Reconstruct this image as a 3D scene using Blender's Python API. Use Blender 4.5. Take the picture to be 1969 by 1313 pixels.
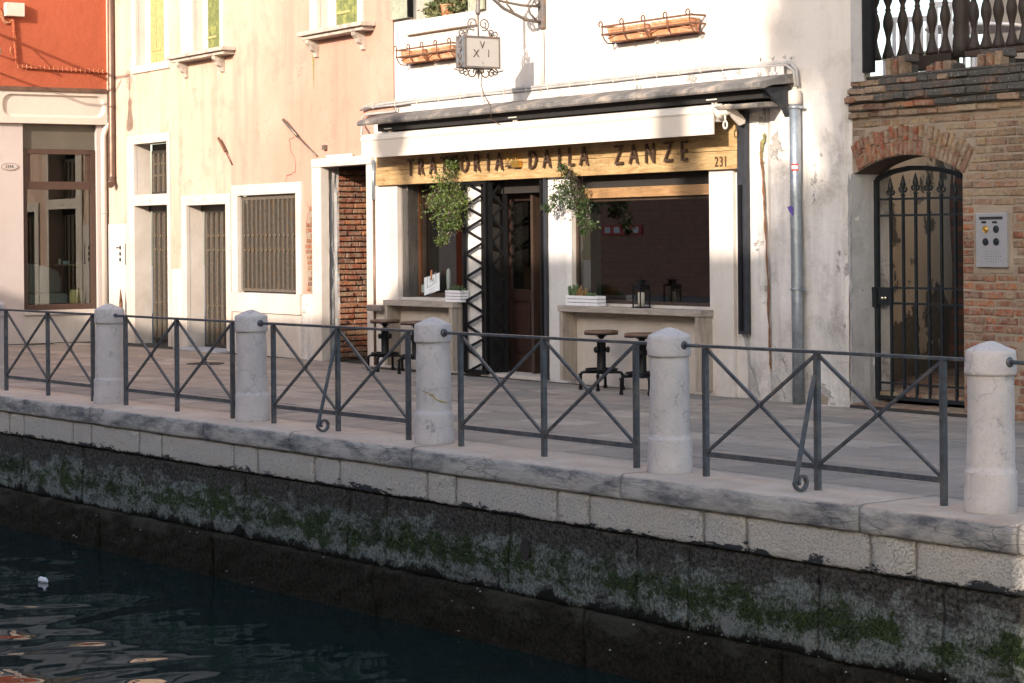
import bpy, bmesh, math, random
from mathutils import Vector, Matrix, noise
for o in list(bpy.data.objects): bpy.data.objects.remove(o)
S = bpy.context.scene
COL = S.collection
rnd = random.Random(7)
# ---------------------------------------------------------------- camera
IMW, IMH, FPX, HY = 1969.0, 1313.0, 4100.0, 455.0
YAW, ROLL, CH = math.radians(-52.4214), math.radians(-0.4976), 1.6334
FW = Vector((math.sin(YAW), math.cos(YAW), 0)); RT = Vector((math.cos(YAW), -math.sin(YAW), 0)); UPV = Vector((0, 0, 1))
RR = math.cos(ROLL)*RT + math.sin(ROLL)*UPV; UU = -math.sin(ROLL)*RT + math.cos(ROLL)*UPV
CP = Vector((0, 0, CH))
cd = bpy.data.cameras.new('camera'); cam = bpy.data.objects.new('camera', cd); COL.objects.link(cam)
cd.lens = FPX/IMW*36; cd.sensor_width = 36; cd.shift_y = -(IMH/2-HY)/IMW; cd.clip_end = 600; cd.clip_start = .1
cam.matrix_world = Matrix(((RR.x, UU.x, -FW.x, 0), (RR.y, UU.y, -FW.y, 0), (RR.z, UU.z, -FW.z, CH), (0, 0, 0, 1)))
S.camera = cam
# ---------------------------------------------------------------- light
SUN = Vector((.37, -1.02, .36)).normalized()          # direction towards the sun
ELEV = math.asin(SUN.z); AZ = math.atan2(SUN.x, SUN.y)
w = bpy.data.worlds.new('World'); S.world = w; w.use_nodes = True
wn = w.node_tree; bg = wn.nodes['Background']
sky = wn.nodes.new('ShaderNodeTexSky'); sky.sky_type = 'NISHITA'; sky.sun_disc = False
sky.sun_elevation = ELEV; sky.sun_rotation = AZ; sky.altitude = 5; sky.air_density = 1.0; sky.dust_density = 2.2; sky.ozone_density = 1.2
wn.links.new(sky.outputs[0], bg.inputs[0]); bg.inputs[1].default_value = 0.15
sl = bpy.data.lights.new('sun', 'SUN'); so = bpy.data.objects.new('sun', sl); COL.objects.link(so)
sl.energy = 2.9; sl.angle = math.radians(.53); sl.color = (1.0, .86, .72)
so.rotation_euler = SUN.to_track_quat('Z', 'Y').to_euler(); so.location = (0, -20, 20)
S.view_settings.view_transform = 'Standard'; S.view_settings.look = 'None'; S.view_settings.exposure = 1.42
S.view_settings.gamma = 1; S.view_settings.use_curve_mapping = False
S.render.engine = 'CYCLES'
S.cycles.max_bounces = 8; S.cycles.transparent_max_bounces = 12

# ---------------------------------------------------------------- helpers
def ray(x, y): return FW + RR*((x-IMW/2)/FPX) - UU*((y-HY)/FPX)
def ground(x, y, z=0):
    d = ray(x, y); return CP + d*((z-CH)/d.z)
class Wall:
    """vertical plane; u runs to the right, n points out of the wall"""
    def __init__(s, A, B):
        s.A = Vector((A[0], A[1], 0)); d = Vector((B[0], B[1], 0))-s.A; s.L = d.length; s.u = d.normalized()
        s.n = Vector((s.u.y, -s.u.x, 0))
    def at(s, x, y, off=0):
        d = ray(x, y); t = ((s.A-CP).dot(s.n)+off)/d.dot(s.n); P = CP+d*t; return (P-s.A).dot(s.u), P.z
    def P(s, u, z, off=0): return s.A+s.u*u+s.n*off+Vector((0, 0, z))
    def U(s, x, y=500, off=0): return s.at(x, y, off)[0]
    def Z(s, x, y, off=0): return s.at(x, y, off)[1]
    def fr(s, u=0, z=0, off=0): return (s.P(u, z, off), s.u, s.n, UPV)
ID = (Vector((0, 0, 0)), Vector((1, 0, 0)), Vector((0, 1, 0)), UPV)
def fpt(F, a, b, c): return F[0]+F[1]*a+F[2]*b+F[3]*c
class MB:
    def __init__(s): s.v = []; s.f = []; s.sm = []
    def face(s, pts, smooth=False):
        n = len(s.v); s.v += [Vector(p) for p in pts]; s.f.append(tuple(range(n, n+len(pts)))); s.sm.append(smooth)
    def box(s, F, a0, a1, b0, b1, c0, c1):
        n = len(s.v)
        for c in (c0, c1):
            for (a, b) in ((a0, b0), (a1, b0), (a1, b1), (a0, b1)): s.v.append(fpt(F, a, b, c))
        for q in ((0, 1, 2, 3), (7, 6, 5, 4), (4, 5, 1, 0), (5, 6, 2, 1), (6, 7, 3, 2), (7, 4, 0, 3)):
            s.f.append(tuple(n+i for i in q)); s.sm.append(False)
        return s
    def prism(s, F, poly, b0, b1, ax='b'):
        """poly of (a,c) extruded along b (or along a/c)"""
        def q(p, e):
            if ax == 'b': return fpt(F, p[0], e, p[1])
            if ax == 'a': return fpt(F, e, p[0], p[1])
            return fpt(F, p[0], p[1], e)
        m = len(poly); n = len(s.v)
        s.v += [q(p, b0) for p in poly]+[q(p, b1) for p in poly]
        s.f.append(tuple(range(n, n+m))); s.f.append(tuple(range(n+2*m-1, n+m-1, -1))); s.sm += [False]*2
        for i in range(m):
            j = (i+1) % m; s.f.append((n+j, n+i, n+m+i, n+m+j)); s.sm.append(False)
        return s
    def tube(s, pts, r, seg=8, cap=True, flat=None):
        pts = [Vector(p) for p in pts]; k = len(pts); rs = r if isinstance(r, (list, tuple)) else [r]*k
        n = len(s.v); prev = None
        for i, p in enumerate(pts):
            t = (pts[min(i+1, k-1)]-pts[max(i-1, 0)])
            if t.length < 1e-9: t = Vector((0, 0, 1))
            t.normalize()
            if prev is None:
                a = t.cross(UPV)
                if a.length < .05: a = t.cross(Vector((1, 0, 0)))
                a.normalize()
            else:
                a = (prev-t*prev.dot(t)); a.normalize()
            b = t.cross(a); prev = a
            for j in range(seg):
                th = 2*math.pi*(j+.5)/seg; s.v.append(p+(a*math.cos(th)+b*math.sin(th))*rs[i])
        for i in range(k-1):
            for j in range(seg):
                j2 = (j+1) % seg
                s.f.append((n+i*seg+j, n+i*seg+j2, n+(i+1)*seg+j2, n+(i+1)*seg+j)); s.sm.append(seg > 4)
        if cap:
            s.f.append(tuple(n+j for j in range(seg-1, -1, -1))); s.f.append(tuple(n+(k-1)*seg+j for j in range(seg))); s.sm += [False]*2
        return s
    def lathe(s, F, prof, seg=24, smooth=True):
        """prof of (r,z) about the frame's third axis"""
        n = len(s.v); k = len(prof)
        for (r, z) in prof:
            for j in range(seg):
                th = 2*math.pi*j/seg; s.v.append(fpt(F, r*math.cos(th), r*math.sin(th), z))
        for i in range(k-1):
            for j in range(seg):
                j2 = (j+1) % seg
                s.f.append((n+i*seg+j, n+i*seg+j2, n+(i+1)*seg+j2, n+(i+1)*seg+j)); s.sm.append(smooth)
        s.f.append(tuple(n+j for j in range(seg-1, -1, -1))); s.f.append(tuple(n+(k-1)*seg+j for j in range(seg))); s.sm += [False]*2
        return s
    def mesh(s, name, mat, M=None):
        me = bpy.data.meshes.new(name)
        vs = s.v if M is None else [M @ v for v in s.v]
        me.from_pydata([tuple(v) for v in vs], [], s.f)
        me.polygons.foreach_set('use_smooth', s.sm)
        if mat: me.materials.append(mat)
        me.update()
        return me
    def build(s, name, mat, parent=None, bevel=0, recalc=True, seg=2):
        M = WI[parent.name] if parent is not None else None
        me = s.mesh(name, mat, M)
        if recalc or bevel:
            bm = bmesh.new(); bm.from_mesh(me)
            bmesh.ops.recalc_face_normals(bm, faces=bm.faces)
            if bevel:
                es = [e for e in bm.edges if len(e.link_faces) == 2 and e.calc_face_angle(0) > .6]
                try: bmesh.ops.bevel(bm, geom=es, offset=bevel, segments=seg, affect='EDGES', profile=.6, clamp_overlap=True)
                except Exception: pass
            bm.to_mesh(me); bm.free()
        o = bpy.data.objects.new(name, me); COL.objects.link(o)
        if parent is not None:
            o.parent = parent; WI[o.name] = WI[parent.name]
        else:
            WI[o.name] = Matrix.Identity(4)
        return o
WI = {}                                                # object name -> inverse of its world matrix
def thing(name, label, cat, loc=(0, 0, 0), rotz=0, group=None):
    o = bpy.data.objects.new(name, None); COL.objects.link(o); o.empty_display_size = .1
    o.location = loc; o.rotation_euler = (0, 0, rotz); o['label'] = label; o['category'] = cat
    if group: o['group'] = group
    WI[o.name] = (Matrix.Translation(Vector(loc)) @ Matrix.Rotation(rotz, 4, 'Z')).inverted()
    return o
def tag(o, label=None, cat=None, group=None, kind=None):
    if label: o['label'] = label
    if cat: o['category'] = cat
    if group: o['group'] = group
    if kind: o['kind'] = kind
    return o
def inst(me, name, parent, M):
    o = bpy.data.objects.new(name, me); COL.objects.link(o); o.parent = parent
    L = WI[parent.name] @ M; o.matrix_local = L; WI[o.name] = M.inverted()
    return o
def copy_tree(o, parent=None):
    c = o.copy(); COL.objects.link(c)
    if parent is not None: c.parent = parent
    for ch in list(o.children): copy_tree(ch, c)
    return c
def spiral(F, a0, c0, r, turns, start, b=0, n=14, grow=.25):
    """flat scroll in the frame's a-c plane, starting on radius r and winding in"""
    P = []
    for i in range(n+1):
        t = i/n; th = start+turns*2*math.pi*t; q = r*(1-(1-grow)*t)
        P.append(fpt(F, a0+q*math.cos(th), b, c0+q*math.sin(th)))
    return P

# ---------------------------------------------------------------- materials
class NT:
    def __init__(s, name, rough=.8, metal=0):
        s.m = bpy.data.materials.new(name); s.m.use_nodes = True; s.t = s.m.node_tree; s.p = s.t.nodes['Principled BSDF']
        s.p.inputs['Roughness'].default_value = rough; s.p.inputs['Metallic'].default_value = metal
        s.co = s.t.nodes.new('ShaderNodeNewGeometry')
        s.sep = s.t.nodes.new('ShaderNodeSeparateXYZ'); s.t.links.new(s.co.outputs['Position'], s.sep.inputs[0])
    def n(s, k, **kw):
        x = s.t.nodes.new(k)
        for a, b in kw.items(): setattr(x, a, b)
        return x
    def l(s, a, b): s.t.links.new(a, b)
    def pos(s, scale=(1, 1, 1)):
        m = s.n('ShaderNodeMapping'); m.inputs['Scale'].default_value = scale; s.l(s.co.outputs['Position'], m.inputs[0]); return m.outputs[0]
    def noise(s, scale, det=5, rough=.6, vec=None, dist=0):
        x = s.n('ShaderNodeTexNoise'); x.inputs['Scale'].default_value = scale; x.inputs['Detail'].default_value = det
        x.inputs['Roughness'].default_value = rough; x.inputs['Distortion'].default_value = dist
        s.l(vec if vec is not None else s.co.outputs['Position'], x.inputs['Vector']); return x.outputs[0]
    def vor(s, scale, vec=None, feat='F1', out=0):
        x = s.n('ShaderNodeTexVoronoi'); x.feature = feat; x.inputs['Scale'].default_value = scale
        s.l(vec if vec is not None else s.co.outputs['Position'], x.inputs['Vector']); return x.outputs[out]
    def ramp(s, fac, stops, interp='LINEAR'):
        r = s.n('ShaderNodeValToRGB'); r.color_ramp.interpolation = interp; e = r.color_ramp.elements
        while len(e) < len(stops): e.new(.5)
        for i, (p, c) in enumerate(stops):
            e[i].position = p; e[i].color = (c, c, c, 1) if isinstance(c, (int, float)) else (*c, 1)
        s.l(fac, r.inputs[0]); return r.outputs[0]
    def mix(s, fac, a, b, mode='MIX'):
        x = s.n('ShaderNodeMix', data_type='RGBA', blend_type=mode); x.clamp_factor = True
        for sock, v in ((x.inputs[0], fac), (x.inputs[6], a), (x.inputs[7], b)):
            if isinstance(v, (int, float)): sock.default_value = v
            elif isinstance(v, tuple): sock.default_value = (*v, 1)
            else: s.l(v, sock)
        return x.outputs[2]
    def math(s, op, a, b=0, c=None):
        x = s.n('ShaderNodeMath', operation=op)
        for i, v in enumerate((a, b) if c is None else (a, b, c)):
            if isinstance(v, (int, float)): x.inputs[i].default_value = v
            else: s.l(v, x.inputs[i])
        return x.outputs[0]
    def maprange(s, v, a, b, c=0, d=1):
        x = s.n('ShaderNodeMapRange'); s.l(v, x.inputs[0])
        for i, q in enumerate((a, b, c, d)): x.inputs[i+1].default_value = q
        return x.outputs[0]
    def cracks(s, scale, width, mask=.5, mscale=1.5, sq=(1, 1, 1)):
        nz = s.n('ShaderNodeTexNoise'); nz.inputs['Scale'].default_value = scale*2.2; nz.inputs['Detail'].default_value = 6; s.l(s.co.outputs['Position'], nz.inputs['Vector'])
        vm = s.n('ShaderNodeVectorMath', operation='MULTIPLY_ADD'); s.l(nz.outputs['Color'], vm.inputs[0]); vm.inputs[1].default_value = (.5/scale,)*3; s.l(s.pos(sq), vm.inputs[2])
        d = s.vor(scale, vm.outputs[0], 'DISTANCE_TO_EDGE'); ln = s.ramp(d, [(0., 1.), (width, 0.)]); mk = s.ramp(s.noise(mscale, 4, .6), [(mask, 0.), (mask+.06, 1.)])
        return s.math('MULTIPLY', ln, mk)
    def rand(s): return s.n('ShaderNodeObjectInfo').outputs['Random']
    def bump(s, h, strength=.3, dist=.01, prev=None):
        b = s.n('ShaderNodeBump'); b.inputs['Strength'].default_value = strength; b.inputs['Distance'].default_value = dist
        s.l(h, b.inputs['Height'])
        if prev is not None: s.l(prev, b.inputs['Normal'])
        s.l(b.outputs[0], s.p.inputs['Normal']); return b.outputs[0]
    def col(s, c):
        if isinstance(c, tuple): s.p.inputs['Base Color'].default_value = (*c, 1)
        else: s.l(c, s.p.inputs['Base Color'])
        return s
    def rough(s, v): s.l(v, s.p.inputs['Roughness'])
MAT = {}
def plaster(name, base, tint, dirt, big=.7, bump=.35, dirtamt=.5, streak=True, spots=True, cut=(.42, .62), grad=None, peel=None):
    t = NT(name, .92)
    a = t.ramp(t.noise(big, 6, .62), [(.35, 0.), (.68, 1.)])
    if grad: a = t.math('ADD', t.math('MULTIPLY', a, .55), t.maprange(t.sep.outputs[0], grad[0], grad[1], .75, -.2))
    c = t.mix(a, base, tint)
    if streak:
        st = t.ramp(t.noise(1.0, 6, .6, t.pos((3.2, 3.2, .35))), [(cut[0]+.08, 0.), (cut[1]+.1, 1.)])
        c = t.mix(t.math('MULTIPLY', st, dirtamt*.6), c, dirt)
    bl = t.ramp(t.noise(2.3, 8, .7), [(cut[0]+.1, 0.), (cut[1]+.12, 1.)])
    c = t.mix(t.math('MULTIPLY', bl, dirtamt*.7), c, dirt)
    dm = t.math('MULTIPLY', t.maprange(t.sep.outputs[2], 1.0, .05, 0, 1), t.ramp(t.noise(3.1, 8, .75, t.pos((1, 1, .6))), [(.36, 0.), (.60, 1.)]))
    c = t.mix(t.math('MULTIPLY', dm, .75*min(1, dirtamt+.3)), c, dirt)
    if peel:
        pk = t.noise(peel[0], 9, .72, dist=.5); pm = t.ramp(pk, [(peel[1], 0.), (peel[1]+.012, 1.)])
        c = t.mix(pm, c, t.mix(t.ramp(t.noise(30, 6, .7), [(.35, 0.), (.65, 1.)]), peel[2], tuple(q*1.5 for q in peel[2])))
    if peel:
        ck = s_cr = t.cracks(2.2, .006, .52, 1.1); c = t.mix(t.math('MULTIPLY', ck, .7), c, tuple(q*.6 for q in dirt))
    if spots:
        sp = t.ramp(t.noise(38, 3, .6), [(.66, 0.), (.74, 1.)])
        c = t.mix(t.math('MULTIPLY', sp, .35), c, dirt)
    t.col(c)
    h = t.math('ADD', t.math('MULTIPLY', t.noise(55, 6, .7), .5), t.math('MULTIPLY', t.noise(5, 5, .6), 2.2))
    if peel: h = t.math('SUBTRACT', h, t.math('MULTIPLY', pm, .8))
    t.bump(h, bump, .012)
    MAT[name] = t.m; return t
def simple(name, col, rough=.6, metal=0, var=.25, scale=20, bump=.15, dist=.003, var2=None):
    t = NT(name, rough, metal)
    f = t.ramp(t.noise(scale, 5, .65), [(.3, 0.), (.7, 1.)])
    dark = tuple(x*(1-var) for x in col)
    c = t.mix(f, dark, tuple(min(1, x*(1+var*.6)) for x in col))
    if var2:
        g = t.ramp(t.noise(scale*.35, 6, .7), [(.5, 0.), (.66, 1.)]); c = t.mix(g, c, var2)
    t.col(c); t.bump(t.noise(scale*3, 5, .6), bump, dist); MAT[name] = t.m; return t
# plasters
plaster('pink_plaster', (.44, .245, .185), (.55, .41, .32), (.28, .17, .135), big=.55, dirtamt=.9, peel=(.9, .64, (.30, .20, .16)), grad=(-29.5, -24.5))
plaster('white_plaster', (.60, .555, .515), (.50, .45, .41), (.36, .31, .27), big=.8, dirtamt=.8)
plaster('rough_white_plaster', (.62, .59, .57), (.55, .51, .47), (.22, .20, .18), big=.9, bump=.9, dirtamt=1.15, peel=(1.3, .585, (.26, .24, .22)))
plaster('red_plaster', (.34, .078, .034), (.31, .070, .030), (.24, .06, .03), big=1.2, bump=.6, dirtamt=.3, streak=False, spots=False)
plaster('shop_plaster', (.46, .40, .375), (.42, .36, .335), (.45, .38, .34), big=1.2, bump=.15, dirtamt=.25, spots=False)
plaster('istrian_stone', (.55, .50, .45), (.47, .41, .355), (.36, .31, .27), big=2.2, bump=.2, dirtamt=.5)
plaster('grey_plaster', (.40, .39, .38), (.33, .32, .31), (.17, .15, .14), big=1.6, bump=.7, dirtamt=.7)
plaster('column_plaster', (.60, .58, .56), (.56, .54, .52), (.38, .35, .33), big=2, bump=.9, dirtamt=.4)
plaster('far_plaster', (.52, .46, .38), (.50, .41, .32), (.40, .32, .26), big=1, bump=.2)
# peeling corridor wall
t = NT('peeling_plaster', .95)
f = t.noise(1.7, 7, .66, dist=.4); low = t.maprange(t.sep.outputs[2], .2, 1.3, .16, 0)
pf = t.ramp(t.math('ADD', f, low), [(.56, 0.), (.585, 1.)])
c = t.mix(t.ramp(t.noise(3, 5, .6), [(.3, 0.), (.7, 1.)]), (.82, .62, .39), (.72, .53, .33))
u = t.mix(t.ramp(t.noise(22, 5, .7), [(.35, 0.), (.65, 1.)]), (.13, .095, .06), (.24, .19, .13))
t.col(t.mix(pf, c, u)); t.bump(t.math('SUBTRACT', t.math('MULTIPLY', t.noise(40, 5, .7), .4), pf), .8, .01); MAT['peeling_plaster'] = t.m
# stone for bollards
t = NT('bollard_stone', .85)
c = t.mix(t.ramp(t.noise(3.5, 6, .65), [(.3, 0.), (.7, 1.)]), (.41, .375, .365), (.52, .475, .455))
v = t.cracks(6.5, .022, .50, 3.2)
c = t.mix(t.math('MULTIPLY', v, .6), c, (.20, .19, .19))
c = t.mix(t.math('MULTIPLY', t.ramp(t.noise(55, 6, .75), [(.54, 0.), (.66, 1.)]), .45), c, (.28, .26, .25))
v2 = t.ramp(t.noise(6, 12, .86), [(.555, 0.), (.63, 1.)]); c = t.mix(t.math('MULTIPLY', v2, .75), c, (.13, .13, .14))
t.col(c); t.bump(t.math('ADD', t.noise(70, 6, .7), t.math('MULTIPLY', v, -.6)), .5, .006); MAT['bollard_stone'] = t.m
# kerb
t = NT('kerb_stone', .88)
geo = t.co.outputs['Normal']; ns = t.n('ShaderNodeSeparateXYZ'); t.l(geo, ns.inputs[0])
top = t.ramp(ns.outputs[2], [(.45, 0.), (.9, 1.)])
ct = t.mix(t.ramp(t.noise(2.6, 7, .65), [(.35, 0.), (.65, 1.)]), (.60, .46, .36), (.68, .58, .50))
ct = t.mix(t.math('MULTIPLY', t.ramp(t.noise(30, 6, .7), [(.56, 0.), (.7, 1.)]), .5), ct, (.30, .24, .20))
cf = t.mix(t.ramp(t.noise(1.8, 8, .7, t.pos((1, 1, 3))), [(.44, 0.), (.62, 1.)]), (.54, .505, .47), (.13, .135, .15))
cr = t.noise(5, 10, .75, t.pos((1.1, 1, 5.5)), dist=1.0)
crk = t.cracks(7.0, .05, .50, 1.6, (.7, 1, 2.6))
cf = t.mix(t.math('MULTIPLY', crk, .5), cf, (.07, .07, .065))
cf = t.mix(t.math('MULTIPLY', t.ramp(t.noise(90, 3, .6), [(.62, 0.), (.7, 1.)]), .5), cf, (.55, .53, .5))
t.col(t.mix(top, cf, ct))
hh = t.math('ADD', t.noise(45, 7, .75), t.math('MULTIPLY', t.noise(11, 8, .8, t.pos((.8, 1, 3.0)), dist=.8), 2.6)); t.bump(t.math('SUBTRACT', hh, t.math('MULTIPLY', crk, 1.0)), .9, .016); MAT['kerb_stone'] = t.m
# white band
t = NT('band_stone', .9)
z = t.sep.outputs[2]
c = t.mix(t.ramp(t.noise(2.0, 6, .6), [(.35, 0.), (.65, 1.)]), (.66, .62, .58), (.73, .66, .575))
pit = t.ramp(t.noise(62, 7, .75, t.pos((1, 1, 1.2))), [(.50, 0.), (.62, 1.)])
c = t.mix(t.math('MULTIPLY', pit, .45), c, (.20, .19, .19))
edge = t.math('ADD', t.maprange(z, -.41, -.28, .62, .0), t.math('MULTIPLY', t.math('SUBTRACT', t.noise(9, 8, .75, t.pos((.35, 1, 1))), .5), 1.8))
c = t.mix(t.ramp(edge, [(.46, 0.), (.52, 1.)]), c, (.035, .037, .045))
c = t.mix(t.math('MULTIPLY', t.ramp(t.noise(60, 2, .5), [(.68, 0.), (.72, 1.)]), .6), c, (.1, .1, .1))
t.col(c); t.bump(t.math('SUBTRACT', t.math('MULTIPLY', t.noise(17, 7, .78), 2.6), t.math('MULTIPLY', pit, .8)), 1.0, .016); MAT['band_stone'] = t.m
# dark tidal wall
def tide(name, lower):
    t = NT(name, .7)
    z = t.sep.outputs[2]
    c = t.mix(t.ramp(t.noise(34, 10, .82), [(.42, 0.), (.66, 1.)]), (.014, .0135, .013), (.17, .155, .14))
    if not lower:
        a = t.math('ADD', t.maprange(z, -.44, -.72, -.08, .115), t.noise(2.3, 12, .80, t.pos((1, 1, 1.9)), dist=.5))
        g1 = t.math('MULTIPLY', t.ramp(a, [(.505, 0.), (.575, 1.)]), .92)
        pale = t.mix(t.ramp(t.noise(40, 9, .8), [(.42, 0.), (.56, 1.)]), (.075, .085, .078), (.30, .325, .305))
        c = t.mix(g1, c, pale)
        # pale scraped patches
        a3 = t.math('ADD', t.noise(1.4, 6, .62, t.pos((1, 1, 1.6))), t.maprange(z, -.7, -.98, -.14, .06))
        c = t.mix(t.ramp(a3, [(.56, 0.), (.60, .9)]), c, t.mix(t.noise(20, 6, .7), (.15, .155, .15), (.33, .34, .33)))
        gb = t.math('ADD', t.noise(3.2, 12, .84, t.pos((1, 1, 1.5)), dist=.3), t.math('SUBTRACT', .09, t.math('MULTIPLY', t.math('ABSOLUTE', t.math('ADD', z, .76)), .55)))
        gcol = t.mix(t.ramp(t.noise(60, 4, .6), [(.4, 0.), (.6, 1.)]), (.006, .016, .005), (.055, .080, .022))
        c = t.mix(t.ramp(gb, [(.53, 0.), (.575, .97)]), c, gcol)
        bot = t.math('ADD', t.maprange(z, -1.0, -.78, .72, -.02), t.math('MULTIPLY', t.math('SUBTRACT', t.noise(3.5, 10, .78, t.pos((1, 1, .8))), .5), 1.7))
        c = t.mix(t.ramp(bot, [(.44, 0.), (.56, 1.)]), c, (.016, .015, .012))
    else:
        c = t.mix(t.ramp(t.noise(30, 8, .78), [(.38, 0.), (.7, 1.)]), (.004, .0035, .0025), (.060, .048, .030))
        a = t.math('ADD', t.noise(1.3, 7, .68, t.pos((1, 1, 2.2))), t.maprange(z, -1.0, -1.3, .03, -.16))
        c = t.mix(t.math('MULTIPLY', t.ramp(a, [(.53, 0.), (.62, 1.)]), .8), c, (.062, .058, .042))
    sp = t.ramp(t.vor(46), [(.045, 1.), (.075, 0.)]); keep = t.ramp(t.noise(2.6, 5, .7), [(.53, 0.), (.6, 1.)])
    c = t.mix(t.math('MULTIPLY', sp, keep), c, (.42, .42, .40))
    t.col(c)
    t.p.inputs['Roughness'].default_value = .75; t.p.inputs['Specular IOR Level'].default_value = .12
    t.bump(t.math('ADD', t.noise(34, 9, .8), t.math('MULTIPLY', t.noise(9, 6, .75), 1.5)), 1.0, .035); MAT[name] = t.m
tide('tidal_stone', False); tide('lower_tidal_stone', True)
t = NT('algae', .6); r_ = t.rand()
t.col(t.mix(t.ramp(t.noise(14, 4, .6), [(.35, 0.), (.65, 1.)]), (.006, .014, .004), (.032, .048, .014))); MAT['algae'] = t.m
# pavement slabs
t = NT('paving', .8)
r = t.rand()
c = t.ramp(r, [(0, (.205, .185, .160)), (.35, (.265, .228, .192)), (.7, (.305, .248, .198)), (1, (.36, .308, .258))])
c = t.mix(t.math('MULTIPLY', t.ramp(t.noise(2.2, 8, .7), [(.42, 0.), (.62, 1.)]), .45), c, (.11, .10, .095))
c = t.mix(t.math('MULTIPLY', t.ramp(t.noise(50, 4, .6), [(.6, 0.), (.72, 1.)]), .35), c, (.30, .28, .26))
t.col(c); t.bump(t.noise(26, 7, .7), .35, .006); MAT['paving'] = t.m
simple('joint_mortar', (.028, .025, .022), .95)
# bricks
def brickmat(name, cols):
    t = NT(name, .93); r = t.rand()
    k = len(cols)-1; c = t.ramp(r, [(i/k, cc) for i, cc in enumerate(cols)])
    c = t.mix(t.math('MULTIPLY', t.ramp(t.noise(14, 7, .72), [(.42, 0.), (.62, 1.)]), .75), c, (.34, .28, .21))
    c = t.mix(t.math('MULTIPLY', t.ramp(t.noise(30, 6, .7), [(.50, 0.), (.66, 1.)]), .6), c, (.06, .04, .028))
    c = t.mix(t.math('MULTIPLY', t.ramp(t.noise(2.4, 8, .75), [(.52, 0.), (.64, 1.)]), .6), c, (.09, .065, .045))
    t.col(c); t.bump(t.math('ADD', t.noise(90, 6, .75), t.math('MULTIPLY', t.noise(24, 6, .75), 1.8)), 1.0, .014); MAT[name] = t.m
brickmat('red_brick', [(.34, .095, .038), (.24, .062, .030), (.41, .145, .055), (.17, .055, .032), (.34, .16, .075)])
brickmat('buff_brick', [(.32, .205, .11), (.26, .145, .08), (.37, .265, .15), (.27, .115, .055), (.32, .21, .135), (.29, .185, .095)])
brickmat('mixed_brick', [(.30, .19, .115), (.25, .10, .055), (.33, .23, .15), (.20, .075, .045), (.34, .25, .15), (.28, .13, .08)])
t = NT('weathered_brick', .95)
c = t.mix(t.ramp(t.noise(5, 8, .75), [(.52, 0.), (.66, 1.)]), (.062, .058, .052), (.17, .10, .065))
c = t.mix(t.math('MULTIPLY', t.ramp(t.noise(45, 5, .7), [(.60, 0.), (.66, 1.)]), .8), c, (.38, .38, .36))
t.col(c); t.bump(t.noise(60, 7, .75), 1.0, .012); MAT['weathered_brick'] = t.m
plaster('brick_mortar', (.30, .245, .185), (.22, .17, .125), (.12, .10, .085), big=3, bump=.9, dirtamt=.6)
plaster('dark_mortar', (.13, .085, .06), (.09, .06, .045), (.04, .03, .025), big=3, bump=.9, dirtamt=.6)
# metals, wood, cloth
simple('rail_iron', (.085, .093, .108), .5, .5, .4, 18, .3, .002, var2=(.14, .13, .12))
simple('black_iron', (.007, .007, .008), .5, .2, .3, 22, .2, .002).p.inputs['Specular IOR Level'].default_value = .25
simple('gate_iron', (.020, .024, .028), .5, .3, .35, 20, .25, .002).p.inputs['Specular IOR Level'].default_value = .3
simple('dark_post', (.035, .039, .048), .5, .3, .3, 12, .2, .002)
simple('grille_metal', (.17, .15, .125), .5, .5, .35, 26, .2, .002, var2=(.19, .13, .085))
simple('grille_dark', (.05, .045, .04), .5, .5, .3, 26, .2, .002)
simple('rust_metal', (.16, .075, .042), .85, .2, .45, 40, .5, .003)
simple('rust_stain', (.20, .095, .045), .95, 0, .6, 30, .5, .003, var2=(.09, .045, .025))
simple('moss_stain', (.20, .19, .07), .95, 0, .4, 25, .3, .003)
simple('grey_patch', (.30, .29, .285), .95, 0, .3, 18, .6, .004)
simple('sign_iron', (.17, .155, .15), .6, .4, .3, 30, .3, .002, var2=(.24, .15, .10))
simple('galvanised', (.30, .335, .37), .42, .65, .25, 9, .12, .002, var2=(.42, .44, .45))
simple('copper_pipe', (.155, .10, .075), .45, .55, .3, 8, .1, .002)
simple('cream_paint', (.52, .46, .40), .6, 0, .06, 10, .05, .001)
simple('awning_white', (.60, .55, .49), .55, 0, .03, 6, .05, .001)
simple('awning_cloth', (.54, .485, .42), .8, 0, .03, 6, .08, .001)
simple('sign_face', (.40, .375, .35), .55, 0, .03, 6, .03, .001)
simple('letter_dark', (.075, .042, .026), .6, .3, .35, 30, .3, .002)
simple('ink', (.05, .045, .04), .7)
simple('brass', (.60, .36, .08), .3, .9, .1)
simple('chrome', (.70, .62, .46), .18, 1.0, .1)
simple('intercom_steel', (.45, .455, .47), .38, .6, .12, 60, .08, .001)
simple('terracotta', (.50, .21, .10), .9, 0, .35, 26, .5, .004, var2=(.60, .40, .28))
simple('white_paint_wood', (.72, .70, .71), .6, 0, .1, 12, .1, .001)
simple('candle_wax', (.80, .74, .60), .5, 0, .04)
simple('white_paper', (.74, .78, .80), .8, 0, .03)
simple('pale_green_paint', (.30, .38, .36), .7, 0, .1)
simple('shop_brown', (.060, .033, .024), .4, 0, .2, 9, .06, .001)
simple('panel_olive', (.092, .082, .062), .5, 0, .15, 3, .05, .001)
simple('sofa_cloth', (.50, .50, .46), .9, 0, .1, 40, .2, .001)
simple('straw', (.42, .32, .16), .9, 0, .5, 60, 1.0, .004)
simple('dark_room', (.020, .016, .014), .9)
simple('room_wall', (.20, .09, .052), .9)
simple('lamp_grey', (.20, .20, .20), .5, .4)
simple('red_cloth', (.45, .05, .04), .8)
simple('shutter_yellow', (.37, .31, .13), .8, 0, .3, 16, .5, .003, var2=(.30, .27, .12))
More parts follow.
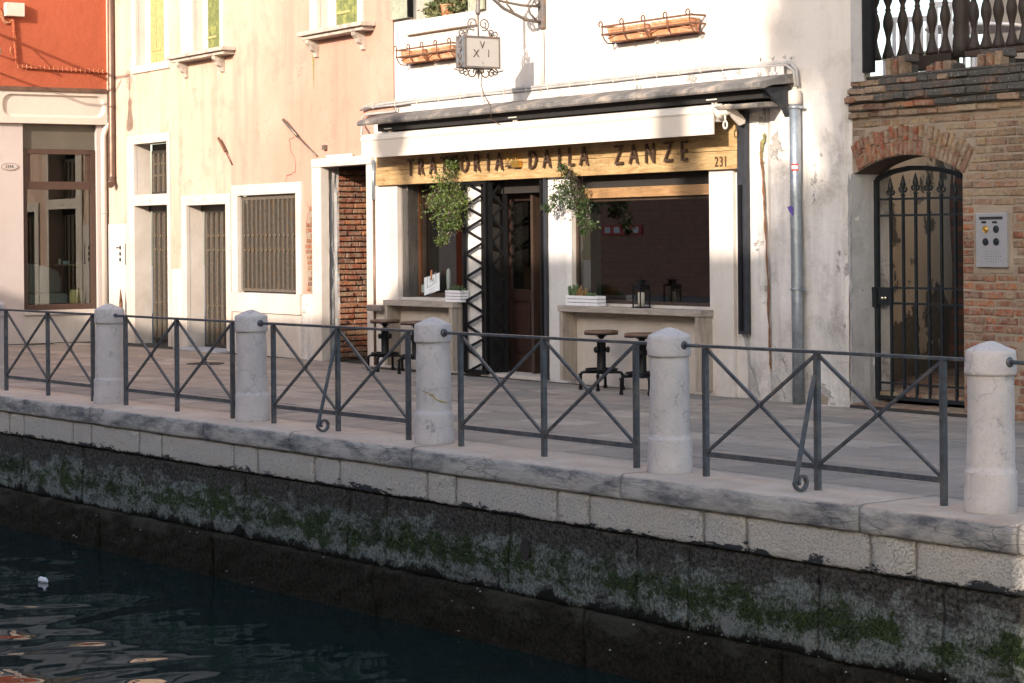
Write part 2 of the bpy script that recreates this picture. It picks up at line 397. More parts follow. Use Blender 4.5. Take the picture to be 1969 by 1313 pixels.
simple('shutter_green', (.135, .16, .055), .85, 0, .4, 22, .7, .004, var2=(.27, .28, .08))
simple('shutter_grey', (.27, .29, .22), .85, 0, .3, 14, .5, .003, var2=(.38, .36, .27))
simple('mat_grey', (.36, .38, .41), .95, 0, .1, 60, .3, .002)
simple('sticker_white', (.7, .66, .62), .5); simple('sticker_red', (.55, .03, .03), .5); simple('violet_tape', (.10, .06, .28), .5)
simple('sill_stone', (.44, .385, .33), .9, 0, .3, 14, .6, .005, var2=(.27, .23, .20))
simple('roof_metal', (.13, .125, .12), .8, .1, .45, 9, .6, .008, var2=(.33, .28, .235))
simple('tar_black', (.012, .011, .011), .8, 0, .4, 10, .5, .006)
def wood(name, c1, c2, axis='x', rough=.7, gs=6, bump=.3):
    t = NT(name, rough)
    sc = {'x': (1.3, 12, 12), 'z': (12, 12, 1.1)}[axis]
    f = t.noise(gs*.45, 8, .7, t.pos(sc), dist=.8)
    c = t.mix(t.ramp(f, [(.36, 0.), (.64, 1.)]), c1, c2)
    k = t.ramp(t.noise(1.6, 6, .7), [(.55, 0.), (.72, 1.)]); c = t.mix(t.math('MULTIPLY', k, .6), c, tuple(x*.4 for x in c1))
    t.col(c); t.bump(f, bump, .004); MAT[name] = t.m
wood('fascia_wood', (.25, .145, .055), (.47, .335, .165), 'x', .6)
wood('beam_wood', (.22, .12, .05), (.34, .20, .09), 'x', .6)
wood('counter_wood', (.24, .205, .17), (.38, .335, .285), 'x', .8, bump=.5)
wood('counter_side', (.24, .20, .16), (.37, .31, .25), 'z', .8, bump=.5)
wood('door_wood', (.014, .0065, .004), (.036, .015, .009), 'z', .5)
wood('frame_wood', (.028, .017, .011), (.06, .036, .023), 'z', .5)
wood('stile_wood', (.10, .04, .016), (.18, .07, .026), 'z', .45)
wood('seat_wood', (.085, .047, .028), (.17, .10, .065), 'x', .5)
wood('baluster_wood', (.010, .006, .0045), (.026, .015, .010), 'z', .7)
wood('grey_wood', (.035, .031, .028), (.08, .072, .065), 'z', .7)
def glass(name, refl=.12, tint=(.55, .6, .58)):
    m = bpy.data.materials.new(name); m.use_nodes = True; t = m.node_tree; t.nodes.clear()
    o = t.nodes.new('ShaderNodeOutputMaterial'); mx = t.nodes.new('ShaderNodeMixShader')
    tr = t.nodes.new('ShaderNodeBsdfTransparent'); tr.inputs[0].default_value = (*tint, 1)
    g = t.nodes.new('ShaderNodeBsdfGlossy'); g.inputs['Roughness'].default_value = .0
    lf = t.nodes.new('ShaderNodeLayerWeight'); lf.inputs['Blend'].default_value = .5; lw = t.nodes.new('ShaderNodeMath'); lw.operation = 'POWER'; lw.inputs[1].default_value = 4.5; t.links.new(lf.outputs['Facing'], lw.inputs[0])
    ma = t.nodes.new('ShaderNodeMath'); ma.operation = 'ADD'; ma.inputs[1].default_value = refl
    t.links.new(lw.outputs[0], ma.inputs[0]); t.links.new(ma.outputs[0], mx.inputs[0])
    t.links.new(tr.outputs[0], mx.inputs[1]); t.links.new(g.outputs[0], mx.inputs[2]); t.links.new(mx.outputs[0], o.inputs[0]); MAT[name] = m
glass('window_glass', .15, (.62, .64, .6)); glass('shop_glass', .13, (.7, .75, .72)); glass('lantern_glass', .02, (.9, .9, .9))
# foliage
def leafmat(name, c1, c2, c3):
    t = NT(name, .55); nz = t.noise(9, 4, .6)
    c = t.mix(t.ramp(nz, [(.35, 0.), (.65, 1.)]), c1, c2); k = t.ramp(t.noise(23, 3, .6), [(.56, 0.), (.64, 1.)]); c = t.mix(k, c, c3)
    t.col(c)
    tr = t.n('ShaderNodeBsdfTranslucent'); t.l(c, tr.inputs[0]); mx = t.n('ShaderNodeMixShader'); mx.inputs[0].default_value = .3
    out = t.t.nodes['Material Output']; t.l(t.p.outputs[0], mx.inputs[1]); t.l(tr.outputs[0], mx.inputs[2]); t.l(mx.outputs[0], out.inputs[0]); MAT[name] = t.m
leafmat('vine_leaf', (.045, .085, .018), (.13, .18, .032), (.11, .055, .05))
leafmat('fern_leaf', (.028, .055, .015), (.07, .11, .03), (.05, .04, .03))
leafmat('ivy_leaf', (.05, .09, .03), (.20, .20, .09), (.36, .26, .15))
leafmat('succulent', (.07, .13, .04), (.11, .17, .07), (.15, .17, .1))
leafmat('dry_succulent', (.24, .13, .035), (.32, .18, .06), (.10, .14, .05))
leafmat('tree_leaf', (.04, .07, .02), (.07, .10, .03), (.05, .06, .03))
simple('cactus_skin', (.30, .33, .29), .8, 0, .3, 60, .6, .004)
simple('bark', (.09, .07, .05), .9, 0, .4, 20, .8, .01); simple('soil', (.06, .045, .03), 1)
# water
t = NT('canal_water', .03)
t.col((.0060, .0165, .0160)); t.p.inputs['IOR'].default_value = 1.33
t.p.inputs['Specular IOR Level'].default_value = .5
MAT['canal_water'] = t.m
# opposite houses: brick in the material only, they are never seen but in reflections
def farbrick(name, a, b, mo):
    t = NT(name, .9)
    br = t.n('ShaderNodeTexBrick'); br.inputs['Scale'].default_value = 3.8; br.inputs['Mortar Size'].default_value = .02
    for i, cc in enumerate((a, b, mo)): br.inputs[i+1].default_value = (*cc, 1)
    m = t.n('ShaderNodeMapping'); m.inputs['Rotation'].default_value = (math.radians(90), 0, 0); t.l(t.co.outputs['Position'], m.inputs[0]); t.l(m.outputs[0], br.inputs[0]); t.col(br.outputs[0]); MAT[name] = t.m
farbrick('far_brick', (.42, .19, .115), (.34, .14, .08), (.24, .18, .14)); farbrick('far_brick_pale', (.32, .17, .11), (.26, .13, .08), (.28, .22, .18))

farbrick('reflected_brick', (.30, .125, .07), (.20, .08, .045), (.13, .09, .065))  # brick courses reflected in the window panes, painted onto the dining room walls
# ================================================================ walls of the place
T = Wall((-23.75, 15.235), (-13.96, 14.74))
CORN = T.P(1.17, 0)                                    # where pink and white fronts meet
K = Wall((-31.45, 15.92), (CORN.x, CORN.y))
cR = Vector((-31.45, 15.92, 0)); dR = Vector((.0865, .9963, 0))
RED = Wall(tuple((cR-dR*5.0)[:2]), tuple(cR[:2]))
QY = Wall((-60, 9.47), (20, 9.47)); RL = Wall((-60, 9.823), (20, 9.823))
def qx(x, y): return -60+QY.U(x, y)
SEA = -1.39
# ---------------------------------------------------------------- water, ground
m = MB(); m.face([(-80, 3, SEA), (25, 3, SEA), (25, 9.75, SEA), (-80, 9.75, SEA)])
water = m.build('water', MAT['canal_water']); tag(water, kind='structure')
t = MAT['canal_water'].node_tree; P_ = t.nodes['Principled BSDF']; g_ = t.nodes.new('ShaderNodeNewGeometry')
def wn_(scale, sc, det):
    mp = t.nodes.new('ShaderNodeMapping'); mp.inputs['Scale'].default_value = sc; mp.inputs['Rotation'].default_value = (0, 0, math.radians(-38)); t.links.new(g_.outputs['Position'], mp.inputs[0])
    x = t.nodes.new('ShaderNodeTexNoise'); x.inputs['Scale'].default_value = scale; x.inputs['Detail'].default_value = det; x.inputs['Distortion'].default_value = .6
    t.links.new(mp.outputs[0], x.inputs[0]); return x.outputs[0]
def bp_(h, st, di, prev):
    b = t.nodes.new('ShaderNodeBump'); b.inputs['Strength'].default_value = st; b.inputs['Distance'].default_value = di; t.links.new(h, b.inputs['Height'])
    if prev: t.links.new(prev, b.inputs['Normal'])
    return b.outputs[0]
b1 = bp_(wn_(.95, (1, .75, 1), .6), 1, .085, None); b2 = bp_(wn_(3.2, (1, .7, 1), .5), 1, .007, b1); t.links.new(b2, P_.inputs['Normal'])
m = MB(); m.face([(-80, 9.9, -.006), (25, 9.9, -.006), (25, 22.5, -.006), (-80, 22.5, -.006)])
pv = m.build('pavement', MAT['joint_mortar']); tag(pv, kind='structure')
m = MB(); m.face([(-120, -60, 0), (60, -60, 0), (60, 3, 0), (-120, 3, 0)]); m.face([(-120, 3, 0), (60, 3, 0), (60, 3, -2.4), (-120, 3, -2.4)]); m.face([(-120, 2.99, -2.4), (60, 2.99, -2.4), (60, 10.2, -2.4), (-120, 10.2, -2.4)])
nb = m.build('ground', MAT['paving']); tag(nb, kind='structure')
m = MB(); m.face([(-120, 22.5, -.02), (60, 22.5, -.02), (60, 70, -.02), (-120, 70, -.02)]); tag(m.build('far_ground', MAT['paving']), kind='structure')
# paving slabs
def slabmesh(L, W, k):
    m = MB(); r = random.Random(k); j = lambda: r.uniform(-.004, .003); ch = .006
    b = [(-L/2+j(), -W/2+j()), (L/2+j(), -W/2+j()), (L/2+j(), W/2+j()), (-L/2+j(), W/2+j())]
    zt = [r.uniform(-.003, .005) for _ in range(4)]
    lo = [Vector((x, y, -.035)) for x, y in b]; mi = [Vector((x, y, zt[i]-.006)) for i, (x, y) in enumerate(b)]
    hi = [Vector((x-math.copysign(ch, x), y-math.copysign(ch, y), zt[i])) for i, (x, y) in enumerate(b)]
    m.face(hi)
    for i in range(4):
        q = (i+1) % 4; m.face([mi[i], mi[q], hi[q], hi[i]]); m.face([lo[i], lo[q], mi[q], mi[i]])
    return m.mesh('paving_slab', MAT['paving'])
SL = [(slabmesh(L, .445, i), L) for i, L in enumerate((.74, .80, .87, .93, .99, 1.06))]
row = 0; yy = 10.165; cnt = 0; far = MB()
while yy < 15.9:
    xx = -31.5+rnd.uniform(-.6, .6)
    while xx < -7.0:
        me, L = SL[rnd.randrange(6)]
        cx, cy = xx+L/2, yy+.225
        tx = (Vector((cx, cy, 0))-T.A); ok = tx.dot(T.n) > .1 or tx.dot(T.u) > 9.75
        if ok and cx < -21.5: ok = (Vector((cx, cy, 0))-K.A).dot(K.n) > .1
        d = (Vector((cx, cy, 0))-CP).dot(FW)
        X = IMW/2+FPX*(Vector((cx, cy, 0))-CP).dot(RR)/d
        if ok and -150 < X < 2150:
            inst(me, 'paving_slab', pv, Matrix.Translation((cx, cy, 0)) @ Matrix.Rotation(rnd.choice((0, math.pi)), 4, 'Z')); cnt += 1
        xx += L+.020
    yy += .470; row += 1
# ---------------------------------------------------------------- quay
quay = tag(MB().box(ID, -60, 20, 9.78, 10.05, -2.4, -.30).build('quay_wall', MAT['dark_mortar']), kind='structure')
def rock(x0, x1, prof, step, amp, freq, mat, name, parent, seed, joint=.005, yq=9.47):
    """long block: profile of (dy,z) points swept along x, roughened"""
    m = MB(); n = max(2, int((x1-x0)/step)); k = len(prof); g = []
    for i in range(n+1):
        x = x0+joint+(x1-x0-2*joint)*i/n; e = min(i, n-i); rowv = []
        for j, (dy, z) in enumerate(prof):
            q = Vector((x*freq, dy*freq*1.3+seed, z*freq*1.6)); nz = noise.noise(q)+.5*noise.noise(q*2.7)
            edge = .012 if e == 0 else 0
            rowv.append(Vector((x, yq+dy+amp*nz*(1 if dy < .1 else .2)+edge, z+(amp*.5*noise.noise(q+Vector((9, 3, 1))) if dy < .1 else .15*amp*nz))))
        g.append(rowv)
    for i in range(n):
        for j in range(k-1): m.face([g[i][j], g[i+1][j], g[i+1][j+1], g[i][j+1]], True)
    m.face(g[0]); m.face(g[n][::-1])
    me_ = m.build(name, mat, parent, recalc=False)
    bm = bmesh.new(); bm.from_mesh(me_.data); bmesh.ops.remove_doubles(bm, verts=bm.verts, dist=1e-5); bmesh.ops.recalc_face_normals(bm, faces=bm.faces); bm.to_mesh(me_.data); bm.free()
    return me_
kj = [qx(x, y) for x, y in ((-420, 725), (170, 790), (389, 815), (554, 835), (788, 860), (1190, 915), (1648, 975), (1953, 1012))]+[-5.9, -4.0]
kprof = [(.06, -.172), (.012, -.168), (.0, -.15), (.002, -.13), (-.004, -.105), (.001, -.08), (.0, -.06), (.004, -.04), (.008, -.022), (.020, -.007), (.04, 0), (.09, .002), (.2, .0), (.35, .001), (.52, 0), (.685, -.001), (.686, -.04)]
kj[0] = -31.8
kj = [kj[0], -29.6, -27.2, -24.9, -22.4]+kj[1:]
kj = sorted(kj)
for i in range(len(kj)-1): rock(kj[i], kj[i+1], kprof, .035, .006, 5.0, MAT['kerb_stone'], 'kerb_stone', quay, i*3.1)
bj = [qx(x, y) for x, y in ((12, 808), (40, 812), (134, 822), (169, 826), (261, 838), (303, 843), (442, 860), (488, 866), (597, 880), (645, 886), (813, 905), (868, 912), (1062, 937), (1124, 945), (1344, 975), (1426, 985), (1664, 1015), (1752, 1028), (1985, 1060))]
a = bj[0]
ext = []
for q in range(14): a -= .55 if q % 2 else 1.35; ext.append(a)
bj = sorted(ext)+bj+[bj[-1]+.6, bj[-1]+2.0]
bprof = [(.10, -.405), (.036, -.402), (.028, -.385), (.030, -.35), (.026, -.31), (.031, -.27), (.028, -.23), (.030, -.195), (.04, -.174), (.12, -.172)]
for i in range(len(bj)-1): rock(bj[i], bj[i+1], bprof, .04, .007, 9.0, MAT['band_stone'], 'band_stone', quay, i*2.3, .008)
tj = [qx(x, 900+x*.13) for x in (33, 150, 282, 459, 659, 731, 966, 1210, 1310, 1560, 1800, 1985)]
a = tj[0]
for q in range(9): a -= (1.5, 1.1, .8)[q % 3]; tj.insert(0, a)
tj.append(tj[-1]+1.6)
def zl(a, b, n): return [a+(b-a)*i/n for i in range(n+1)]
tprof = [(.20, -.985)]+[(.045+.012*math.sin(z*9), z) for z in zl(-.98, -.445, 15)]+[(.055, -.425), (.12, -.408)]
for i in range(len(tj)-1): rock(tj[i], tj[i+1], tprof, .04, .014, 6.0, MAT['tidal_stone'], 'tidal_block', quay, i*1.7, .006)
lj = [tj[0]]
while lj[-1] < -6: lj.append(lj[-1]+rnd.uniform(1.7, 2.8))
lprof = [(.02, z) for z in zl(-2.2, -1.5, 4)]+[(.028+.012*math.sin(z*7), z) for z in zl(-1.42, -1.01, 12)]+[(.034, -.995), (.05, -.984), (.14, -.982)]
for i in range(len(lj)-1): rock(lj[i], lj[i+1], lprof, .045, .022, 5.0, MAT['lower_tidal_stone'], 'lower_tidal_block', quay, i*1.9+7, .006)
# drain hole
dx, dz = qx(1005, 1056), QY.Z(1005, 1056)
m = MB(); F = (Vector((dx, 9.497, dz)), Vector((1, 0, 0)), Vector((0, -1, 0)), UPV)
m.prism(F, [(.05*math.cos(a_), .085*math.sin(a_)) for a_ in [i*math.pi/8 for i in range(16)]], 0, .006); m.build('drain_hole', MAT['dark_room'], quay)
# algae tufts and shells
m = MB(); r = random.Random(3)
cl = [(r.uniform(-24, -7.2), r.gauss(-.74, .09)) for _ in range(330)]
for cx, cz in cl:
    if noise.noise(Vector((cx*.9, 3.3, 0))) < -.12: continue
    for k in range(r.randint(14, 44)):
        x = cx+r.gauss(0, .10); z = cz+r.gauss(0, .05)
        if z > -.55 or z < -.97: continue
        L = r.uniform(.010, .036); w_ = r.uniform(.002, .005); y = 9.47+.05+r.uniform(-.012, .0); o = r.uniform(.004, .016)
        m.face([(x-w_, y-.006, z), (x+w_, y-.006, z), (x+w_*.6+r.uniform(-.006, .006), y-o-.006, z-L*.6), (x+r.uniform(-.008, .008), y-o*.6-.004, z-L)])
tag(m.build('algae', MAT['algae'], None, recalc=False), kind='stuff', label='green algae tufts hanging on the tidal wall')
simple('shell_white', (.30, .30, .28), .8)
m = MB()
for k in range(130):
    q = r.random(); x = r.uniform(-24, -7.3); z = r.gauss(-.93, .05) if q < .4 else r.uniform(-1.36, -.85)
    if q > .7: x = r.choice((-10.4, -8.3, -9.2, -12.8))+r.gauss(0, .16); z = r.gauss(-.93, .06)
    y = 9.47+(.038 if z > -.985 else .005); s = r.uniform(.0015, .0055); a0 = r.uniform(0, 3)
    F = (Vector((x, y, z)), Vector((1, 0, 0)), Vector((0, -1, 0)), UPV)
    m.prism(F, [(s*math.cos(a0+i*1.257), s*1.2*math.sin(a0+i*1.257)) for i in range(5)], -.01, .004)
tag(m.build('shells', MAT['shell_white'], None, recalc=False), kind='stuff', label='small white shells stuck to the quay wall')

# ---------------------------------------------------------------- generic wall sheet with openings
def sheet(W, u0, u1, z0, z1, holes, name, mat, parent, off=0, depth=.25, du=.0, rmat=None):
    us = sorted(set([u0, u1]+[q for h in holes for q in (max(u0, h[0]), min(u1, h[1]))])); zs = sorted(set([z0, z1]+[q for h in holes for q in (max(z0, h[2]), min(z1, h[3]))]))
    m = MB()
    for i in range(len(us)-1):
        for j in range(len(zs)-1):
            cu, cz = (us[i]+us[i+1])/2, (zs[j]+zs[j+1])/2
            if any(h[0] < cu < h[1] and h[2] < cz < h[3] for h in holes): continue
            m.face([W.P(us[i], zs[j], off), W.P(us[i+1], zs[j], off), W.P(us[i+1], zs[j+1], off), W.P(us[i], zs[j+1], off)])
    m0 = m
    for h in holes:
        if rmat: m = MB()
        d = h[4] if len(h) > 4 else depth; a, b, c, e = h[:4]
        m.face([W.P(a, c, off), W.P(a, e, off), W.P(a, e, off-d), W.P(a, c, off-d)]); m.face([W.P(b, c, off), W.P(b, e, off), W.P(b, e, off-d), W.P(b, c, off-d)])
        m.face([W.P(a, e, off), W.P(b, e, off), W.P(b, e, off-d), W.P(a, e, off-d)])
        if c > z0+.02: m.face([W.P(a, c, off), W.P(b, c, off), W.P(b, c, off-d), W.P(a, c, off-d)])
        if rmat: m.build('reveal', rmat, parent, recalc=False)
    me = m0.build(name, mat, parent, recalc=False)
    bm = bmesh.new(); bm.from_mesh(me.data); bmesh.ops.remove_doubles(bm, verts=bm.verts, dist=1e-5); bm.to_mesh(me.data); bm.free()
    return me
def room(W, u0, u1, z0, z1, o0, o1, mat, name, parent, floor=None):
    """five inner faces of a room behind a front, o0 the front offset"""
    m = MB(); p = lambda u, z, o: W.P(u, z, o)
    m.face([p(u0, z0, o1), p(u1, z0, o1), p(u1, z1, o1), p(u0, z1, o1)]); m.face([p(u0, z0, o0), p(u0, z0, o1), p(u0, z1, o1), p(u0, z1, o0)])
    m.face([p(u1, z0, o0), p(u1, z0, o1), p(u1, z1, o1), p(u1, z1, o0)]); m.face([p(u0, z1, o0), p(u1, z1, o0), p(u1, z1, o1), p(u0, z1, o1)]); m.face([p(u0, z0, o0), p(u1, z0, o0), p(u1, z0, o1), p(u0, z0, o1)])
    return m.build(name, mat, parent, recalc=False)
# brick piece meshes (unit size, scaled per piece)
def brickmesh(mat, k):
    r = random.Random(k); m = MB(); c = .07; V = {}
    for sx in (-1, 1):
        for sy in (-1, 1):
            for sz in (-1, 1):
                j = lambda: r.uniform(-.03, .03)
                cx = r.uniform(.02, .05); cz = r.uniform(.08, .2); cy = r.uniform(.06, .12)
                V[(sx, sy, sz)] = (Vector((sx*(.5-cx), sy*.5+j()*.6, sz*(.5-cz))), Vector((sx*.5+j()*.4, sy*(.5-cy), sz*(.5-cz))), Vector((sx*(.5-cx), sy*(.5-cy), sz*.5+j()*1.5)))
    g = lambda sx, sy, sz, i: V[(sx, sy, sz)][i]
    for sy in (-1, 1): m.face([g(-1, sy, -1, 0), g(1, sy, -1, 0), g(1, sy, 1, 0), g(-1, sy, 1, 0)])
    for sx in (-1, 1): m.face([g(sx, -1, -1, 1), g(sx, 1, -1, 1), g(sx, 1, 1, 1), g(sx, -1, 1, 1)])
    for sz in (-1, 1): m.face([g(-1, -1, sz, 2), g(1, -1, sz, 2), g(1, 1, sz, 2), g(-1, 1, sz, 2)])
    for sy in (-1,):
        for sz in (-1, 1): m.face([g(-1, sy, sz, 0), g(1, sy, sz, 0), g(1, sy, sz, 2), g(-1, sy, sz, 2)])
        for sx in (-1, 1): m.face([g(sx, sy, -1, 0), g(sx, sy, 1, 0), g(sx, sy, 1, 1), g(sx, sy, -1, 1)])
    for sx in (-1, 1):
        for sz in (-1, 1): m.face([g(sx, -1, sz, 1), g(sx, 1, sz, 1), g(sx, 1, sz, 2), g(sx, -1, sz, 2)]); m.face([g(sx, -1, sz, 0), g(sx, -1, sz, 1), g(sx, -1, sz, 2)])
    me = m.mesh('brick', MAT[mat]); bm = bmesh.new(); bm.from_mesh(me); bmesh.ops.remove_doubles(bm, verts=bm.verts, dist=1e-5); bmesh.ops.recalc_face_normals(bm, faces=bm.faces); bm.to_mesh(me); bm.free(); return me
BRM = {k: [brickmesh(k, i*7+j) for j in range(6)] for i, k in enumerate(('red_brick', 'buff_brick', 'mixed_brick', 'weathered_brick'))}
def brick(W, u, z, L, H, off, proud, kind, parent, rot=0, depth=.1):
    """a brick centred at u,z, its face `proud` in front of off; frame x along wall"""
    me = rnd.choice(BRM[kind]); R = Matrix(((W.u.x, -W.n.x, 0, 0), (W.u.y, -W.n.y, 0, 0), (0, 0, 1, 0), (0, 0, 0, 1)))
    c = W.P(u, z, off+proud-depth/2)
    return inst(me, 'brick', parent, Matrix.Translation(c) @ R @ Matrix.Rotation(rot, 4, 'Y') @ Matrix.Diagonal((L, depth, H, 1)))
def hp(W, xl, xr, yt, yb, d=.25, off=0):
    xm, ym = (xl+xr)/2, (yt+yb)/2
    return [W.U(xl, ym, off), W.U(xr, ym, off), W.Z(xm, yb, off), W.Z(xm, yt, off), d]
def bx(W, u0, u1, z0, z1, o0, o1): return MB().box(W.fr(), u0, u1, o0, o1, z0, z1)
def frame_mb(W, u0, u1, z0, z1, wd, o0, o1, bottom=True, wb=None):
    m = MB(); F = W.fr(); wb = wb or wd
    m.box(F, u0, u0+wd, o0, o1, z0, z1); m.box(F, u1-wd, u1, o0, o1, z0, z1); m.box(F, u0+wd, u1-wd, o0, o1, z1-wd, z1)
    if bottom: m.box(F, u0+wd, u1-wd, o0, o1, z0, z0+wb)
    return m
def text(body, W, u, z, off, h, mat, name, parent, depth=.012, sx=1.0, cx=True, font_off=0):
    cu = bpy.data.curves.new('lettering', 'FONT'); cu.body = body; cu.size = 1; cu.extrude = 0; cu.offset = font_off; cu.resolution_u = 3
    o = bpy.data.objects.new('lettering', cu); COL.objects.link(o)
    dg = bpy.context.evaluated_depsgraph_get(); me = bpy.data.meshes.new_from_object(o.evaluated_get(dg)); bpy.data.objects.remove(o)
    xs = [v.co.x for v in me.vertices]; ys = [v.co.y for v in me.vertices]
    k = h/max(1e-6, (max(ys)-min(ys))); mx = (min(xs)+max(xs))/2 if cx else min(xs); my = (min(ys)+max(ys))/2
    bm = bmesh.new(); bm.from_mesh(me)
    bmesh.ops.remove_doubles(bm, verts=bm.verts, dist=1e-4)
    g = bmesh.ops.extrude_face_region(bm, geom=bm.faces[:]); ex = [v for v in g['geom'] if isinstance(v, bmesh.types.BMVert)]; es = set(ex)
    for v in bm.verts:
        a, b = (v.co.x-mx)*k*sx, (v.co.y-my)*k
        v.co = W.P(u+a, z+b, off+(depth if v in es else 0))
    M = WI[parent.name]
    for v in bm.verts: v.co = M @ v.co
    bmesh.ops.recalc_face_normals(bm, faces=bm.faces)
    bm.to_mesh(me); bm.free(); me.materials.clear(); me.materials.append(mat); me.name = name
    q = bpy.data.objects.new(name, me); COL.objects.link(q); q.parent = parent; WI[q.name] = M
    return q
# ================================================================ red house (left, across the inner corner)
rh = thing('red_house', 'red plastered house with a brown framed shop window below a cream band', 'house', RED.P(2.5, 0))
RL_ = RED.L
zc0, zc1, zb = RED.Z(100, 238), RED.Z(100, 184), RED.Z(100, 171)
so_ = hp(RED, 45, 187, 240, 596, .14); zsill = so_[2]
sheet(RED, -2, RL_, 0, zc0, [[so_[0], so_[1], zsill, zc0-.001, .14]], 'wall', MAT['shop_plaster'], rh)
sheet(RED, -2, RL_, zb+.02, 9.5, [], 'upper_wall', MAT['red_plaster'], rh)['label'] = 'red orange rough plaster'
# cream fascia with rounded recess
m = MB(); F = RED.fr(); ua, ub = RED.U(4, 210, .05), RED.U(201, 210, .05); za, z1_ = zc0+.10, zc1+.01
def rrect(u0, u1, z0, z1, r, n=6):
    P = []
    for cx, cz, a in ((u1-r, z0+r, -90), (u1-r, z1-r, 0), (u0+r, z1-r, 90), (u0+r, z0+r, 180)):
        for i in range(n+1): th = math.radians(a+90*i/n); P.append((cx+r*math.cos(th), cz+r*math.sin(th)))
    return P
out = [(-2, zc0), (RL_-.02, zc0), (RL_-.02, zb), (-2, zb)]
rr = rrect(ua, ub, za, z1_, .14); r2 = rrect(ua+.05, ub-.05, za+.04, z1_-.02, .12)
# front ring by quads fan: four bands round the recess
def ringfaces(m, outer, inner, oo, oi):
    bm_ = bmesh.new(); vo = [bm_.verts.new(RED.P(a, b, oo)) for a, b in outer]; vi = [bm_.verts.new(RED.P(a, b, oi)) for a, b in inner]
    eo = [bm_.edges.new((vo[i], vo[(i+1) % len(vo)])) for i in range(len(vo))]; ei = [bm_.edges.new((vi[i], vi[(i+1) % len(vi)])) for i in range(len(vi))]
    bmesh.ops.triangle_fill(bm_, edges=eo+ei, use_beauty=True)
    for f_ in bm_.faces: m.face([v.co.copy() for v in f_.verts])
    bm_.free()
ringfaces(m, out, rr, .07, .07)
for i in range(len(rr)):
    j = (i+1) % len(rr); m.face([RED.P(*rr[i], .07), RED.P(*rr[j], .07), RED.P(*r2[j], .03), RED.P(*r2[i], .03)])
m.face([RED.P(a, b, .03) for a, b in r2])
m.face([RED.P(-2, zc0, .07), RED.P(RL_, zc0, .07), RED.P(RL_, zc0, 0), RED.P(-2, zc0, 0)])
m.build('cream_fascia', MAT['cream_paint'], rh, recalc=True)
bx(RED, -2, RL_-.03, zc1+.06, zb+.02, 0, .10).build('cornice', MAT['shop_brown'] if 0 else MAT['copper_pipe'], rh, .008)
# window opening
u0, u1 = so_[0], so_[1]; zt = zc0-.001; zp = RED.Z(115, 287); zm0, zm1 = RED.Z(115, 364), RED.Z(115, 349)
bx(RED, u0+.01, u1-.01, zp, zt-.003, -.13, -.08).build('blind_panel', MAT['panel_olive'], rh, .004)
m = frame_mb(RED, u0+.01, u1-.01, zsill+.005, zp-.003, .075, -.13, -.05, wb=.09); m.box(RED.fr(), u0+.085, u1-.085, -.12, -.055, zm0, zm1+.0)
m.box(RED.fr(), u0+.085, u0+.15, -.12, -.075, zm1, zp-.08); m.box(RED.fr(), u1-.15, u1-.085, -.12, -.075, zm1, zp-.08)
wf = m.build('window', MAT['shop_brown'], rh, .004)
bx(RED, u0+.08, u1-.08, zsill+.09, zm0+.003, -.105, -.099).build('pane', MAT['shop_glass'], wf)
bx(RED, u0+.14, u1-.14, zm1-.003, zp-.08, -.105, -.099).build('pane', MAT['shop_glass'], wf)
bx(RED, u0-.02, u1+.04, zsill-.07, zsill+.004, -.13, .05).build('window_sill', MAT['istrian_stone'], rh, .006)
bx(RED, u0, u1, .0, zsill-.072, 0, .012).build('stone_apron', MAT['istrian_stone'], rh, .003)
room(RED, u0-1.2, u1+.25, .02, zt, -.14, -3.6, MAT['dark_room'], 'shop_interior', rh)
bx(RED, -2, RL_, 9.5, 9.7, -6, .3).build('roof', MAT['terracotta'], rh)
bx(RED, -2.3, -2.0, 0, 9.5, -6, 0).build('side_wall', MAT['red_plaster'], rh); 
# number plate 239A
pu, pz = RED.U(18, 320), RED.Z(18, 320)
m = MB(); m.prism(RED.fr(), [(pu+.15*math.cos(a), pz+.065*math.sin(a)) for a in [i*math.pi/12 for i in range(24)]], .0, .012)
npl = thing('number_plate', 'oval house number plate reading 239A on the pale shop wall', 'number plate', RED.P(pu, pz)); m.build('plate', MAT['shop_plaster'], npl, .003)
m = MB()
for i in range(24):
    a, b = i*math.pi/12, (i+1)*math.pi/12; m.tube([RED.P(pu+.135*math.cos(a), pz+.055*math.sin(a), .012), RED.P(pu+.135*math.cos(b), pz+.055*math.sin(b), .012)], .004, 4)
m.build('border', MAT['room_wall'], npl); text('239A', RED, pu, pz, .011, .055, MAT['ink'], 'lettering', npl, .004, .85)
# electrical box and cables
eb = thing('junction_box', 'white electrical junction box on the red wall', 'electrical box', RED.P(RED.U(28, 20), RED.Z(28, 20)))
e0, e1 = RED.U(11, 20, .1), RED.U(47, 20, .1); bx(RED, e0, e1, RED.Z(28, 31, .1), RED.Z(28, 5, .1), 0, .12).build('box', MAT['cream_paint'], eb, .008)
cab = thing('cable_run', 'red painted cable bundle with ties running down and along the red wall', 'cable', RED.P(RED.U(30, 125), RED.Z(30, 125)))
def cpath(W, pts, off, jit=0): return [W.P(W.U(x, y, off), W.Z(x, y, off), off+(rnd.uniform(-jit, jit) if jit else 0)) for x, y in pts]
m = MB()
for k in range(3):
    m.tube(cpath(RED, [(22+k*2, 32), (24+k*1.5, 50), (27, 70), (28+k, 98), (31, 124), (45, 127+k), (80, 130+k), (120, 132+k), (160, 134+k), (198, 137+k), (206, 141)], .03+.008*k, .004), .011, 6)
m.build('cable', MAT['red_plaster'], cab); m = MB()
for k in range(20):
    x = 34+k*8.6; y = 126+ (x-34)*.066
    m.tube(cpath(RED, [(x, y-3.2), (x+.5, y+4.5)], .05), .006, 4)
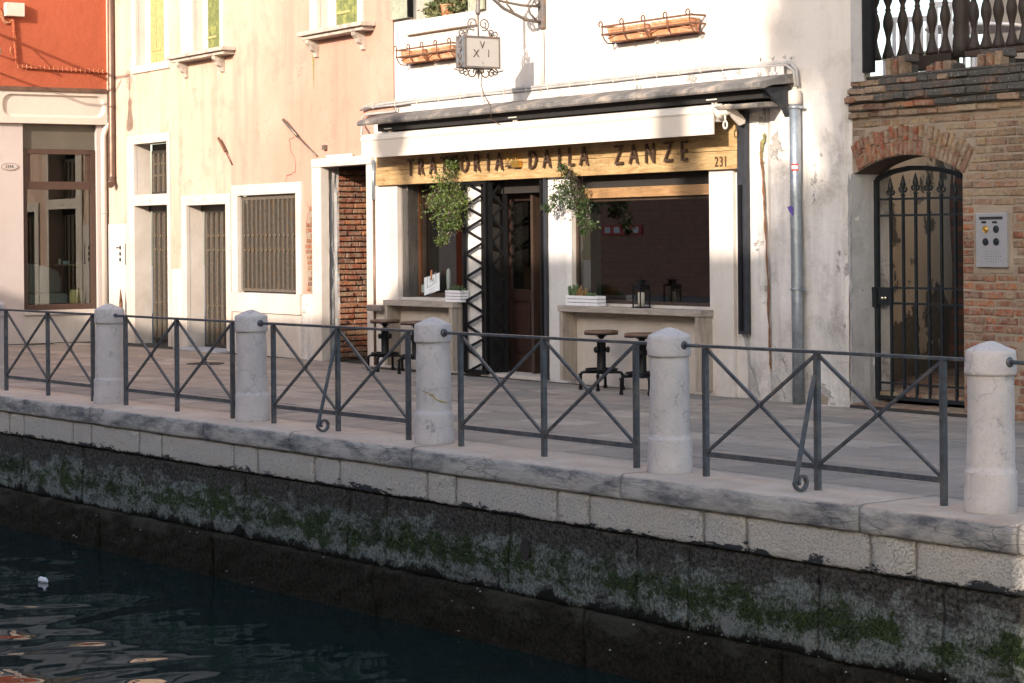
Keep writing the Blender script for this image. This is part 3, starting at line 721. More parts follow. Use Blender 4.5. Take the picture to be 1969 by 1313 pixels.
for k in range(8):
    y = 40+k*10; x = 24+k*.95; m.tube(cpath(RED, [(x-3, y), (x+3.5, y)], .05), .006, 4)
tag(m.build('cable_tie', MAT['terracotta'], cab), kind='stuff')
m = MB()
for k in range(3): m.tube(cpath(RED, [(-6, 12+k*5), (2, 22+k*6), (8, 38+k*3), (18, 44), (26, 36)], .035, .004), .009, 6)
m.tube(cpath(RED, [(21, 90), (19, 97), (22, 104), (27, 103)], .03), .007, 6)
m.build('loose_wire', MAT['terracotta'], cab)
# pipes in the corner
dp = thing('brown_downpipe', 'brown metal downpipe ending in an elbow at the house corner', 'downpipe', K.P(.2, 2.6, .12))
pu0 = K.U(214.5, 200, .06)
ztop = 9.4; ze = K.Z(214, 345, .06)
m = MB(); m.tube([K.P(pu0, ztop, .06), K.P(pu0, ze+.1, .06), K.P(pu0+.005, ze+.02, .065), K.P(pu0+.04, ze-.05, .09), K.P(pu0+.10, ze-.09, .13)], .056, 14); m.build('pipe', MAT['copper_pipe'], dp)
for yy_ in (205, 340):
    m = MB(); zz = K.Z(214, yy_, .06); m.lathe((K.P(pu0, zz, .06), K.u, -K.n, UPV), [(.058, -.012), (.066, -.012), (.066, .012), (.058, .012)], 14); m.build('collar', MAT['copper_pipe'], dp)
wp = thing('white_downpipe', 'thin white painted pipe beside the shop window', 'downpipe', RED.P(RL_-.2, 0, .06))
pu1 = RED.U(200, 400, .05); m = MB(); zt_ = RED.Z(204, 236, .05)
m.tube([RED.P(pu1, .3, .05), RED.P(pu1, zt_-.22, .05), RED.P(pu1+.03, zt_-.12, .05), RED.P(pu1+.12, zt_-.0, .05), RED.P(pu1+.12, zt_+.12, .05)], .045, 12); m.build('pipe', MAT['cream_paint'], wp)
m = MB(); m.lathe((RED.P(pu1, RED.Z(200, 409, .05), .05), RED.u, -RED.n, UPV), [(.045, -.012), (.052, -.012), (.052, .012), (.045, .012)], 12); m.build('collar', MAT['grey_plaster'], wp)
# shop interior: sofa, table, basket
def rp(x, y, o): u = RED.U(x, y, o); return u, RED.Z(x, y, o)
su, sz = rp(95, 560, -1.0)
sf = thing('sofa', 'grey rounded sofa behind the shop glass', 'sofa', RED.P(su, .3, -1.2))
u_a, u_b = RED.U(48, 540, -1.0), RED.U(124, 540, -1.0); zs_, zb_ = RED.Z(90, 563, -1.0), RED.Z(60, 505, -1.2); zb2 = RED.Z(120, 517, -1.2)
m = MB(); m.prism(RED.fr(), [(u_a-.6, zs_), (u_b, zs_), (u_b+.01, zb2-.15), (u_b-.04, zb2-.03), (u_b-.12, zb2), ((u_a+u_b)/2, (zb_+zb2)/2+.02), (u_a, zb_), (u_a-.6, zb_)], -1.45, -1.15); m.build('backrest', MAT['sofa_cloth'], sf, .04, seg=3)
bx(RED, u_a-.6, u_b-.03, max(.3, zs_-.45), zs_-.01, -1.5, -.75).build('seat', MAT['sofa_cloth'], sf, .05, seg=3)
tb = thing('cafe_table', 'small dark table with a thin wooden top inside the shop', 'table', RED.P(rp(140, 508, -.9)[0], .3, -.9))
ta, tz = rp(118, 509, -.8), RED.Z(140, 508, -.8); tbu = RED.U(156, 508, -.8)
bx(RED, ta[0], tbu, tz-.02, tz, -1.15, -.6).build('table_top', MAT['straw'], tb, .004); bx(RED, (ta[0]+tbu)/2-.12, (ta[0]+tbu)/2-.05, .1, tz-.02, -.95, -.88).build('table_leg', MAT['black_iron'], tb)
tc = thing('table_card', 'white folded card standing on the small cafe table', 'card', RED.P(ta[0]+.1, tz, -.8)); c_ = RED.U(127, 504, -.8)
bx(RED, c_-.05, c_+.05, tz, tz+.06, -.82, -.80).build('card', MAT['white_paper'], tc)
cd_ = thing('tea_light', 'small bright tea light glass on the cafe table', 'candle', RED.P(c_-.12, tz, -.8)); MB().lathe((RED.P(c_-.11, tz, -.8), RED.u, -RED.n, UPV), [(.02, 0), (.028, .05), (.022, .09), (.005, .1)], 10).build('glass', MAT['candle_wax'], cd_)
bk = thing('straw_basket', 'round woven straw basket behind the shop glass', 'basket', RED.P(RED.U(146, 582, -.5), zsill, -.5)); bu, bz = rp(146, 583, -.4)
bt_ = RED.Z(146, 557, -.4)
m = MB(); n_ = 14; pr = [(.085+.014*math.sin(i/n_*math.pi)+(.004 if i % 2 else 0), (bt_-bz)*i/n_) for i in range(n_+1)]; m.lathe((RED.P(bu, bz, -.4), RED.u, -RED.n, UPV), pr, 20); m.build('basket', MAT['straw'], bk)
bx(RED, u0-.1, u1+.2, .1, bz, -.9, -.142).build('display_shelf', MAT['dark_room'], rh)

# ================================================================ pink house
ph = thing('pink_house', 'faded pink plaster house with two barred doors and a grilled window', 'house', K.P(4, 0))
KE = K.U(757, 150)
dado_z = lambda x, y: K.Z(x, y)
h_tr = hp(K, 260, 324, 274, 374, .26); h_d1 = hp(K, 262, 326, 394, 668, .26); h_d1[2] = .0
h_d2 = hp(K, 362, 438, 393, 668, .26); h_d2[2] = .0
h_w = hp(K, 460, 573, 373, 564, .07)
h_ps = hp(K, 622, 709, 317, 690, .09); h_ps[2] = 0; h_ps[3] = K.Z(664, 318)
h_u1 = [K.U(263, 60), K.U(318, 60), K.Z(290, 122), 5.85, .16]; h_u2 = [K.U(373, 60), K.U(425, 60), K.Z(398, 99), 5.75, .16]; h_u3 = [K.U(612, 30), K.U(690, 30), K.Z(651, 54), 5.6, .16]

sheet(K, 0, K.L, 0, 9.5, [h_tr, h_d1, h_d2, h_w, h_ps, h_u1, h_u2, h_u3], 'wall', MAT['pink_plaster'], ph, rmat=MAT['istrian_stone'])
sheet(K, K.L, KE, 3.08, 9.5, [], 'wall_end', MAT['pink_plaster'], ph)
bx(K, 0, K.L, 9.5, 9.7, -6, .35).build('roof', MAT['terracotta'], ph)
FK = K.fr()
# stone dado panels standing proud of the plaster
zd1 = K.Z(230, 430); zd2 = K.Z(340, 517)
def kb(u0, u1, z0, z1, o, name, mat='istrian_stone', bev=.006, o0=-.02): return bx(K, u0, u1, z0, z1, o0, o).build(name, MAT[mat], ph, bev)
fl1 = K.U(248, 500); fr1 = K.U(331, 500); fl2 = K.U(352, 520); fr2 = K.U(447, 520); fl3 = K.U(449, 460); fr3 = K.U(583, 460)
kb(.06, fl1-.003, 0, zd1, .018, 'dado_panel', 'white_plaster'); kb(fr1+.003, fl2-.003, 0, zd2, .018, 'dado_panel', 'white_plaster')
# stone surrounds
def surround(h, ul, ur, zt, name, o=.03, sill=None, mid=None):
    m = MB(); z0 = 0 if sill is None else h[2]
    m.box(FK, ul, h[0]+.004, -.03, o, z0, zt); m.box(FK, h[1]-.004, ur, -.03, o, z0, zt); m.box(FK, h[0]+.004, h[1]-.004, -.03, o, h[3]-.004, zt)
    if mid: m.box(FK, h[0], h[1], -.03, o, mid[0], mid[1])
    return m.build(name, MAT['istrian_stone'], ph, .005)
m = MB(); z1 = K.Z(290, 258)
m.box(FK, fl1, h_tr[0]+.004, -.03, .03, 0, z1); m.box(FK, h_tr[1]-.004, fr1, -.03, .03, 0, z1); m.box(FK, h_tr[0]+.004, h_tr[1]-.004, -.03, .03, h_tr[3]-.004, z1)
m.box(FK, h_tr[0]+.004, h_tr[1]-.004, -.215, .03, h_d1[3]-.004, h_tr[2]+.004); m.build('door_surround', MAT['istrian_stone'], ph, .005)
surround(h_d2, fl2, fr2, K.Z(400, 374), 'door_surround')
surround(h_w, fl3, fr3, K.Z(515, 353), 'window_surround', .035, sill=1)
zsb = K.Z(516, 602); kb(fl3+.0, K.U(582, 575), zsb, h_w[2], .05, 'window_sill')
kb(fl3, K.U(500, 640), 0, zsb-.003, .02, 'stone_panel'); kb(K.U(500, 640)+.006, K.U(548, 640), 0, zsb-.003, .018, 'stone_panel'); kb(K.U(548, 640)+.006, K.U(582, 640), 0, zsb-.003, .02, 'stone_panel')
kb(K.U(582, 640)+.006, K.U(605, 640), 0, K.Z(595, 566), .012, 'stone_panel', 'rough_white_plaster')
# brown damp strips that end the plaster
kb(.08, fl1-.004, zd1+.0, K.Z(230, 418), .012, 'plaster_edge', 'pink_plaster'); 
# door reveals with a dark lower soffit, and the folding grilles
def grille(h, d, ztop, rivz, n, uoff, name, label=None, side=.1):
    """folding steel grille: channels with thin bars and bright rivets"""
    g = MB(); u0 = h[0]+uoff; 
    g.box(FK, u0, h[1], -d-.01, -d+.02, ztop, ztop+.05); g.box(FK, u0, h[1], -d-.01, -d+.02, h[2]+.01, h[2]+.05); g.box(FK, u0-.012, u0+.012, -d-.015, -d+.025, h[2]+.01, ztop+.05)
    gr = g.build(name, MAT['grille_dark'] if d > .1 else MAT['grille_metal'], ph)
    if label: gr['label'] = label
    step = (h[1]-u0)/n; me = None
    for i in range(n):
        uc = u0+step*(i+.5)
        b = MB(); b.box(FK, uc-step*.30, uc-step*.02, -d, -d+.022, h[2]+.05, ztop); b.box(FK, uc-step*.36, uc-step*.30, -d, -d+.034, h[2]+.05, ztop)
        b.box(FK, uc-step*.02, uc+step*.04, -d, -d+.034, h[2]+.05, ztop)
        b.box(FK, uc+step*.22, uc+step*.34, -d-.012, -d+.006, h[2]+.05, ztop-.04)
        b.build('bar', MAT['grille_metal'], gr)
    b = MB()
    for z in rivz:
        for i in range(n):
            uc = u0+step*(i+.66); b.box(FK, uc-.014, uc+.014, -d-.0, -d+.030, z-.014, z+.014); b.box(FK, uc-step*.5, uc+step*.5, -d-.006, -d-.002, z-.01, z+.01)
    tag(b.build('rivet', MAT['chrome'], gr), kind='stuff')
    return gr
def riv(x, ys): return [K.Z(x, y) for y in ys]
gd2 = K.U(383, 500, -.25)-h_d2[0]
D2 = [h_d2[0], h_d2[1], .02, h_d2[3]]
bx(K, h_d2[0]+.001, h_d2[1]-.001, .0, h_d2[3]-.001, -.31, -.29).build('door', MAT['grey_wood'], ph)
grille(D2, .25, K.Z(410, 409, -.25), riv(410, (453, 481, 590)), 7, .12, 'folding_grille', 'rusty folding door grille')
m = MB(); m.box(FK, h_d2[0]+.001, h_d2[1]-.001, -.29, -.22, K.Z(410, 406, -.25), h_d2[3]-.001); m.build('lintel_box', MAT['grille_dark'], ph)
bx(K, h_d1[0]+.001, h_d1[1]-.001, 0, h_d1[3]-.001, -.31, -.29).build('door', MAT['grey_wood'], ph)
grille([h_d1[0], h_d1[1], .05, h_d1[3]], .25, K.Z(310, 409, -.25), riv(310, (453, 480, 583)), 6, .14, 'folding_grille')
bx(K, h_d1[0]+.001, h_d1[1]-.001, K.Z(310, 406, -.25), h_d1[3]-.001, -.29, -.22).build('lintel_box', MAT['grille_dark'], ph)
bx(K, h_tr[0]+.001, h_tr[1]-.001, h_tr[2]+.001, h_tr[3]-.001, -.31, -.29).build('transom', MAT['grey_wood'], ph)
grille([h_tr[0], h_tr[1], h_tr[2], h_tr[3]], .25, h_tr[3]-.16, [h_tr[3]-.32, h_tr[3]-.5], 6, .14, 'folding_grille')
bx(K, h_w[0]+.001, h_w[1]-.001, h_w[2]+.001, h_w[3]-.001, -.14, -.12).build('shutter_back', MAT['grille_dark'], ph)
grille([h_w[0]+.03, h_w[1]-.01, h_w[2]+.01, h_w[3]], .06, h_w[3]-.07, riv(515, (452, 481)), 13, 0, 'window_grille')
# house numbers over the doors (faint, two rows)
text('257', K, K.U(398, 384), K.Z(398, 382), .031, .05, MAT['grey_patch'], 'door_number', ph, .003); text('258', K, K.U(291, 386), K.Z(291, 386), .031, .045, MAT['grey_patch'], 'door_number', ph, .003)
# upper windows: plank shutters
def upwin(h, mat, fl, fr, name, zt=6.2):
    m = MB(); m.box(FK, fl, h[0]+.004, -.03, .025, h[2]-.0, zt); m.box(FK, h[1]-.004, fr, -.03, .025, h[2], zt); m.box(FK, h[0], h[1], -.03, .025, h[3], zt)
    wv = m.build('window', MAT['istrian_stone'], ph, .004)
    a = h[0]+(h[1]-h[0])*.28; n = 3; r = random.Random(int(h[0]*99))
    e = [a, a+(h[1]-a)*.27, a+(h[1]-a)*.62, h[1]-.003]
    for i in range(3): bx(K, e[i]+.003, e[i+1]-.004, h[2]+.01, h[3], -.13, -.105+r.uniform(0, .006)).build('plank', MAT[mat[i]], wv, .003)
    for dz in (.20, 1.1):
        bx(K, e[0]+.01, e[2]-.1, h[2]+dz, h[2]+dz+.035, -.10, -.09).build('hinge_strap', MAT['shutter_yellow'], wv); bx(K, e[2]+.12, e[3]-.02, h[2]+dz+.02, h[2]+dz+.05, -.10, -.09).build('hinge_strap', MAT['shutter_yellow'], wv)
    bx(K, h[0], a, h[2], h[3], -.158, -.14).build('shutter_box', MAT['shop_plaster'], wv)
    return wv
Y, G = 'shutter_yellow', 'shutter_green'
upwin(h_u1, (Y, Y, Y), K.U(255, 60), K.U(327, 60), 'w'); kb(K.U(255, 60), K.U(327, 60), h_u1[2]-.12, h_u1[2]-.001, .03, 'window_sill')
upwin(h_u2, (G, G, G), K.U(350, 60), K.U(432, 60), 'w'); upwin(h_u3, (G, G, G), K.U(598, 30), K.U(700, 30), 'w')
def stonesill(xl, xr, yt, h, bxs):
    a, b = K.U(xl, yt, .2), K.U(xr, yt, .2); zt = h[2]-.005
    m = MB(); m.box(FK, a, b, 0, .23, zt-.055, zt); m.box(FK, a+.05, b-.05, 0, .18, zt-.105, zt-.055); s_ = m.build('stone_sill', MAT['sill_stone'], ph, .008)
    for u in bxs:
        q = [(0, zt-.105), (.17, zt-.105), (.165, zt-.15), (.12, zt-.19), (.10, zt-.24), (.05, zt-.27), (.04, zt-.33), (0, zt-.34)]
        m = MB(); m.prism((K.P(u, 0), K.u, K.n, UPV), q, -.05, .05, ax='a'); m.build('bracket', MAT['sill_stone'], ph, .006)
stonesill(322, 430, 115, h_u2, (K.U(350, 135, .08), K.U(420, 125, .08))); stonesill(574, 697, 68, h_u3, (K.U(600, 85, .08), K.U(690, 75, .08)))
m = MB(); ms = K.P(K.U(603, 105), 0); us = K.U(603, 120)
m.prism(FK, [(us-.035, K.Z(603, 104)), (us+.03, K.Z(603, 104)), (us+.02, K.Z(603, 140)), (us+.005, K.Z(603, 174)), (us-.015, K.Z(603, 140))], 0, .003); m.build('moss_streak', MAT['moss_stain'], ph)
for x, yy0, yy1 in ((354, 146, 185), (420, 136, 158)):
    m = MB(); us = K.U(x, 140); m.prism(FK, [(us-.03, K.Z(x, yy0)), (us+.03, K.Z(x, yy0)), (us+.015, K.Z(x, (yy0+yy1)/2)), (us, K.Z(x, yy1)), (us-.02, K.Z(x, (yy0+yy1)/2))], 0, .003); m.build('damp_streak', MAT['shop_plaster'], ph)
# passage: stone frame, rough inner jamb, brick side wall
ztp = K.Z(660, 302)
uJ0, uJ1 = K.U(605, 480), h_ps[0]; uR1 = K.L-.02
m = MB(); m.box(FK, uJ0, uJ1+.004, -.10, .04, 0, h_ps[3]-.005); m.box(FK, h_ps[1]-.004, uR1, -.10, .03, 0, h_ps[3]-.005); m.box(FK, uJ0, uR1, -.12, .045, h_ps[3]-.004, ztp); m.build('passage_frame', MAT['istrian_stone'], ph, .012)
# rough plaster jamb between frame and brickwork
m = MB(); nz_ = 46; no_ = 5
G_ = [[K.P(h_ps[0]-.02+.018*noise.noise(Vector((i*.23, j*.9, 1)))+ (.03 if j == 0 else 0), h_ps[3]*i/nz_, -.08-.17*j/no_) for j in range(no_+1)] for i in range(nz_+1)]
for i in range(nz_):
    for j in range(no_): m.face([G_[i][j], G_[i][j+1], G_[i+1][j+1], G_[i+1][j]], True)
m.build('rough_jamb', MAT['grey_plaster'], ph, recalc=False)  # grey coat stands in for the half shade on this jamb
sideA = K.P(h_ps[0]-.03, 0, -.24); AL = Wall(tuple((sideA)[:2]), tuple((sideA-K.n*1.9)[:2]))   # alley side wall, faces +u
m = MB(); m.box(AL.fr(), 0, 1.9, -.3, -.012, 0, h_ps[3]+.2); m.build('alley_side_wall', MAT['dark_mortar'], ph)
zz = .04; rw = 0; sidew = thing('alley_brick_wall', 'dark weathered brick wall inside the narrow passage', 'brick wall', AL.P(.5, 0))
while zz < 2.5:
    uu = -.0 + (.13 if rw % 2 else 0)-.13
    while uu < 1.25:
        L = rnd.uniform(.20, .27) if rnd.random() < .75 else rnd.uniform(.11, .14)
        a, b = max(uu, 0.0), uu+L-.012
        if b-a > .04: brick(AL, (a+b)/2, zz+.029, b-a, .058, -.012, rnd.uniform(.012, .05), 'red_brick', sidew, rnd.uniform(-.02, .02))
        uu += L
    zz += .074; rw += 1
p = K.P
m = MB(); h2 = h_ps[3]
m.face([p(h_ps[1]+.1, 0, -.2), p(h_ps[1]+.1, 0, -2.6), p(h_ps[1]+.1, h2+.15, -2.6), p(h_ps[1]+.1, h2+.15, -.2)]); m.face([p(h_ps[0]-1, 0, -2.6), p(h_ps[1]+.2, 0, -2.6), p(h_ps[1]+.2, h2+.2, -2.6), p(h_ps[0]-1, h2+.2, -2.6)])
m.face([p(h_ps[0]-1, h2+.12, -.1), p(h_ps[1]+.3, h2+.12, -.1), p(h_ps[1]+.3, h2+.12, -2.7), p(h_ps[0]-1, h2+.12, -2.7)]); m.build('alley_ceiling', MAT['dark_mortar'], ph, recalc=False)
# exposed bricks between window and passage
zz = K.Z(597, 560); r = random.Random(5); ua_, ub_ = K.U(588, 480), K.U(604, 480)
m = MB(); m.prism(FK, [(ua_+.06, K.Z(597, 560)), (ub_-.005, K.Z(597, 566)), (ub_-.005, K.Z(597, 372)), (ub_-.09, K.Z(597, 385)), (ua_+.09, K.Z(597, 420)), (ua_+.04, K.Z(597, 455)), (ua_+.02, K.Z(597, 520))], 0, .004); m.build('exposed_mortar', MAT['brick_mortar'], ph)
while zz < K.Z(597, 385):
    f = (zz-K.Z(597, 560))/(K.Z(597, 385)-K.Z(597, 560)); lo = ua_+.04+.10*f*r.random()+.05*math.sin(zz*7); 
    sp = r.uniform(.3, .7)*(ub_-lo)+lo
    for a, b in ((lo, sp-.008), (sp+.004, ub_-.008)):
        if b-a > .05 and r.random() < .93: brick(K, (a+b)/2, zz+.03, b-a, .056, .003, .010, 'red_brick', ph, 0, .05)
    zz += .072
# iron stubs and diagonal rods
m = MB(); m.tube([K.P(K.U(546, 230, .05), K.Z(546, 230, .05), .06), K.P(K.U(573, 262, .04), K.Z(573, 262, .04), .05)], .022, 6); m.tube([K.P(K.U(573, 262, .04), K.Z(573, 262, .04), .05), K.P(K.U(609, 300, .03), K.Z(609, 300, .03), .03)], .012, 6)
ir = thing('iron_rod', 'old iron rod set slanting above the passage doorway', 'rod', K.P(K.U(575, 262), K.Z(575, 262))); m.build('rod', MAT['grille_metal'], ir)
m = MB(); m.tube([K.P(K.U(421, 265, .05), K.Z(421, 265, .05), .06), K.P(K.U(434, 292, .05), K.Z(434, 292, .05), .05)], .02, 6); m.tube([K.P(K.U(434, 292, .05), K.Z(434, 292, .05), .05), K.P(K.U(445, 317, .03), K.Z(445, 317, .03), .02)], .009, 6)
ir = thing('iron_rod', 'short iron rod sticking out of the pink wall above the second barred door', 'rod', K.P(K.U(434, 292), K.Z(434, 292))); m.build('rod', MAT['rust_metal'], ir)
m = MB(); m.box(FK, K.U(625, 285), K.U(630, 285), 0, .05, K.Z(627, 288), K.Z(627, 279)); ir = thing('iron_stub', 'rusty iron stub in the wall above the passage lintel', 'iron stub', K.P(K.U(627, 285), K.Z(627, 285))); m.build('stub', MAT['grille_metal'], ir)
# cracks
def crack(W, pts, wd, mat, par, off=.0, j=1.2, name='crack'):
    P = []
    for i in range(len(pts)-1):
        for k in range(4):
            t_ = k/4; P.append((pts[i][0]*(1-t_)+pts[i+1][0]*t_+rnd.uniform(-j, j), pts[i][1]*(1-t_)+pts[i+1][1]*t_+rnd.uniform(-j, j)))
    P.append(pts[-1]); m = MB(); ww = [rnd.uniform(.4, 1)*wd for _ in P]; ww[0] = ww[-1] = .0005
    uv = [W.at(*q) for q in P]
    for i in range(len(uv)-1):
        (a, b), (c, d_) = uv[i], uv[i+1]
        if abs(d_-b) > abs(c-a): q = [(a-ww[i], b), (a+ww[i], b), (c+ww[i+1], d_), (c-ww[i+1], d_)]
        else: q = [(a, b-ww[i]), (a, b+ww[i]), (c, d_+ww[i+1]), (c, d_-ww[i+1])]
        m.face([W.P(x, z, off+.004) for x, z in q])
    return m.build(name, MAT[mat], par)
crack(K, [(568, 262), (556, 268), (560, 290), (569, 310), (568, 330), (552, 338), (547, 352)], .006, 'rust_metal', ph)
crack(K, [(588, 385), (596, 400), (591, 420), (588, 445), (596, 470)], .008, 'dark_mortar', ph)
crack(K, [(244, 560), (247, 590), (246, 620), (247, 655)], .012, 'grey_patch', ph); crack(K, [(214, 532), (224, 530), (240, 541)], .004, 'grey_patch', ph)
# plates and bells
bp = thing('doorbell_plate', 'three round doorbells in a column beside the first barred door', 'doorbell', K.P(K.U(235, 490), K.Z(235, 490)))
bx(K, K.U(228, 490), K.U(240, 490), K.Z(235, 515), K.Z(235, 466), .018, .022).build('plate', MAT['white_plaster'], bp)
for y in (476, 488, 499):
    m = MB(); m.lathe((K.P(K.U(234, y), K.Z(234, y), .02), K.u, UPV, K.n), [(.032, 0), (.032, .012), (.014, .018)], 14); m.build('bell_button', MAT['gate_iron'], bp)
bx(K, K.U(226, 476), K.U(231, 476), K.Z(228, 477.5), K.Z(228, 475), .02, .024).build('name_strip', MAT['gate_iron'], bp); bx(K, K.U(243, 488), K.U(244, 488), K.Z(243, 509), K.Z(243, 468), .02, .024).build('groove', MAT['gate_iron'], bp)
pp = thing('passage_plate', 'white stone plate with faint numbers above the dark passage', 'number plate', K.P(K.U(660, 304), K.Z(660, 304)))
bx(K, K.U(634, 303), K.U(683, 303), K.Z(658, 311), K.Z(658, 297), .04, .052).build('plate', MAT['white_paint_wood'], pp, .002)
text('Calle', K, K.U(646, 305), K.Z(646, 305.5), .052, .05, MAT['grey_patch'], 'lettering', pp, .002, 1.0); text('232', K, K.U(673, 300), K.Z(673, 302), .052, .06, MAT['grey_patch'], 'lettering', pp, .002, 1.2)
m = MB(); m.tube([K.P(K.U(235, 600, .1), 0.0, .12), K.P(K.U(235, 600, .1), K.Z(235, 580, .1), .12)], .03, 8); m.tube([K.P(K.U(235, 600, .1), K.Z(235, 580, .1), .12), K.P(K.U(234, 555, .1), K.Z(234, 556, .1), .12)], [.028, .006], 8)
ip = thing('iron_post', 'thin rusty iron stake against the wall behind the second bollard', 'post', K.P(K.U(235, 600), 0, .12)); m.build('post', MAT['rust_metal'], ip)
dm = thing('doormat', 'pale grey slab lying at the foot of the second barred door', 'doormat', K.P((h_d2[0]+h_d2[1])/2, .0, .1))
m = MB(); F = FK; m.prism(F, [(h_d2[0]-.0, .26), (h_d2[1]+.12, .26), (h_d2[1]+.12, -.0), (h_d2[1]-.05, -.22), (h_d2[0]+.25, -.22), (h_d2[0]+.0, .0)], .0, .025, ax='c'); m.build('mat', MAT['mat_grey'], dm)
# street lamp on the red wall, beyond the frame: its shadow falls across both walls
lu, lz = K.U(250, 248), K.Z(250, 248); tl = 3.0
LP = K.P(lu, lz)+Vector((.37, -1.02, .36))*(tl/1.0)*.9
sl_ = thing('street_lamp', 'iron wall lamp on a scrolled bracket fixed to the red wall', 'street lamp', LP)
m = MB(); m.lathe((LP, Vector((1, 0, 0)), Vector((0, 1, 0)), UPV), [(.10, 0), (.13, .04), (.12, .12), (.085, .22), (.07, .30), (.06, .36), (.085, .42), (.02, .50), (.012, .62)], 14); m.build('lantern', MAT['lamp_grey'], sl_)
# attach to red wall
tr_ = (LP-RED.A).dot(RED.n); ft = LP-RED.n*tr_
m = MB(); m.tube([LP+Vector((0, 0, .60)), LP+Vector((0, 0, .85)), ft+Vector((0, 0, .85))], .024, 8); m.tube([ft+Vector((0, 0, .2)), LP*.5+ft*.5+Vector((0, 0, .30)), LP*.85+ft*.15+Vector((0, 0, .80))], .02, 8)
m.tube([ft+Vector((0, 0, .1)), ft+Vector((0, 0, 1.0))], .035, 8); m.tube([ft*.7+LP*.3+Vector((0, 0, .84)), ft*.6+LP*.4+Vector((0, 0, .6)), ft+Vector((0, 0, .45))], .016, 8); m.build('bracket', MAT['lamp_grey'], sl_)
# ================================================================ white house with the trattoria
wh = thing('white_house', 'white plastered house above the trattoria front with a shuttered upper window', 'house', T.P(5, 0)); FT = T.fr()
def tb_(u0, u1, z0, z1, o0, o1, name, mat, bev=0, par=None): return bx(T, u0, u1, z0, z1, o0, o1).build(name, MAT[mat], par or wh, bev)
uC = 1.17; zF0 = 2.30
w_l = [T.U(770, 460), T.U(893, 460), T.Z(832, 573), zF0+.08, .30]; w_d = [T.U(930, 500), T.U(1049, 500), 0, zF0+.08, .34]; w_r = [T.U(1099, 480), T.U(1371, 480), T.Z(1235, 586), zF0+.08, .10]
uR = T.U(1641, 600); uG = T.U(1664, 60)
sheet(T, uC, uR, 0, 3.1, [w_l, w_d, w_r], 'wall', MAT['white_plaster'], wh)
zuw = T.Z(860, 30); h_uw = [T.U(795, 20), T.U(905, 10), zuw, 5.9, .22]
sheet(T, KE+T.U(757, 150)-KE, uG, 3.1, 9.5, [h_uw], 'upper_wall', MAT['white_plaster'], wh)
m = MB(); m.prism(T.fr(), [(uC, .35), (uG, .35), (uG, -.35), (uG-7, -6), (uC, -6)], 9.5, 9.7, ax='c'); m.build('roof', MAT['terracotta'], wh); tb_(uR-.02, uR, 0, 3.1, -.5, -.001, 'wall_end', 'rough_white_plaster')
m = MB(); m.face([T.P(uG, 3.0, 0), T.P(uG, 9.5, 0), T.P(uG, 9.5, -.06), T.P(uG, 3.0, -.06)]); m.face([T.P(uG, 3.0, -.06), T.P(uG, 9.5, -.06), T.P(uG-7, 9.5, -6), T.P(uG-7, 3.0, -6)]); m.build('side_wall', MAT['rough_white_plaster'], wh)
tb_(T.U(1640, 80), uG+.01, 3.05, 9.5, .002, .03, 'stucco_strip', 'grey_plaster', .006)
# thick rough outer coat to the right of the trattoria, in panels with cracked joints
def roughpanel(u0, u1, z0, z1, o, name, mat, amp=.008, step=.07, par=None, W=T, edge=True):
    m = MB(); nu, nz = max(2, int((u1-u0)/step)), max(2, int((z1-z0)/step)); G = []
    for i in range(nz+1):
        rw = []
        for j in range(nu+1):
            u, z = u0+(u1-u0)*j/nu, z0+(z1-z0)*i/nz; q = noise.noise(Vector((u*2.3+5, z*2.3, o*40)))
            e = (j in (0, nu)) and edge
            du = .012*noise.noise(Vector((z*9, u, 4))) if e else 0
            rw.append(W.P(u+du, z, 0 if e else o+amp*q))
        G.append(rw)
    for i in range(nz):
        for j in range(nu): m.face([G[i][j], G[i][j+1], G[i+1][j+1], G[i+1][j]], True)
    return m.build(name, MAT[mat], par or wh, recalc=False)
uP = T.U(1436, 500); uRust = T.U(1477, 500)
roughpanel(uP-.0, uRust-.01, 0, 3.02, .024, 'wall_panel', 'rough_white_plaster'); roughpanel(uRust+.01, uR-.0, 0, 3.0, .030, 'wall_panel', 'rough_white_plaster', .010)
crack(T, [(1467, 268), (1470, 330), (1473, 380), (1476, 430), (1478, 480), (1481, 540), (1482, 600), (1484, 650), (1487, 715)], .022, 'rust_stain', wh, .026, .8, 'rust_streak')
crack(T, [(1474, 255), (1470, 275), (1468, 300), (1469, 320)], .03, 'moss_stain', wh, .024, 1.5, 'rust_streak')
crack(T, [(1637, 330), (1638, 400), (1639, 470), (1640, 540), (1640, 600), (1641, 660), (1641, 720), (1641, 775)], .022, 'grey_patch', wh, .032, .8)
crack(T, [(1639, 560), (1640, 620), (1640, 700), (1641, 776)], .010, 'dark_mortar', wh, .036, .9)
crack(T, [(1432, 560), (1436, 600), (1433, 640), (1440, 665), (1446, 700), (1455, 722), (1460, 745), (1466, 765)], .020, 'grey_patch', wh, .03, 1.8)
crack(T, [(1497, 720), (1505, 735), (1510, 750), (1514, 768)], .018, 'grey_patch', wh, .03, 1.8); crack(T, [(1436, 470), (1440, 500), (1434, 530), (1436, 560)], .02, 'grey_patch', wh, .03, 2)
crack(T, [(1478, 172), (1500, 178), (1522, 168)], .006, 'grey_patch', wh, .026); crack(T, [(1440, 165), (1453, 178), (1470, 170)], .006, 'grey_patch', wh, .026)
crack(T, [(1430, 0), (1425, 30), (1432, 50), (1420, 90), (1428, 125)], .012, 'rough_white_plaster', wh, .002, 3)
m = MB(); m.prism(FT, [(T.U(1578, 760), T.Z(1578, 758)), (T.U(1586, 760), T.Z(1586, 757)), (T.U(1597, 765), T.Z(1597, 766)), (T.U(1596, 775), T.Z(1596, 777)), (T.U(1578, 775), T.Z(1578, 776))], .03, .04); m.build('bare_patch', MAT['brick_mortar'], wh)
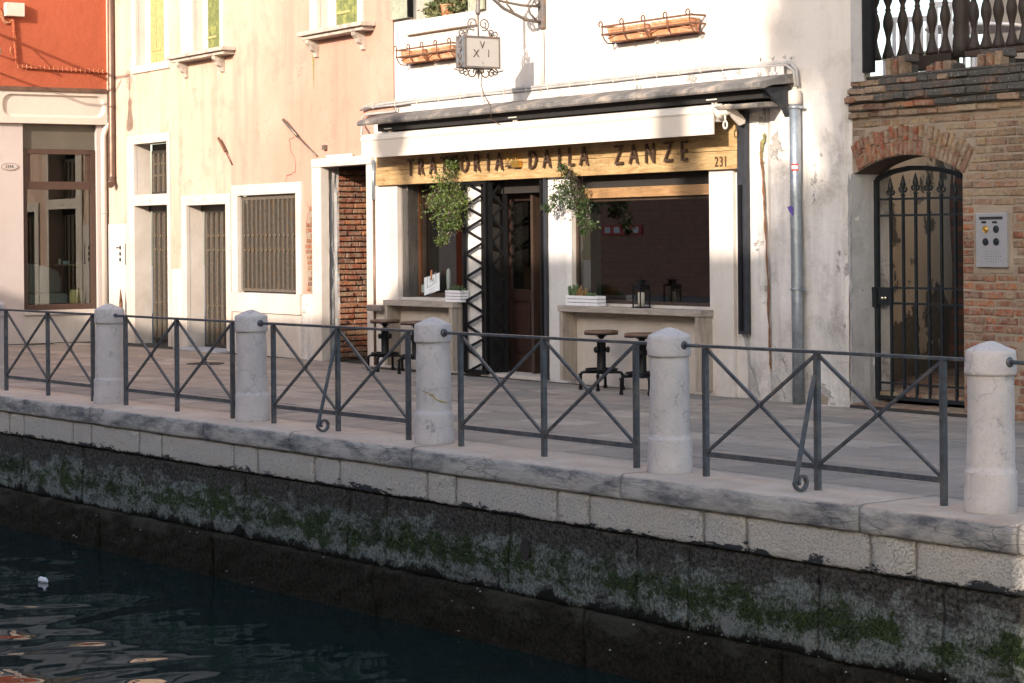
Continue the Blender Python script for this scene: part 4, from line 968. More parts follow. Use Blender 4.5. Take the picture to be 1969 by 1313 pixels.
# pilasters (proud) and lower panels
uq = [T.U(727, 450), w_l[0]]; tb_(uq[0], uq[1]+.004, .0, zF0-.002, -.02, .05, 'pilaster', 'white_plaster', .006)
roughpanel(w_l[1]+.0, w_d[0]-.0, 0.02, zF0, .03, 'pilaster', 'column_plaster', .006, .05); roughpanel(w_d[1]+.0, w_r[0]-.0, 0, zF0, .03, 'pilaster', 'column_plaster', .006, .05)
tb_(w_r[1]-.004, T.U(1416, 450), 0, zF0-.002, -.02, .045, 'pilaster', 'white_plaster', .006)
tb_(w_l[0]-.1, w_l[1]+.05, 0.0, w_l[2]-.08, -.02, .02, 'stone_apron', 'istrian_stone', .004); tb_(w_r[0]-.0, w_r[1]+.0, 0, w_r[2]-.08, -.02, .02, 'stone_apron', 'istrian_stone', .004)
# interior
room(T, 1.0, 7.93, .03, zF0+.2, -.62, -4.6, MAT['reflected_brick'], 'dining_room', wh)
# left window
zl_ = w_l[2]
wl = frame_mb(T, w_l[0]+.14, w_l[1]-.003, zl_+.0, zF0-.05, .055, -.29, -.22).build('window', MAT['frame_wood'], wh, .003)
tb_(w_l[0]+.003, w_l[0]+.135, zl_, zF0+.06, -.29, -.03, 'window_jamb', 'grey_wood'); tb_(w_l[0]+.115, w_l[0]+.155, zl_+.02, zF0-.0, -.215, -.18, 'wooden_strip', 'stile_wood')
bx(T, w_l[0]+.2, w_l[1]-.06, T.Z(840, 400, -.25), zF0-.1, -.28, -.235).build('header_panel', MAT['frame_wood'], wl)
bx(T, w_l[0]+.19, w_l[1]-.05, zl_+.05, T.Z(840, 400, -.25), -.262, -.256).build('pane', MAT['window_glass'], wl)
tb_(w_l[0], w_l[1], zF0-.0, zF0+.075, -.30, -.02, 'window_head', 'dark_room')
tb_(T.U(812, 470, -.4), T.U(819, 470, -.4), zl_+.02, T.Z(815, 400, -.4), -.43, -.38, 'glazing_bar', 'pale_green_paint')
# right window: dark head, lit oak rail, big pane, left side timbers
zr_ = w_r[2]; ztr0, ztr1 = T.Z(1250, 378, -.05), T.Z(1250, 358, -.05)
wr = frame_mb(T, w_r[0]+.003, w_r[1]-.003, zr_, ztr0+.0, .035, -.098, -.06).build('window', MAT['frame_wood'], wh, .003)
ub0 = T.U(1130, 400, -.05)
bx(T, ub0, w_r[1]-.004, ztr0+.001, ztr1, -.098, -.01).build('oak_rail', MAT['beam_wood'], wr, .004)
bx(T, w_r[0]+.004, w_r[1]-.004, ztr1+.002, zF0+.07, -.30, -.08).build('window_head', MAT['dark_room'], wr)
bx(T, w_r[0]+.04, w_r[1]-.04, zr_+.035, ztr0-.03, -.085, -.079).build('pane', MAT['window_glass'], wr)
for x0, x1 in ((1112, 1117), (1122, 1127)): bx(T, T.U(x0, 480, -.3), T.U(x1, 480, -.3), zr_, ztr1, -.34, -.3).build('timber', MAT['frame_wood'], wr)
bx(T, T.U(1136, 480, -.5), T.U(1147, 480, -.5), zr_, ztr0, -.56, -.5).build('post', MAT['pale_green_paint'], wr)
# doorway
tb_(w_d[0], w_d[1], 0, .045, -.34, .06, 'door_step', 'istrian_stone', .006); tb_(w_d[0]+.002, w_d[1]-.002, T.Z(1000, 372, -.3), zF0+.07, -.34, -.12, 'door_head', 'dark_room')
uD0, uD1 = T.U(974, 500, -.32), T.U(1036, 500, -.32); dz0, dz1 = .05, T.Z(1000, 370, -.32)
m = MB(); sw = .12
zg = T.Z(1005, 556, -.32); 
for a, b, c, d_ in ((uD0, uD0+sw, dz0, dz1), (uD1-sw, uD1, dz0, dz1), (uD0+sw, uD1-sw, dz1-.10, dz1), (uD0+sw, uD1-sw, zg-.14, zg), (uD0+sw, uD1-sw, dz0, dz0+.18)): m.box(FT, a, b, -.345, -.30, c, d_)
dr = m.build('door', MAT['door_wood'], wh, .004)
bx(T, uD0+sw, uD1-sw, dz0+.18, zg-.14, -.335, -.322).build('panel', MAT['door_wood'], dr); bx(T, uD0+sw+.05, uD1-sw-.05, dz0+.23, zg-.19, -.322, -.308).build('panel', MAT['door_wood'], dr, .008)
bx(T, uD0+sw, uD1-sw, zg, dz1-.10, -.328, -.322).build('pane', MAT['window_glass'], dr)
tb_(uD0-.16, uD0-.06, .05, dz1, -.36, -.33, 'door_leaf_edge', 'grey_wood'); tb_(uD0-.05, uD0-.008, .05, dz1, -.33, -.26, 'door_stile', 'stile_wood'); tb_(uD1+.01, uD1+.06, .05, dz1, -.33, -.2, 'door_stile', 'frame_wood')
tb_(w_d[0]+.003, w_d[0]+.32, .05, dz1+.1, -.345, -.33, 'door_side', 'dark_room'); tb_(w_d[0]-.001, w_d[0]+.014, .046, zF0+.06, -.33, .034, 'door_reveal', 'dark_room')
# folding lattice gates
def lattice(P0, P1, z0, z1, n, name, label, bar=.045, zz=.03, flip=0):
    """two uprights and a zigzag between ground points P0,P1"""
    P0, P1 = Vector(P0), Vector(P1); ux = (P1-P0).normalized(); L = (P1-P0).length; nn = Vector((ux.y, -ux.x, 0)); F = (P0, ux, nn, UPV)
    g = thing(name, label, 'gate', (P0.x, P0.y, 0), 0, 'folding lattice gates at the trattoria door')
    for a in (0, L-bar): MB().box(F, a, a+bar, -.02, .02, z0, z1).build('upright', MAT['black_iron'], g)
    MB().box(F, bar, L-bar, -.018, .018, z0, z0+.04).build('rail', MAT['black_iron'], g); MB().box(F, bar, L-bar, -.018, .018, z1-.03, z1).build('rail', MAT['black_iron'], g)
    h = (z1-z0)/n
    for i in range(n):
        for s_ in (0, 1):
            a, b = ((bar, z0+h*(i+.0)), (L-bar, z0+h*(i+.5))) if not (s_ ^ flip) else ((L-bar, z0+h*(i+.5)), (bar, z0+h*(i+1)))
            if flip: a, b = (((L-bar), z0+h*i), (bar, z0+h*(i+.5))) if s_ == 0 else ((bar, z0+h*(i+.5)), ((L-bar), z0+h*(i+1)))
            m = MB(); m.tube([fpt(F, a[0], 0, a[1]), fpt(F, b[0], 0, b[1])], zz*.62, 4); m.build('diagonal', MAT['black_iron'], g)
    return g
zt_g = zF0-.02
lattice(T.P(T.U(891, 500, .08), 0, .08), T.P(T.U(937, 500, .08), 0, .08), .03, zt_g, 8, 'lattice_gate', 'black lattice gate leaf standing in front of the white pilaster')
lattice(T.P(T.U(940, 500, .06), 0, .06), T.P(T.U(940, 500, .06)+.06, 0, -.16), .03, zt_g, 8, 'lattice_gate', 'black lattice gate leaf folded inward beside the dark doorway', flip=1)
lattice(T.P(T.U(1042, 500, .03), 0, .05), T.P(T.U(1042, 500, .03)+.05, 0, -.12), .03, zt_g, 8, 'lattice_gate', 'black lattice gate leaf folded back on the right side of the door')
bar_ = T.U(1048, 500, .05); tb_(bar_, bar_+.045, 0.02, zF0-.01, .032, .07, 'door_post', 'dark_post', .003)
# ---------------- fascia board with letters
fa = thing('fascia_sign', 'long oak sign board with dark letters reading TRATTORIA DALLA ZANZE', 'sign', T.P(4.7, 2.4))
uf0, uf1 = T.U(722, 330, .10), T.U(1416, 290, .10); zf1 = T.Z(1400, 289, .1); zfb = T.Z(1416, 324, .1)
usp = T.U(1232, 320, .1)
for a, b in ((uf0, usp-.002), (usp+.002, uf1)): bx(T, a, b, zfb, zf1-.004, 0, .10).build('board', MAT['fascia_wood'], fa, .004)
bx(T, uf0, uf1, zf1, zf1+.40, 0, .092).build('upper_board', MAT['fascia_wood'], fa, .004)
LET = [('T', 789, 322), ('R', 809.5, 319.5), ('A', 831.7, 318.5), ('T', 853, 317), ('T', 872, 315.5), ('O', 892.5, 314.5), ('R', 917, 312.5), ('I', 937.6, 311.5), ('A', 959, 310), ('D', 1024, 306.5), ('A', 1051, 304.5), ('L', 1078.5, 302.5), ('L', 1098, 300.5), ('A', 1122, 299.5), ('Z', 1189, 297.5), ('A', 1217.7, 296), ('N', 1249, 294), ('Z', 1284, 291.5), ('E', 1315, 289.5)]
for ch, x, y in LET: text(ch, T, T.U(x, y, .13), T.Z(x, y, .13), .115, .205, MAT['letter_dark'], 'letter', fa, .022, .78, font_off=0)
for ch, x in (('2', 1378.5), ('3', 1387.5), ('1', 1396)): text(ch, T, T.U(x, 310.5, .1), T.Z(x, 310.5, .1), .101, .10, MAT['letter_dark'], 'number', fa, .008, .85)
# brass skyline ornament
og = thing('brass_ornament', 'small brass tray with thin rods fixed between the words on the sign', 'ornament', T.P(T.U(990, 312, .2), T.Z(990, 312, .2)))
u_, z_ = T.U(985, 318, .16), T.Z(985, 317, .16); bx(T, u_-.02, u_+.12, z_-.03, z_+.045, .105, .16).build('tray', MAT['brass'], og, .004); bx(T, u_-.16, u_-.02, z_-.02, z_, .105, .15).build('tray', MAT['letter_dark'], og)
m = MB()
for k, (du, hh) in enumerate(((-.17, .19), (-.14, .12), (-.11, .17), (-.06, .10), (-.03, .18), (.02, .13), (.06, .15), (.11, .09))): m.tube([T.P(u_+du, z_, .13), T.P(u_+du, z_+hh, .13)], .0045, 5)
m.build('rod', MAT['brass'], og)
# ---------------- awning cassette
aw = thing('awning', 'rolled up white awning cassette with hanging valance above the oak sign', 'awning', T.P(5, 2.8))
ua0, ua1 = T.U(694, 285, .40), T.U(1371, 228, .40); zv0 = T.Z(1371, 258, .40); zv1 = T.Z(1371, 214, .40); zv2 = T.Z(1371, 201, .40)
pr = [(.20, zv2-.02), (.215, zv2+.005), (.30, zv2+.012), (.37, zv2-.0), (.405, zv2-.04), (.41, zv1), (.40, zv1-.02), (.22, zv1-.03), (.20, zv1)]
MB().prism((T.P(0, 0), T.u, T.n, UPV), pr, ua0, ua1, ax='a').build('cassette', MAT['awning_white'], aw, .006)
bx(T, ua0+.005, ua1-.004, zv0, zv1-.004, .378, .398).build('valance', MAT['awning_cloth'], aw, .002)
bx(T, ua0+.0, ua1-.02, zv1-.10, zv1-.03, .24, .372).build('roller', MAT['awning_white'], aw, .01)
for x in (745, 985, 1368):
    u = T.U(x, 225, .34); m = MB(); m.box(FT, u-.03, u+.03, .02, .30, zv2+.005, zv2+.02); m.box(FT, u-.07, u+.09, .27, .35, zv2+.05, zv2+.062); m.box(FT, u-.02, u+.0, .30, .32, zv2+.01, zv2+.05); m.box(FT, u+.03, u+.05, .30, .32, zv2+.01, zv2+.05); m.build('bracket', MAT['awning_white'], aw, .002)
F_ = (T.P(ua1, zv1+.0, .31), T.n, UPV, T.u); MB().lathe(F_, [(.075, 0), (.08, .015), (.06, .03), (.045, .04), (.04, .13), (.03, .14)], 18).build('end_cap', MAT['awning_white'], aw)
u = ua1+.10; m = MB(); m.prism((T.P(0, 0), T.n, T.u, UPV), [(.34, zv1+.065), (.36, zv1+.02), (.16, zv1-.14), (.10, zv1-.12), (.09, zv1-.075), (.28, zv1+.07)], u, u+.035); m.build('arm', MAT['awning_white'], aw, .006)
m = MB(); pz = zv1-.06; m.tube([T.P(u-.02, zv1, .31), T.P(u-.02, pz-.04, .31)], .011, 8); lo_ = [T.P(u-.02+.028*math.sin(a), pz-.075+.038*math.cos(a), .31) for a in [i*math.pi/7 for i in range(15)]]; m.tube(lo_, .010, 6, cap=False); m.build('crank_eye', MAT['awning_white'], aw)
# ---------------- canopy above
ca = thing('canopy', 'weathered sheet metal canopy running above the white awning', 'canopy', T.P(5, 3.1))
oc = .46; uc0, uc1 = T.U(686, 234, oc), T.U(1461, 153, oc); zc = T.Z(1461, 160, oc)
pr = [(-.0, zc+.11), (.10, zc+.105), (.3, zc+.055), (oc-.03, zc+.02), (oc, zc), (oc+.005, zc-.03), (oc-.01, zc-.05), (oc-.06, zc-.045), (.3, zc-.01), (0, zc+.02)]
MB().prism((T.P(0, 0), T.u, T.n, UPV), pr, uc0, uc1, ax='a').build('sheet_metal_top', MAT['roof_metal'], ca, .006)
bx(T, uc0+.30, uc1-.10, zc-.13, zc-.012, 0, .34).build('beam', MAT['tar_black'], ca, .004)
pr = [(.0, zc-.135), (.36, zc-.17), (.385, zc-.19), (.37, zc-.215), (.0, zc-.20)]; MB().prism((T.P(0, 0), T.u, T.n, UPV), pr, uc0+.38, uc1-.14, ax='a').build('lower_board', MAT['roof_metal'], ca, .004)
pr = [(0, zc-.012), (.36, zc-.03), (.30, zc-.09), (.08, zc-.22), (0, zc-.36)]; MB().prism((T.P(0, 0), T.u, T.n, UPV), pr, uc1-.13, uc1-.06, ax='a').build('bracket', MAT['dark_post'], ca, .004)
bx(T, uf0+.05, uf1, zf1+.40, zc-.2, 0, .06).build('back_board', MAT['tar_black'], ca)
# rough ledge of mortar above the canopy and cables along it
roughpanel(uc0+.62, uc1-.1, zc+.085, zc+.20, .05, 'mortar_ledge', 'rough_white_plaster', .02, .04, edge=False)
def cable(name, label, paths, r, mat, W=T, off=.05, cat='cable'):
    g = thing(name, label, cat, W.P(W.U(*paths[0][0]), W.Z(*paths[0][0])))
    for p_ in paths:
        m = MB(); m.tube([W.P(W.U(q[0], q[1], (q[2] if len(q) > 2 else off)), W.Z(q[0], q[1], (q[2] if len(q) > 2 else off)), (q[2] if len(q) > 2 else off)) for q in p_], r, 6); m.build('cable', MAT[mat], g)
    return g
ln = lambda x: 203.5-.1105*(x-700)
c1 = cable('wall_cables', 'bundle of grey cables clipped along the wall just above the canopy', [[(693, 211)]+[(x, ln(x)+rnd.uniform(-.8, .8)) for x in range(730, 1440, 45)]+[(1455, 125), (1500, 121), (1520, 121), (1531, 132), (1535, 165)], [(700, 208)]+[(x, ln(x)+4+rnd.uniform(-1, 1)) for x in range(760, 1440, 50)]+[(1480, 127), (1512, 125), (1526, 135), (1530, 166)], [(762, 207), (760, 214), (705, 220), (697, 226), (697, 240), (695, 262, .3)]], .016, 'grey_plaster')
m = MB()
for x in list(range(720, 1440, 42)): m.tube([T.P(T.U(x, ln(x)-6, .05), T.Z(x, ln(x)-6, .05), .07), T.P(T.U(x, ln(x)+8, .05), T.Z(x, ln(x)+8, .05), .07)], .007, 4)
tag(m.build('cable_tie', MAT['cream_paint'], c1), kind='stuff'); m = MB()
for x, y in ((706, 205), (721, 203), (736, 202), (1462, 118), (1486, 115), (1510, 113), (1522, 114)):
    for k in range(5): m.tube([T.P(T.U(x, y, .06), T.Z(x, y, .06), .06), T.P(T.U(x+rnd.uniform(-6, 6), y, .06), T.Z(x, y-rnd.uniform(2, 9), .06), .06+rnd.uniform(-.02, .05))], .004, 4)
tag(m.build('wire_end', MAT['grey_plaster'], c1), kind='stuff')
cable('drop_cable', 'thin cable running down the white wall beside the sign bracket', [[(1041, 58), (1042, 90), (1042, 130), (1041, 176)], [(1043, 176), (1052, 188), (1070, 187), (1085, 180), (1096, 172)]], .010, 'cream_paint')
# ---------------- pipes on the front
gp = thing('grey_downpipe', 'galvanised grey downpipe on the rough white wall right of the trattoria', 'downpipe', T.P(T.U(1535, 760, .1), 0, .1))
ug = T.U(1531, 480, .10); zgt = T.Z(1533, 178, .10)
m = MB(); m.tube([T.P(ug+.01, 0.0, .10), T.P(ug+.006, 1.0, .10), T.P(ug, 2.0, .10), T.P(ug, zgt, .10)], .056, 16); m.build('pipe', MAT['galvanised'], gp)
m = MB(); m.lathe((T.P(ug, zgt-.11, .10), T.u, -T.n, UPV), [(.060, 0), (.064, .005), (.064, .125), (.05, .135)], 16); m.build('socket', MAT['cream_paint'], gp)
for y in (206, 556):
    m = MB(); z_ = T.Z(1536, y, .1); m.lathe((T.P(ug, z_, .10), T.u, -T.n, UPV), [(.056, -.01), (.063, -.01), (.063, .01), (.056, .01)], 16); m.box(FT, ug+.06, ug+.11, .08, .10, z_-.012, z_+.012); m.build('pipe_clamp', MAT['galvanised'], gp)
st = thing('sticker', 'small red and white sticker on the grey downpipe', 'sticker', T.P(ug, T.Z(1533, 321, .16), .157)); zs_ = T.Z(1533, 321, .16)
def arcband(u, z0, z1, r, a0, a1, c_o=.10):
    m = MB(); n = 6
    for i in range(n):
        A = [math.radians(a0+(a1-a0)*k/n) for k in (i, i+1)]
        m.face([T.P(u+r*math.sin(a), z, c_o+r*math.cos(a)) for a, z in ((A[0], z0), (A[1], z0), (A[1], z1), (A[0], z1))])
    return m
arcband(ug, zs_-.035, zs_+.035, .0575, 5, 75).build('sticker_base', MAT['sticker_red'], st); arcband(ug, zs_-.018, zs_+.018, .0585, 10, 68).build('sticker_label', MAT['sticker_white'], st)
vt = thing('tape_scrap', 'torn scrap of violet tape on the grey downpipe', 'tape', T.P(ug, T.Z(1531, 405, .16), .157)); z_ = T.Z(1531, 405, .16)
m = MB(); m.face([T.P(ug-.01, z_+.05, .162), T.P(ug+.03, z_+.03, .16), T.P(ug+.03, z_-.05, .162), T.P(ug-.01, z_-.02, .17), T.P(ug-.05, z_+.035, .165)]); m.build('tape', MAT['violet_tape'], vt)
dp2 = thing('dark_post', 'dark painted metal post hanging beside the right end of the sign', 'post', T.P(T.U(1427, 640, .07), T.Z(1427, 643, .07), .07))
bx(T, T.U(1417.5, 450, .09), T.U(1434, 450, .09), T.Z(1428, 643, .09), T.Z(1426, 214, .09), .03, .09).build('post', MAT['dark_post'], dp2, .006); bx(T, T.U(1421, 500, .1), T.U(1427, 500, .1), T.Z(1426, 636, .1), T.Z(1426, 355, .1), .092, .105).build('inner_slot', MAT['black_iron'], dp2)
tp = thing('terrace_downpipe', 'wide dark downpipe at the left end of the terrace balusters', 'downpipe', T.P(T.U(1669, 60), 3.1, .05)); ut = T.U(1668.5, 60, .03)
m = MB(); m.tube([T.P(ut, T.Z(1668, 139, .03), .02), T.P(ut, 9.3, .02)], .062, 16); m.build('pipe', MAT['dark_post'], tp)
cd1 = thing('conduit', 'thin grey conduit running down beside the left trattoria pilaster', 'conduit', T.P(T.U(721, 690, .05), 0, .05)); uu_ = T.U(720, 500, .06)
m = MB(); m.tube([T.P(uu_, .02, .06), T.P(uu_, T.Z(721, 384, .06), .06)], .017, 8); m.build('pipe', MAT['copper_pipe'], cd1); m = MB(); m.tube([T.P(uu_, T.Z(721, 384, .06), .06), T.P(uu_, T.Z(721, 308, .06), .06)], .026, 8); m.build('upper_pipe', MAT['galvanised'], cd1)
z_ = T.Z(721, 592, .12); bx(T, T.U(709, 592, .12), T.U(737, 592, .12), z_-.04, z_+.04, .085, .16).build('ashtray', MAT['sign_iron'], cd1, .015)
# ---------------- upper window of the white house
wv = frame_mb(T, h_uw[0]+.003, h_uw[1]-.003, zuw+.0, 5.89, .06, -.21, -.15).build('window', MAT['shutter_grey'], wh, .004)
room(T, h_uw[0]-.3, h_uw[1]+.3, zuw+.0, 6.2, -.23, -1.6, MAT['dark_room'], 'upper_room', wh)
a, b = T.U(777, 50, .07), T.U(912, 32, .07); bx(T, a, b, zuw-.17, zuw-.002, -.22, .07).build('stone_sill', MAT['istrian_stone'], wh, .01)
s0, s1 = T.U(752, 20, .05), T.U(788, 20, .05); zsb_ = T.Z(770, 36, .05)
for k in range(3): bx(T, s0+(s1-s0)*k/3+.003, s0+(s1-s0)*(k+1)/3, zsb_, 6, .03, .065).build('shutter_plank', MAT['shutter_grey'], wv, .003)
bx(T, s1, s1+.03, zsb_, 6, .02, .09).build('shutter_edge', MAT['black_iron'], wv); 
s2, s3 = T.U(907, 10, .05), T.U(930, 10, .05)
for k in range(2): bx(T, s2+(s3-s2)*k/2+.003, s2+(s3-s2)*(k+1)/2, T.Z(918, 19, .05), 6, .03, .065).build('shutter_plank', MAT['shutter_grey'], wv, .003)
bx(T, h_uw[1]-.24, h_uw[1]-.06, zuw+.005, 5.8, -.15, -.12).build('inner_shutter', MAT['shutter_grey'], wv); bx(T, h_uw[0]+.06, h_uw[0]+.27, zuw+.005, 5.8, -.15, -.12).build('inner_shutter', MAT['shutter_grey'], wv)
def leafcloud(name, mat, parent, centres, n, size, rr, seed, thin=1, down=.0):
    r = random.Random(seed); m = MB()
    for i in range(n):
        c, s = r.choice(centres); p = Vector(c)+Vector((r.gauss(0, s), r.gauss(0, s), r.gauss(0, s)))
        d = Vector((r.uniform(-1, 1), r.uniform(-1, 1), r.uniform(-1, .6)-down)).normalized(); e = d.cross(Vector((r.uniform(-1, 1), r.uniform(-1, 1), r.uniform(-1, 1)))).normalized()
        L = size*r.uniform(.6, 1.4); W_ = L*rr
        m.face([p, p+d*L*.5+e*W_*.5+Vector((0, 0, .1*L)), p+d*L, p+d*L*.5-e*W_*.5])
    return m.build(name, mat, parent, recalc=False)
iv = thing('ivy_plant', 'variegated ivy trailing in the upper window above the left flower rack', 'plant', T.P(T.U(855, 30, -.05), zuw, -.05))
leafcloud('leaves', MAT['ivy_leaf'], iv, [(T.P(T.U(x, y, -.06), T.Z(x, y, -.06), -.06), .05) for x, y in ((828, 18), (840, 8), (850, 22), (860, 5), (870, 14), (880, 3), (845, -8), (868, -12), (885, 12), (835, 28), (852, 30))], 520, .06, .75, 4)
m = MB(); m.lathe((T.P(T.U(860, 26, -.05), zuw+.003, -.06), T.u, -T.n, UPV), [(.07, 0), (.09, .13), (.095, .14)], 14); m.build('pot', MAT['terracotta'], iv)
# ---------------- hanging lantern sign XVI
us0 = T.U(1041, 30, .02)
SG = Wall(tuple(T.P(us0+.09, 0, 3)[:2]), tuple(T.P(us0+.09, 0, 0)[:2]))   # plane across the street: u runs from the canal side to the wall
def sg(x, y): d = ray(x, y); q = (SG.A-CP).dot(SG.n)/d.dot(SG.n); P = CP+d*q; return (P-SG.A).dot(SG.u), P.z
s_l, s_t = sg(893, 66); s_r, s_b = sg(963, 130); s_t = (sg(893, 67)[1]+sg(963, 71)[1])/2; s_b = (sg(893, 130)[1]+sg(963, 132)[1])/2
hs = thing('hanging_sign', 'square hanging lantern sign showing X V I on a scrolled iron bracket', 'sign', SG.P((s_l+s_r)/2, s_b)); FS = SG.fr(); th_ = .17
bx(SG, s_l+.012, s_r-.012, s_b+.012, s_t-.012, -th_, -.008).build('face_panel', MAT['sign_face'], hs, .002)
m = MB()
for o0, o1 in ((-.022, .0), (-th_-.008, -th_+.015)):
    m.box(FS, s_l, s_l+.022, o0, o1, s_b, s_t); m.box(FS, s_r-.022, s_r, o0, o1, s_b, s_t); m.box(FS, s_l+.022, s_r-.022, o0, o1, s_t-.022, s_t); m.box(FS, s_l+.022, s_r-.022, o0, o1, s_b, s_b+.022)
m.build('frame', MAT['sign_iron'], hs, .003); bx(SG, s_l-.002, s_l+.011, s_b+.01, s_t-.01, -th_+.016, -.023).build('side_panel', MAT['galvanised'], hs)
bx(SG, s_l+.011, s_r-.011, s_t-.011, s_t+.002, -th_+.016, -.023).build('top_panel', MAT['sign_iron'], hs)
for ch, x, y, h in (('V', 928, 86, .078), ('X', 916.5, 102, .082), ('I', 940, 102.5, .082)): a, b = sg(x, y); text(ch, SG, a, b, -.007, h, MAT['letter_dark'], 'letter', hs, .003, 1.0 if ch != 'I' else .6, font_off=-.012)
a, b = sg(929, 120); text('lx', SG, a, b, -.007, .022, MAT['grey_patch'], 'mark', hs, .002)
m = MB(); w_ = s_r-s_l; cx_ = (s_l+s_r)/2; r_ = .0085; oo = -th_/2
def S_(c0, c1, r, turns, start, mir=1):
    P = []
    for i in range(15):
        t_ = i/14; th = start+turns*2*math.pi*t_; q = r*(1-.72*t_); P.append(SG.P(c0+mir*q*math.cos(th), c1+q*math.sin(th), oo))
    return P
for mir in (-1, 1):
    for dz, sg_ in ((s_t, 1), (s_b, -1)):
        base = dz
        m.tube(S_(cx_+mir*w_*.46, base+sg_*.035, .04, 1.1*sg_, -math.pi/2*sg_, mir), r_, 5); m.tube(S_(cx_+mir*w_*.36, base+sg_*.05, .04, 1.15*sg_, -math.pi/2*sg_, -mir), r_, 5)
    m.tube([SG.P(cx_+mir*w_*.40, s_t+.01, oo), SG.P(cx_+mir*w_*.30, s_t+.06, oo), SG.P(cx_+mir*w_*.2, s_t+.10, oo), SG.P(cx_+mir*w_*.12, s_t+.10, oo)], r_, 5)
    m.tube(S_(cx_+mir*.075, s_t+.14, .075, 1.5, -math.pi*.6, mir), r_, 5); m.tube(S_(cx_+mir*.10, s_b-.04, .085, .9, math.pi*.5, mir), r_, 5); m.tube(S_(cx_+mir*.03, s_b-.03, .04, 1.0, -.5, mir), r_, 5)
    m.tube([SG.P(cx_+mir*.18, s_b-.0, oo), SG.P(cx_+mir*.24, s_b-.035, oo), SG.P(cx_+mir*.33, s_b-.01, oo)], r_, 5)
for k in range(4): # scrolls on the canal side
    z_ = s_b+(s_t-s_b)*(k+.5)/4; P = []
    for i in range(13):
        t_ = i/12; th = math.pi/2+(1 if k % 2 else -1)*t_*2.3*math.pi; q = .045*(1-.6*t_); P.append(SG.P(s_l-.012, z_+q*math.sin(th), oo+q*math.cos(th)))
    m.tube(P, r_, 5)
m.tube([SG.P(cx_, s_b-.02, oo), SG.P(cx_, s_b-.06, oo), SG.P(cx_, s_b-.12, oo)], [.02, .014, .002], 6); m.tube([SG.P(s_l-.01, s_t, oo), SG.P(s_l-.012, s_b, oo)], .010, 5)
m.build('scrollwork', MAT['sign_iron'], hs)
m = MB(); m.tube([SG.P(cx_, s_t, oo), SG.P(cx_, s_t+.24, oo)], .010, 6); m.tube([SG.P(cx_, s_t+.24, oo), SG.P(cx_, s_t+.27, oo), SG.P(cx_, s_t+.30, oo), SG.P(cx_, s_t+.62, oo)], [.016, .034, .022, .026], 8); m.build('hanger', MAT['sign_iron'], hs)
# bracket: wall plate, arms sweeping out to above the sign
bo = 3-(s_l+s_r)/2; zt2 = s_t+.62; za_ = T.Z(1041, 45, .03); uB = us0+.09+th_/2*0-.0
def BP(o, z): return T.P(us0+.02, z, o)
bx(T, us0-.03, us0+.07, T.Z(1041, 55, .02), zt2+.15, .0, .05).build('wall_plate', MAT['sign_iron'], hs, .01)
m = MB(); q_ = .019
m.tube([BP(.04, T.Z(1036, 43, .05)), BP(.25, T.Z(1020, 36, .25)), BP(.55, T.Z(993, 12, .55)), BP(.72, T.Z(980, -12, .72)), BP(bo*.95, zt2)], q_, 7)
m.tube([BP(.04, T.Z(1036, 13, .05)), BP(.3, T.Z(1010, 9, .3)), BP(.6, T.Z(988, -3, .6)), BP(bo, zt2+.02)], q_*.8, 7)
m.tube([BP(.10, T.Z(1033, 39, .1)), BP(.19, T.Z(1022, 26, .19)), BP(.22, T.Z(1018, 8, .22)), BP(.15, T.Z(1022, -6, .15))], q_*.7, 6); m.tube([BP(.40, T.Z(1004, 24, .4)), BP(.50, T.Z(998, 5, .5)), BP(.52, T.Z(997, -15, .5))], q_*.7, 6)
m.tube(spiral((T.P(us0+.02, 0), T.n, T.u, UPV), .10, T.Z(1030, 5, .1), .04, 1.2, 0), .009, 5); m.tube([BP(.02, zt2), BP(bo+.05, zt2)], .02, 7); m.build('bracket', MAT['sign_iron'], hs)
m = MB(); P = [SG.P(cx_+.05, s_b-.03, oo)]
for x, y in ((925, 160), (930, 180), (944, 205), (944, 225), (938, 228), (950, 232), (962, 240)): P.append(T.P(T.U(x, y, .5), T.Z(x, y, .5), .5))
m.tube(P, .005, 5); m.build('power_wire', MAT['letter_dark'], hs)
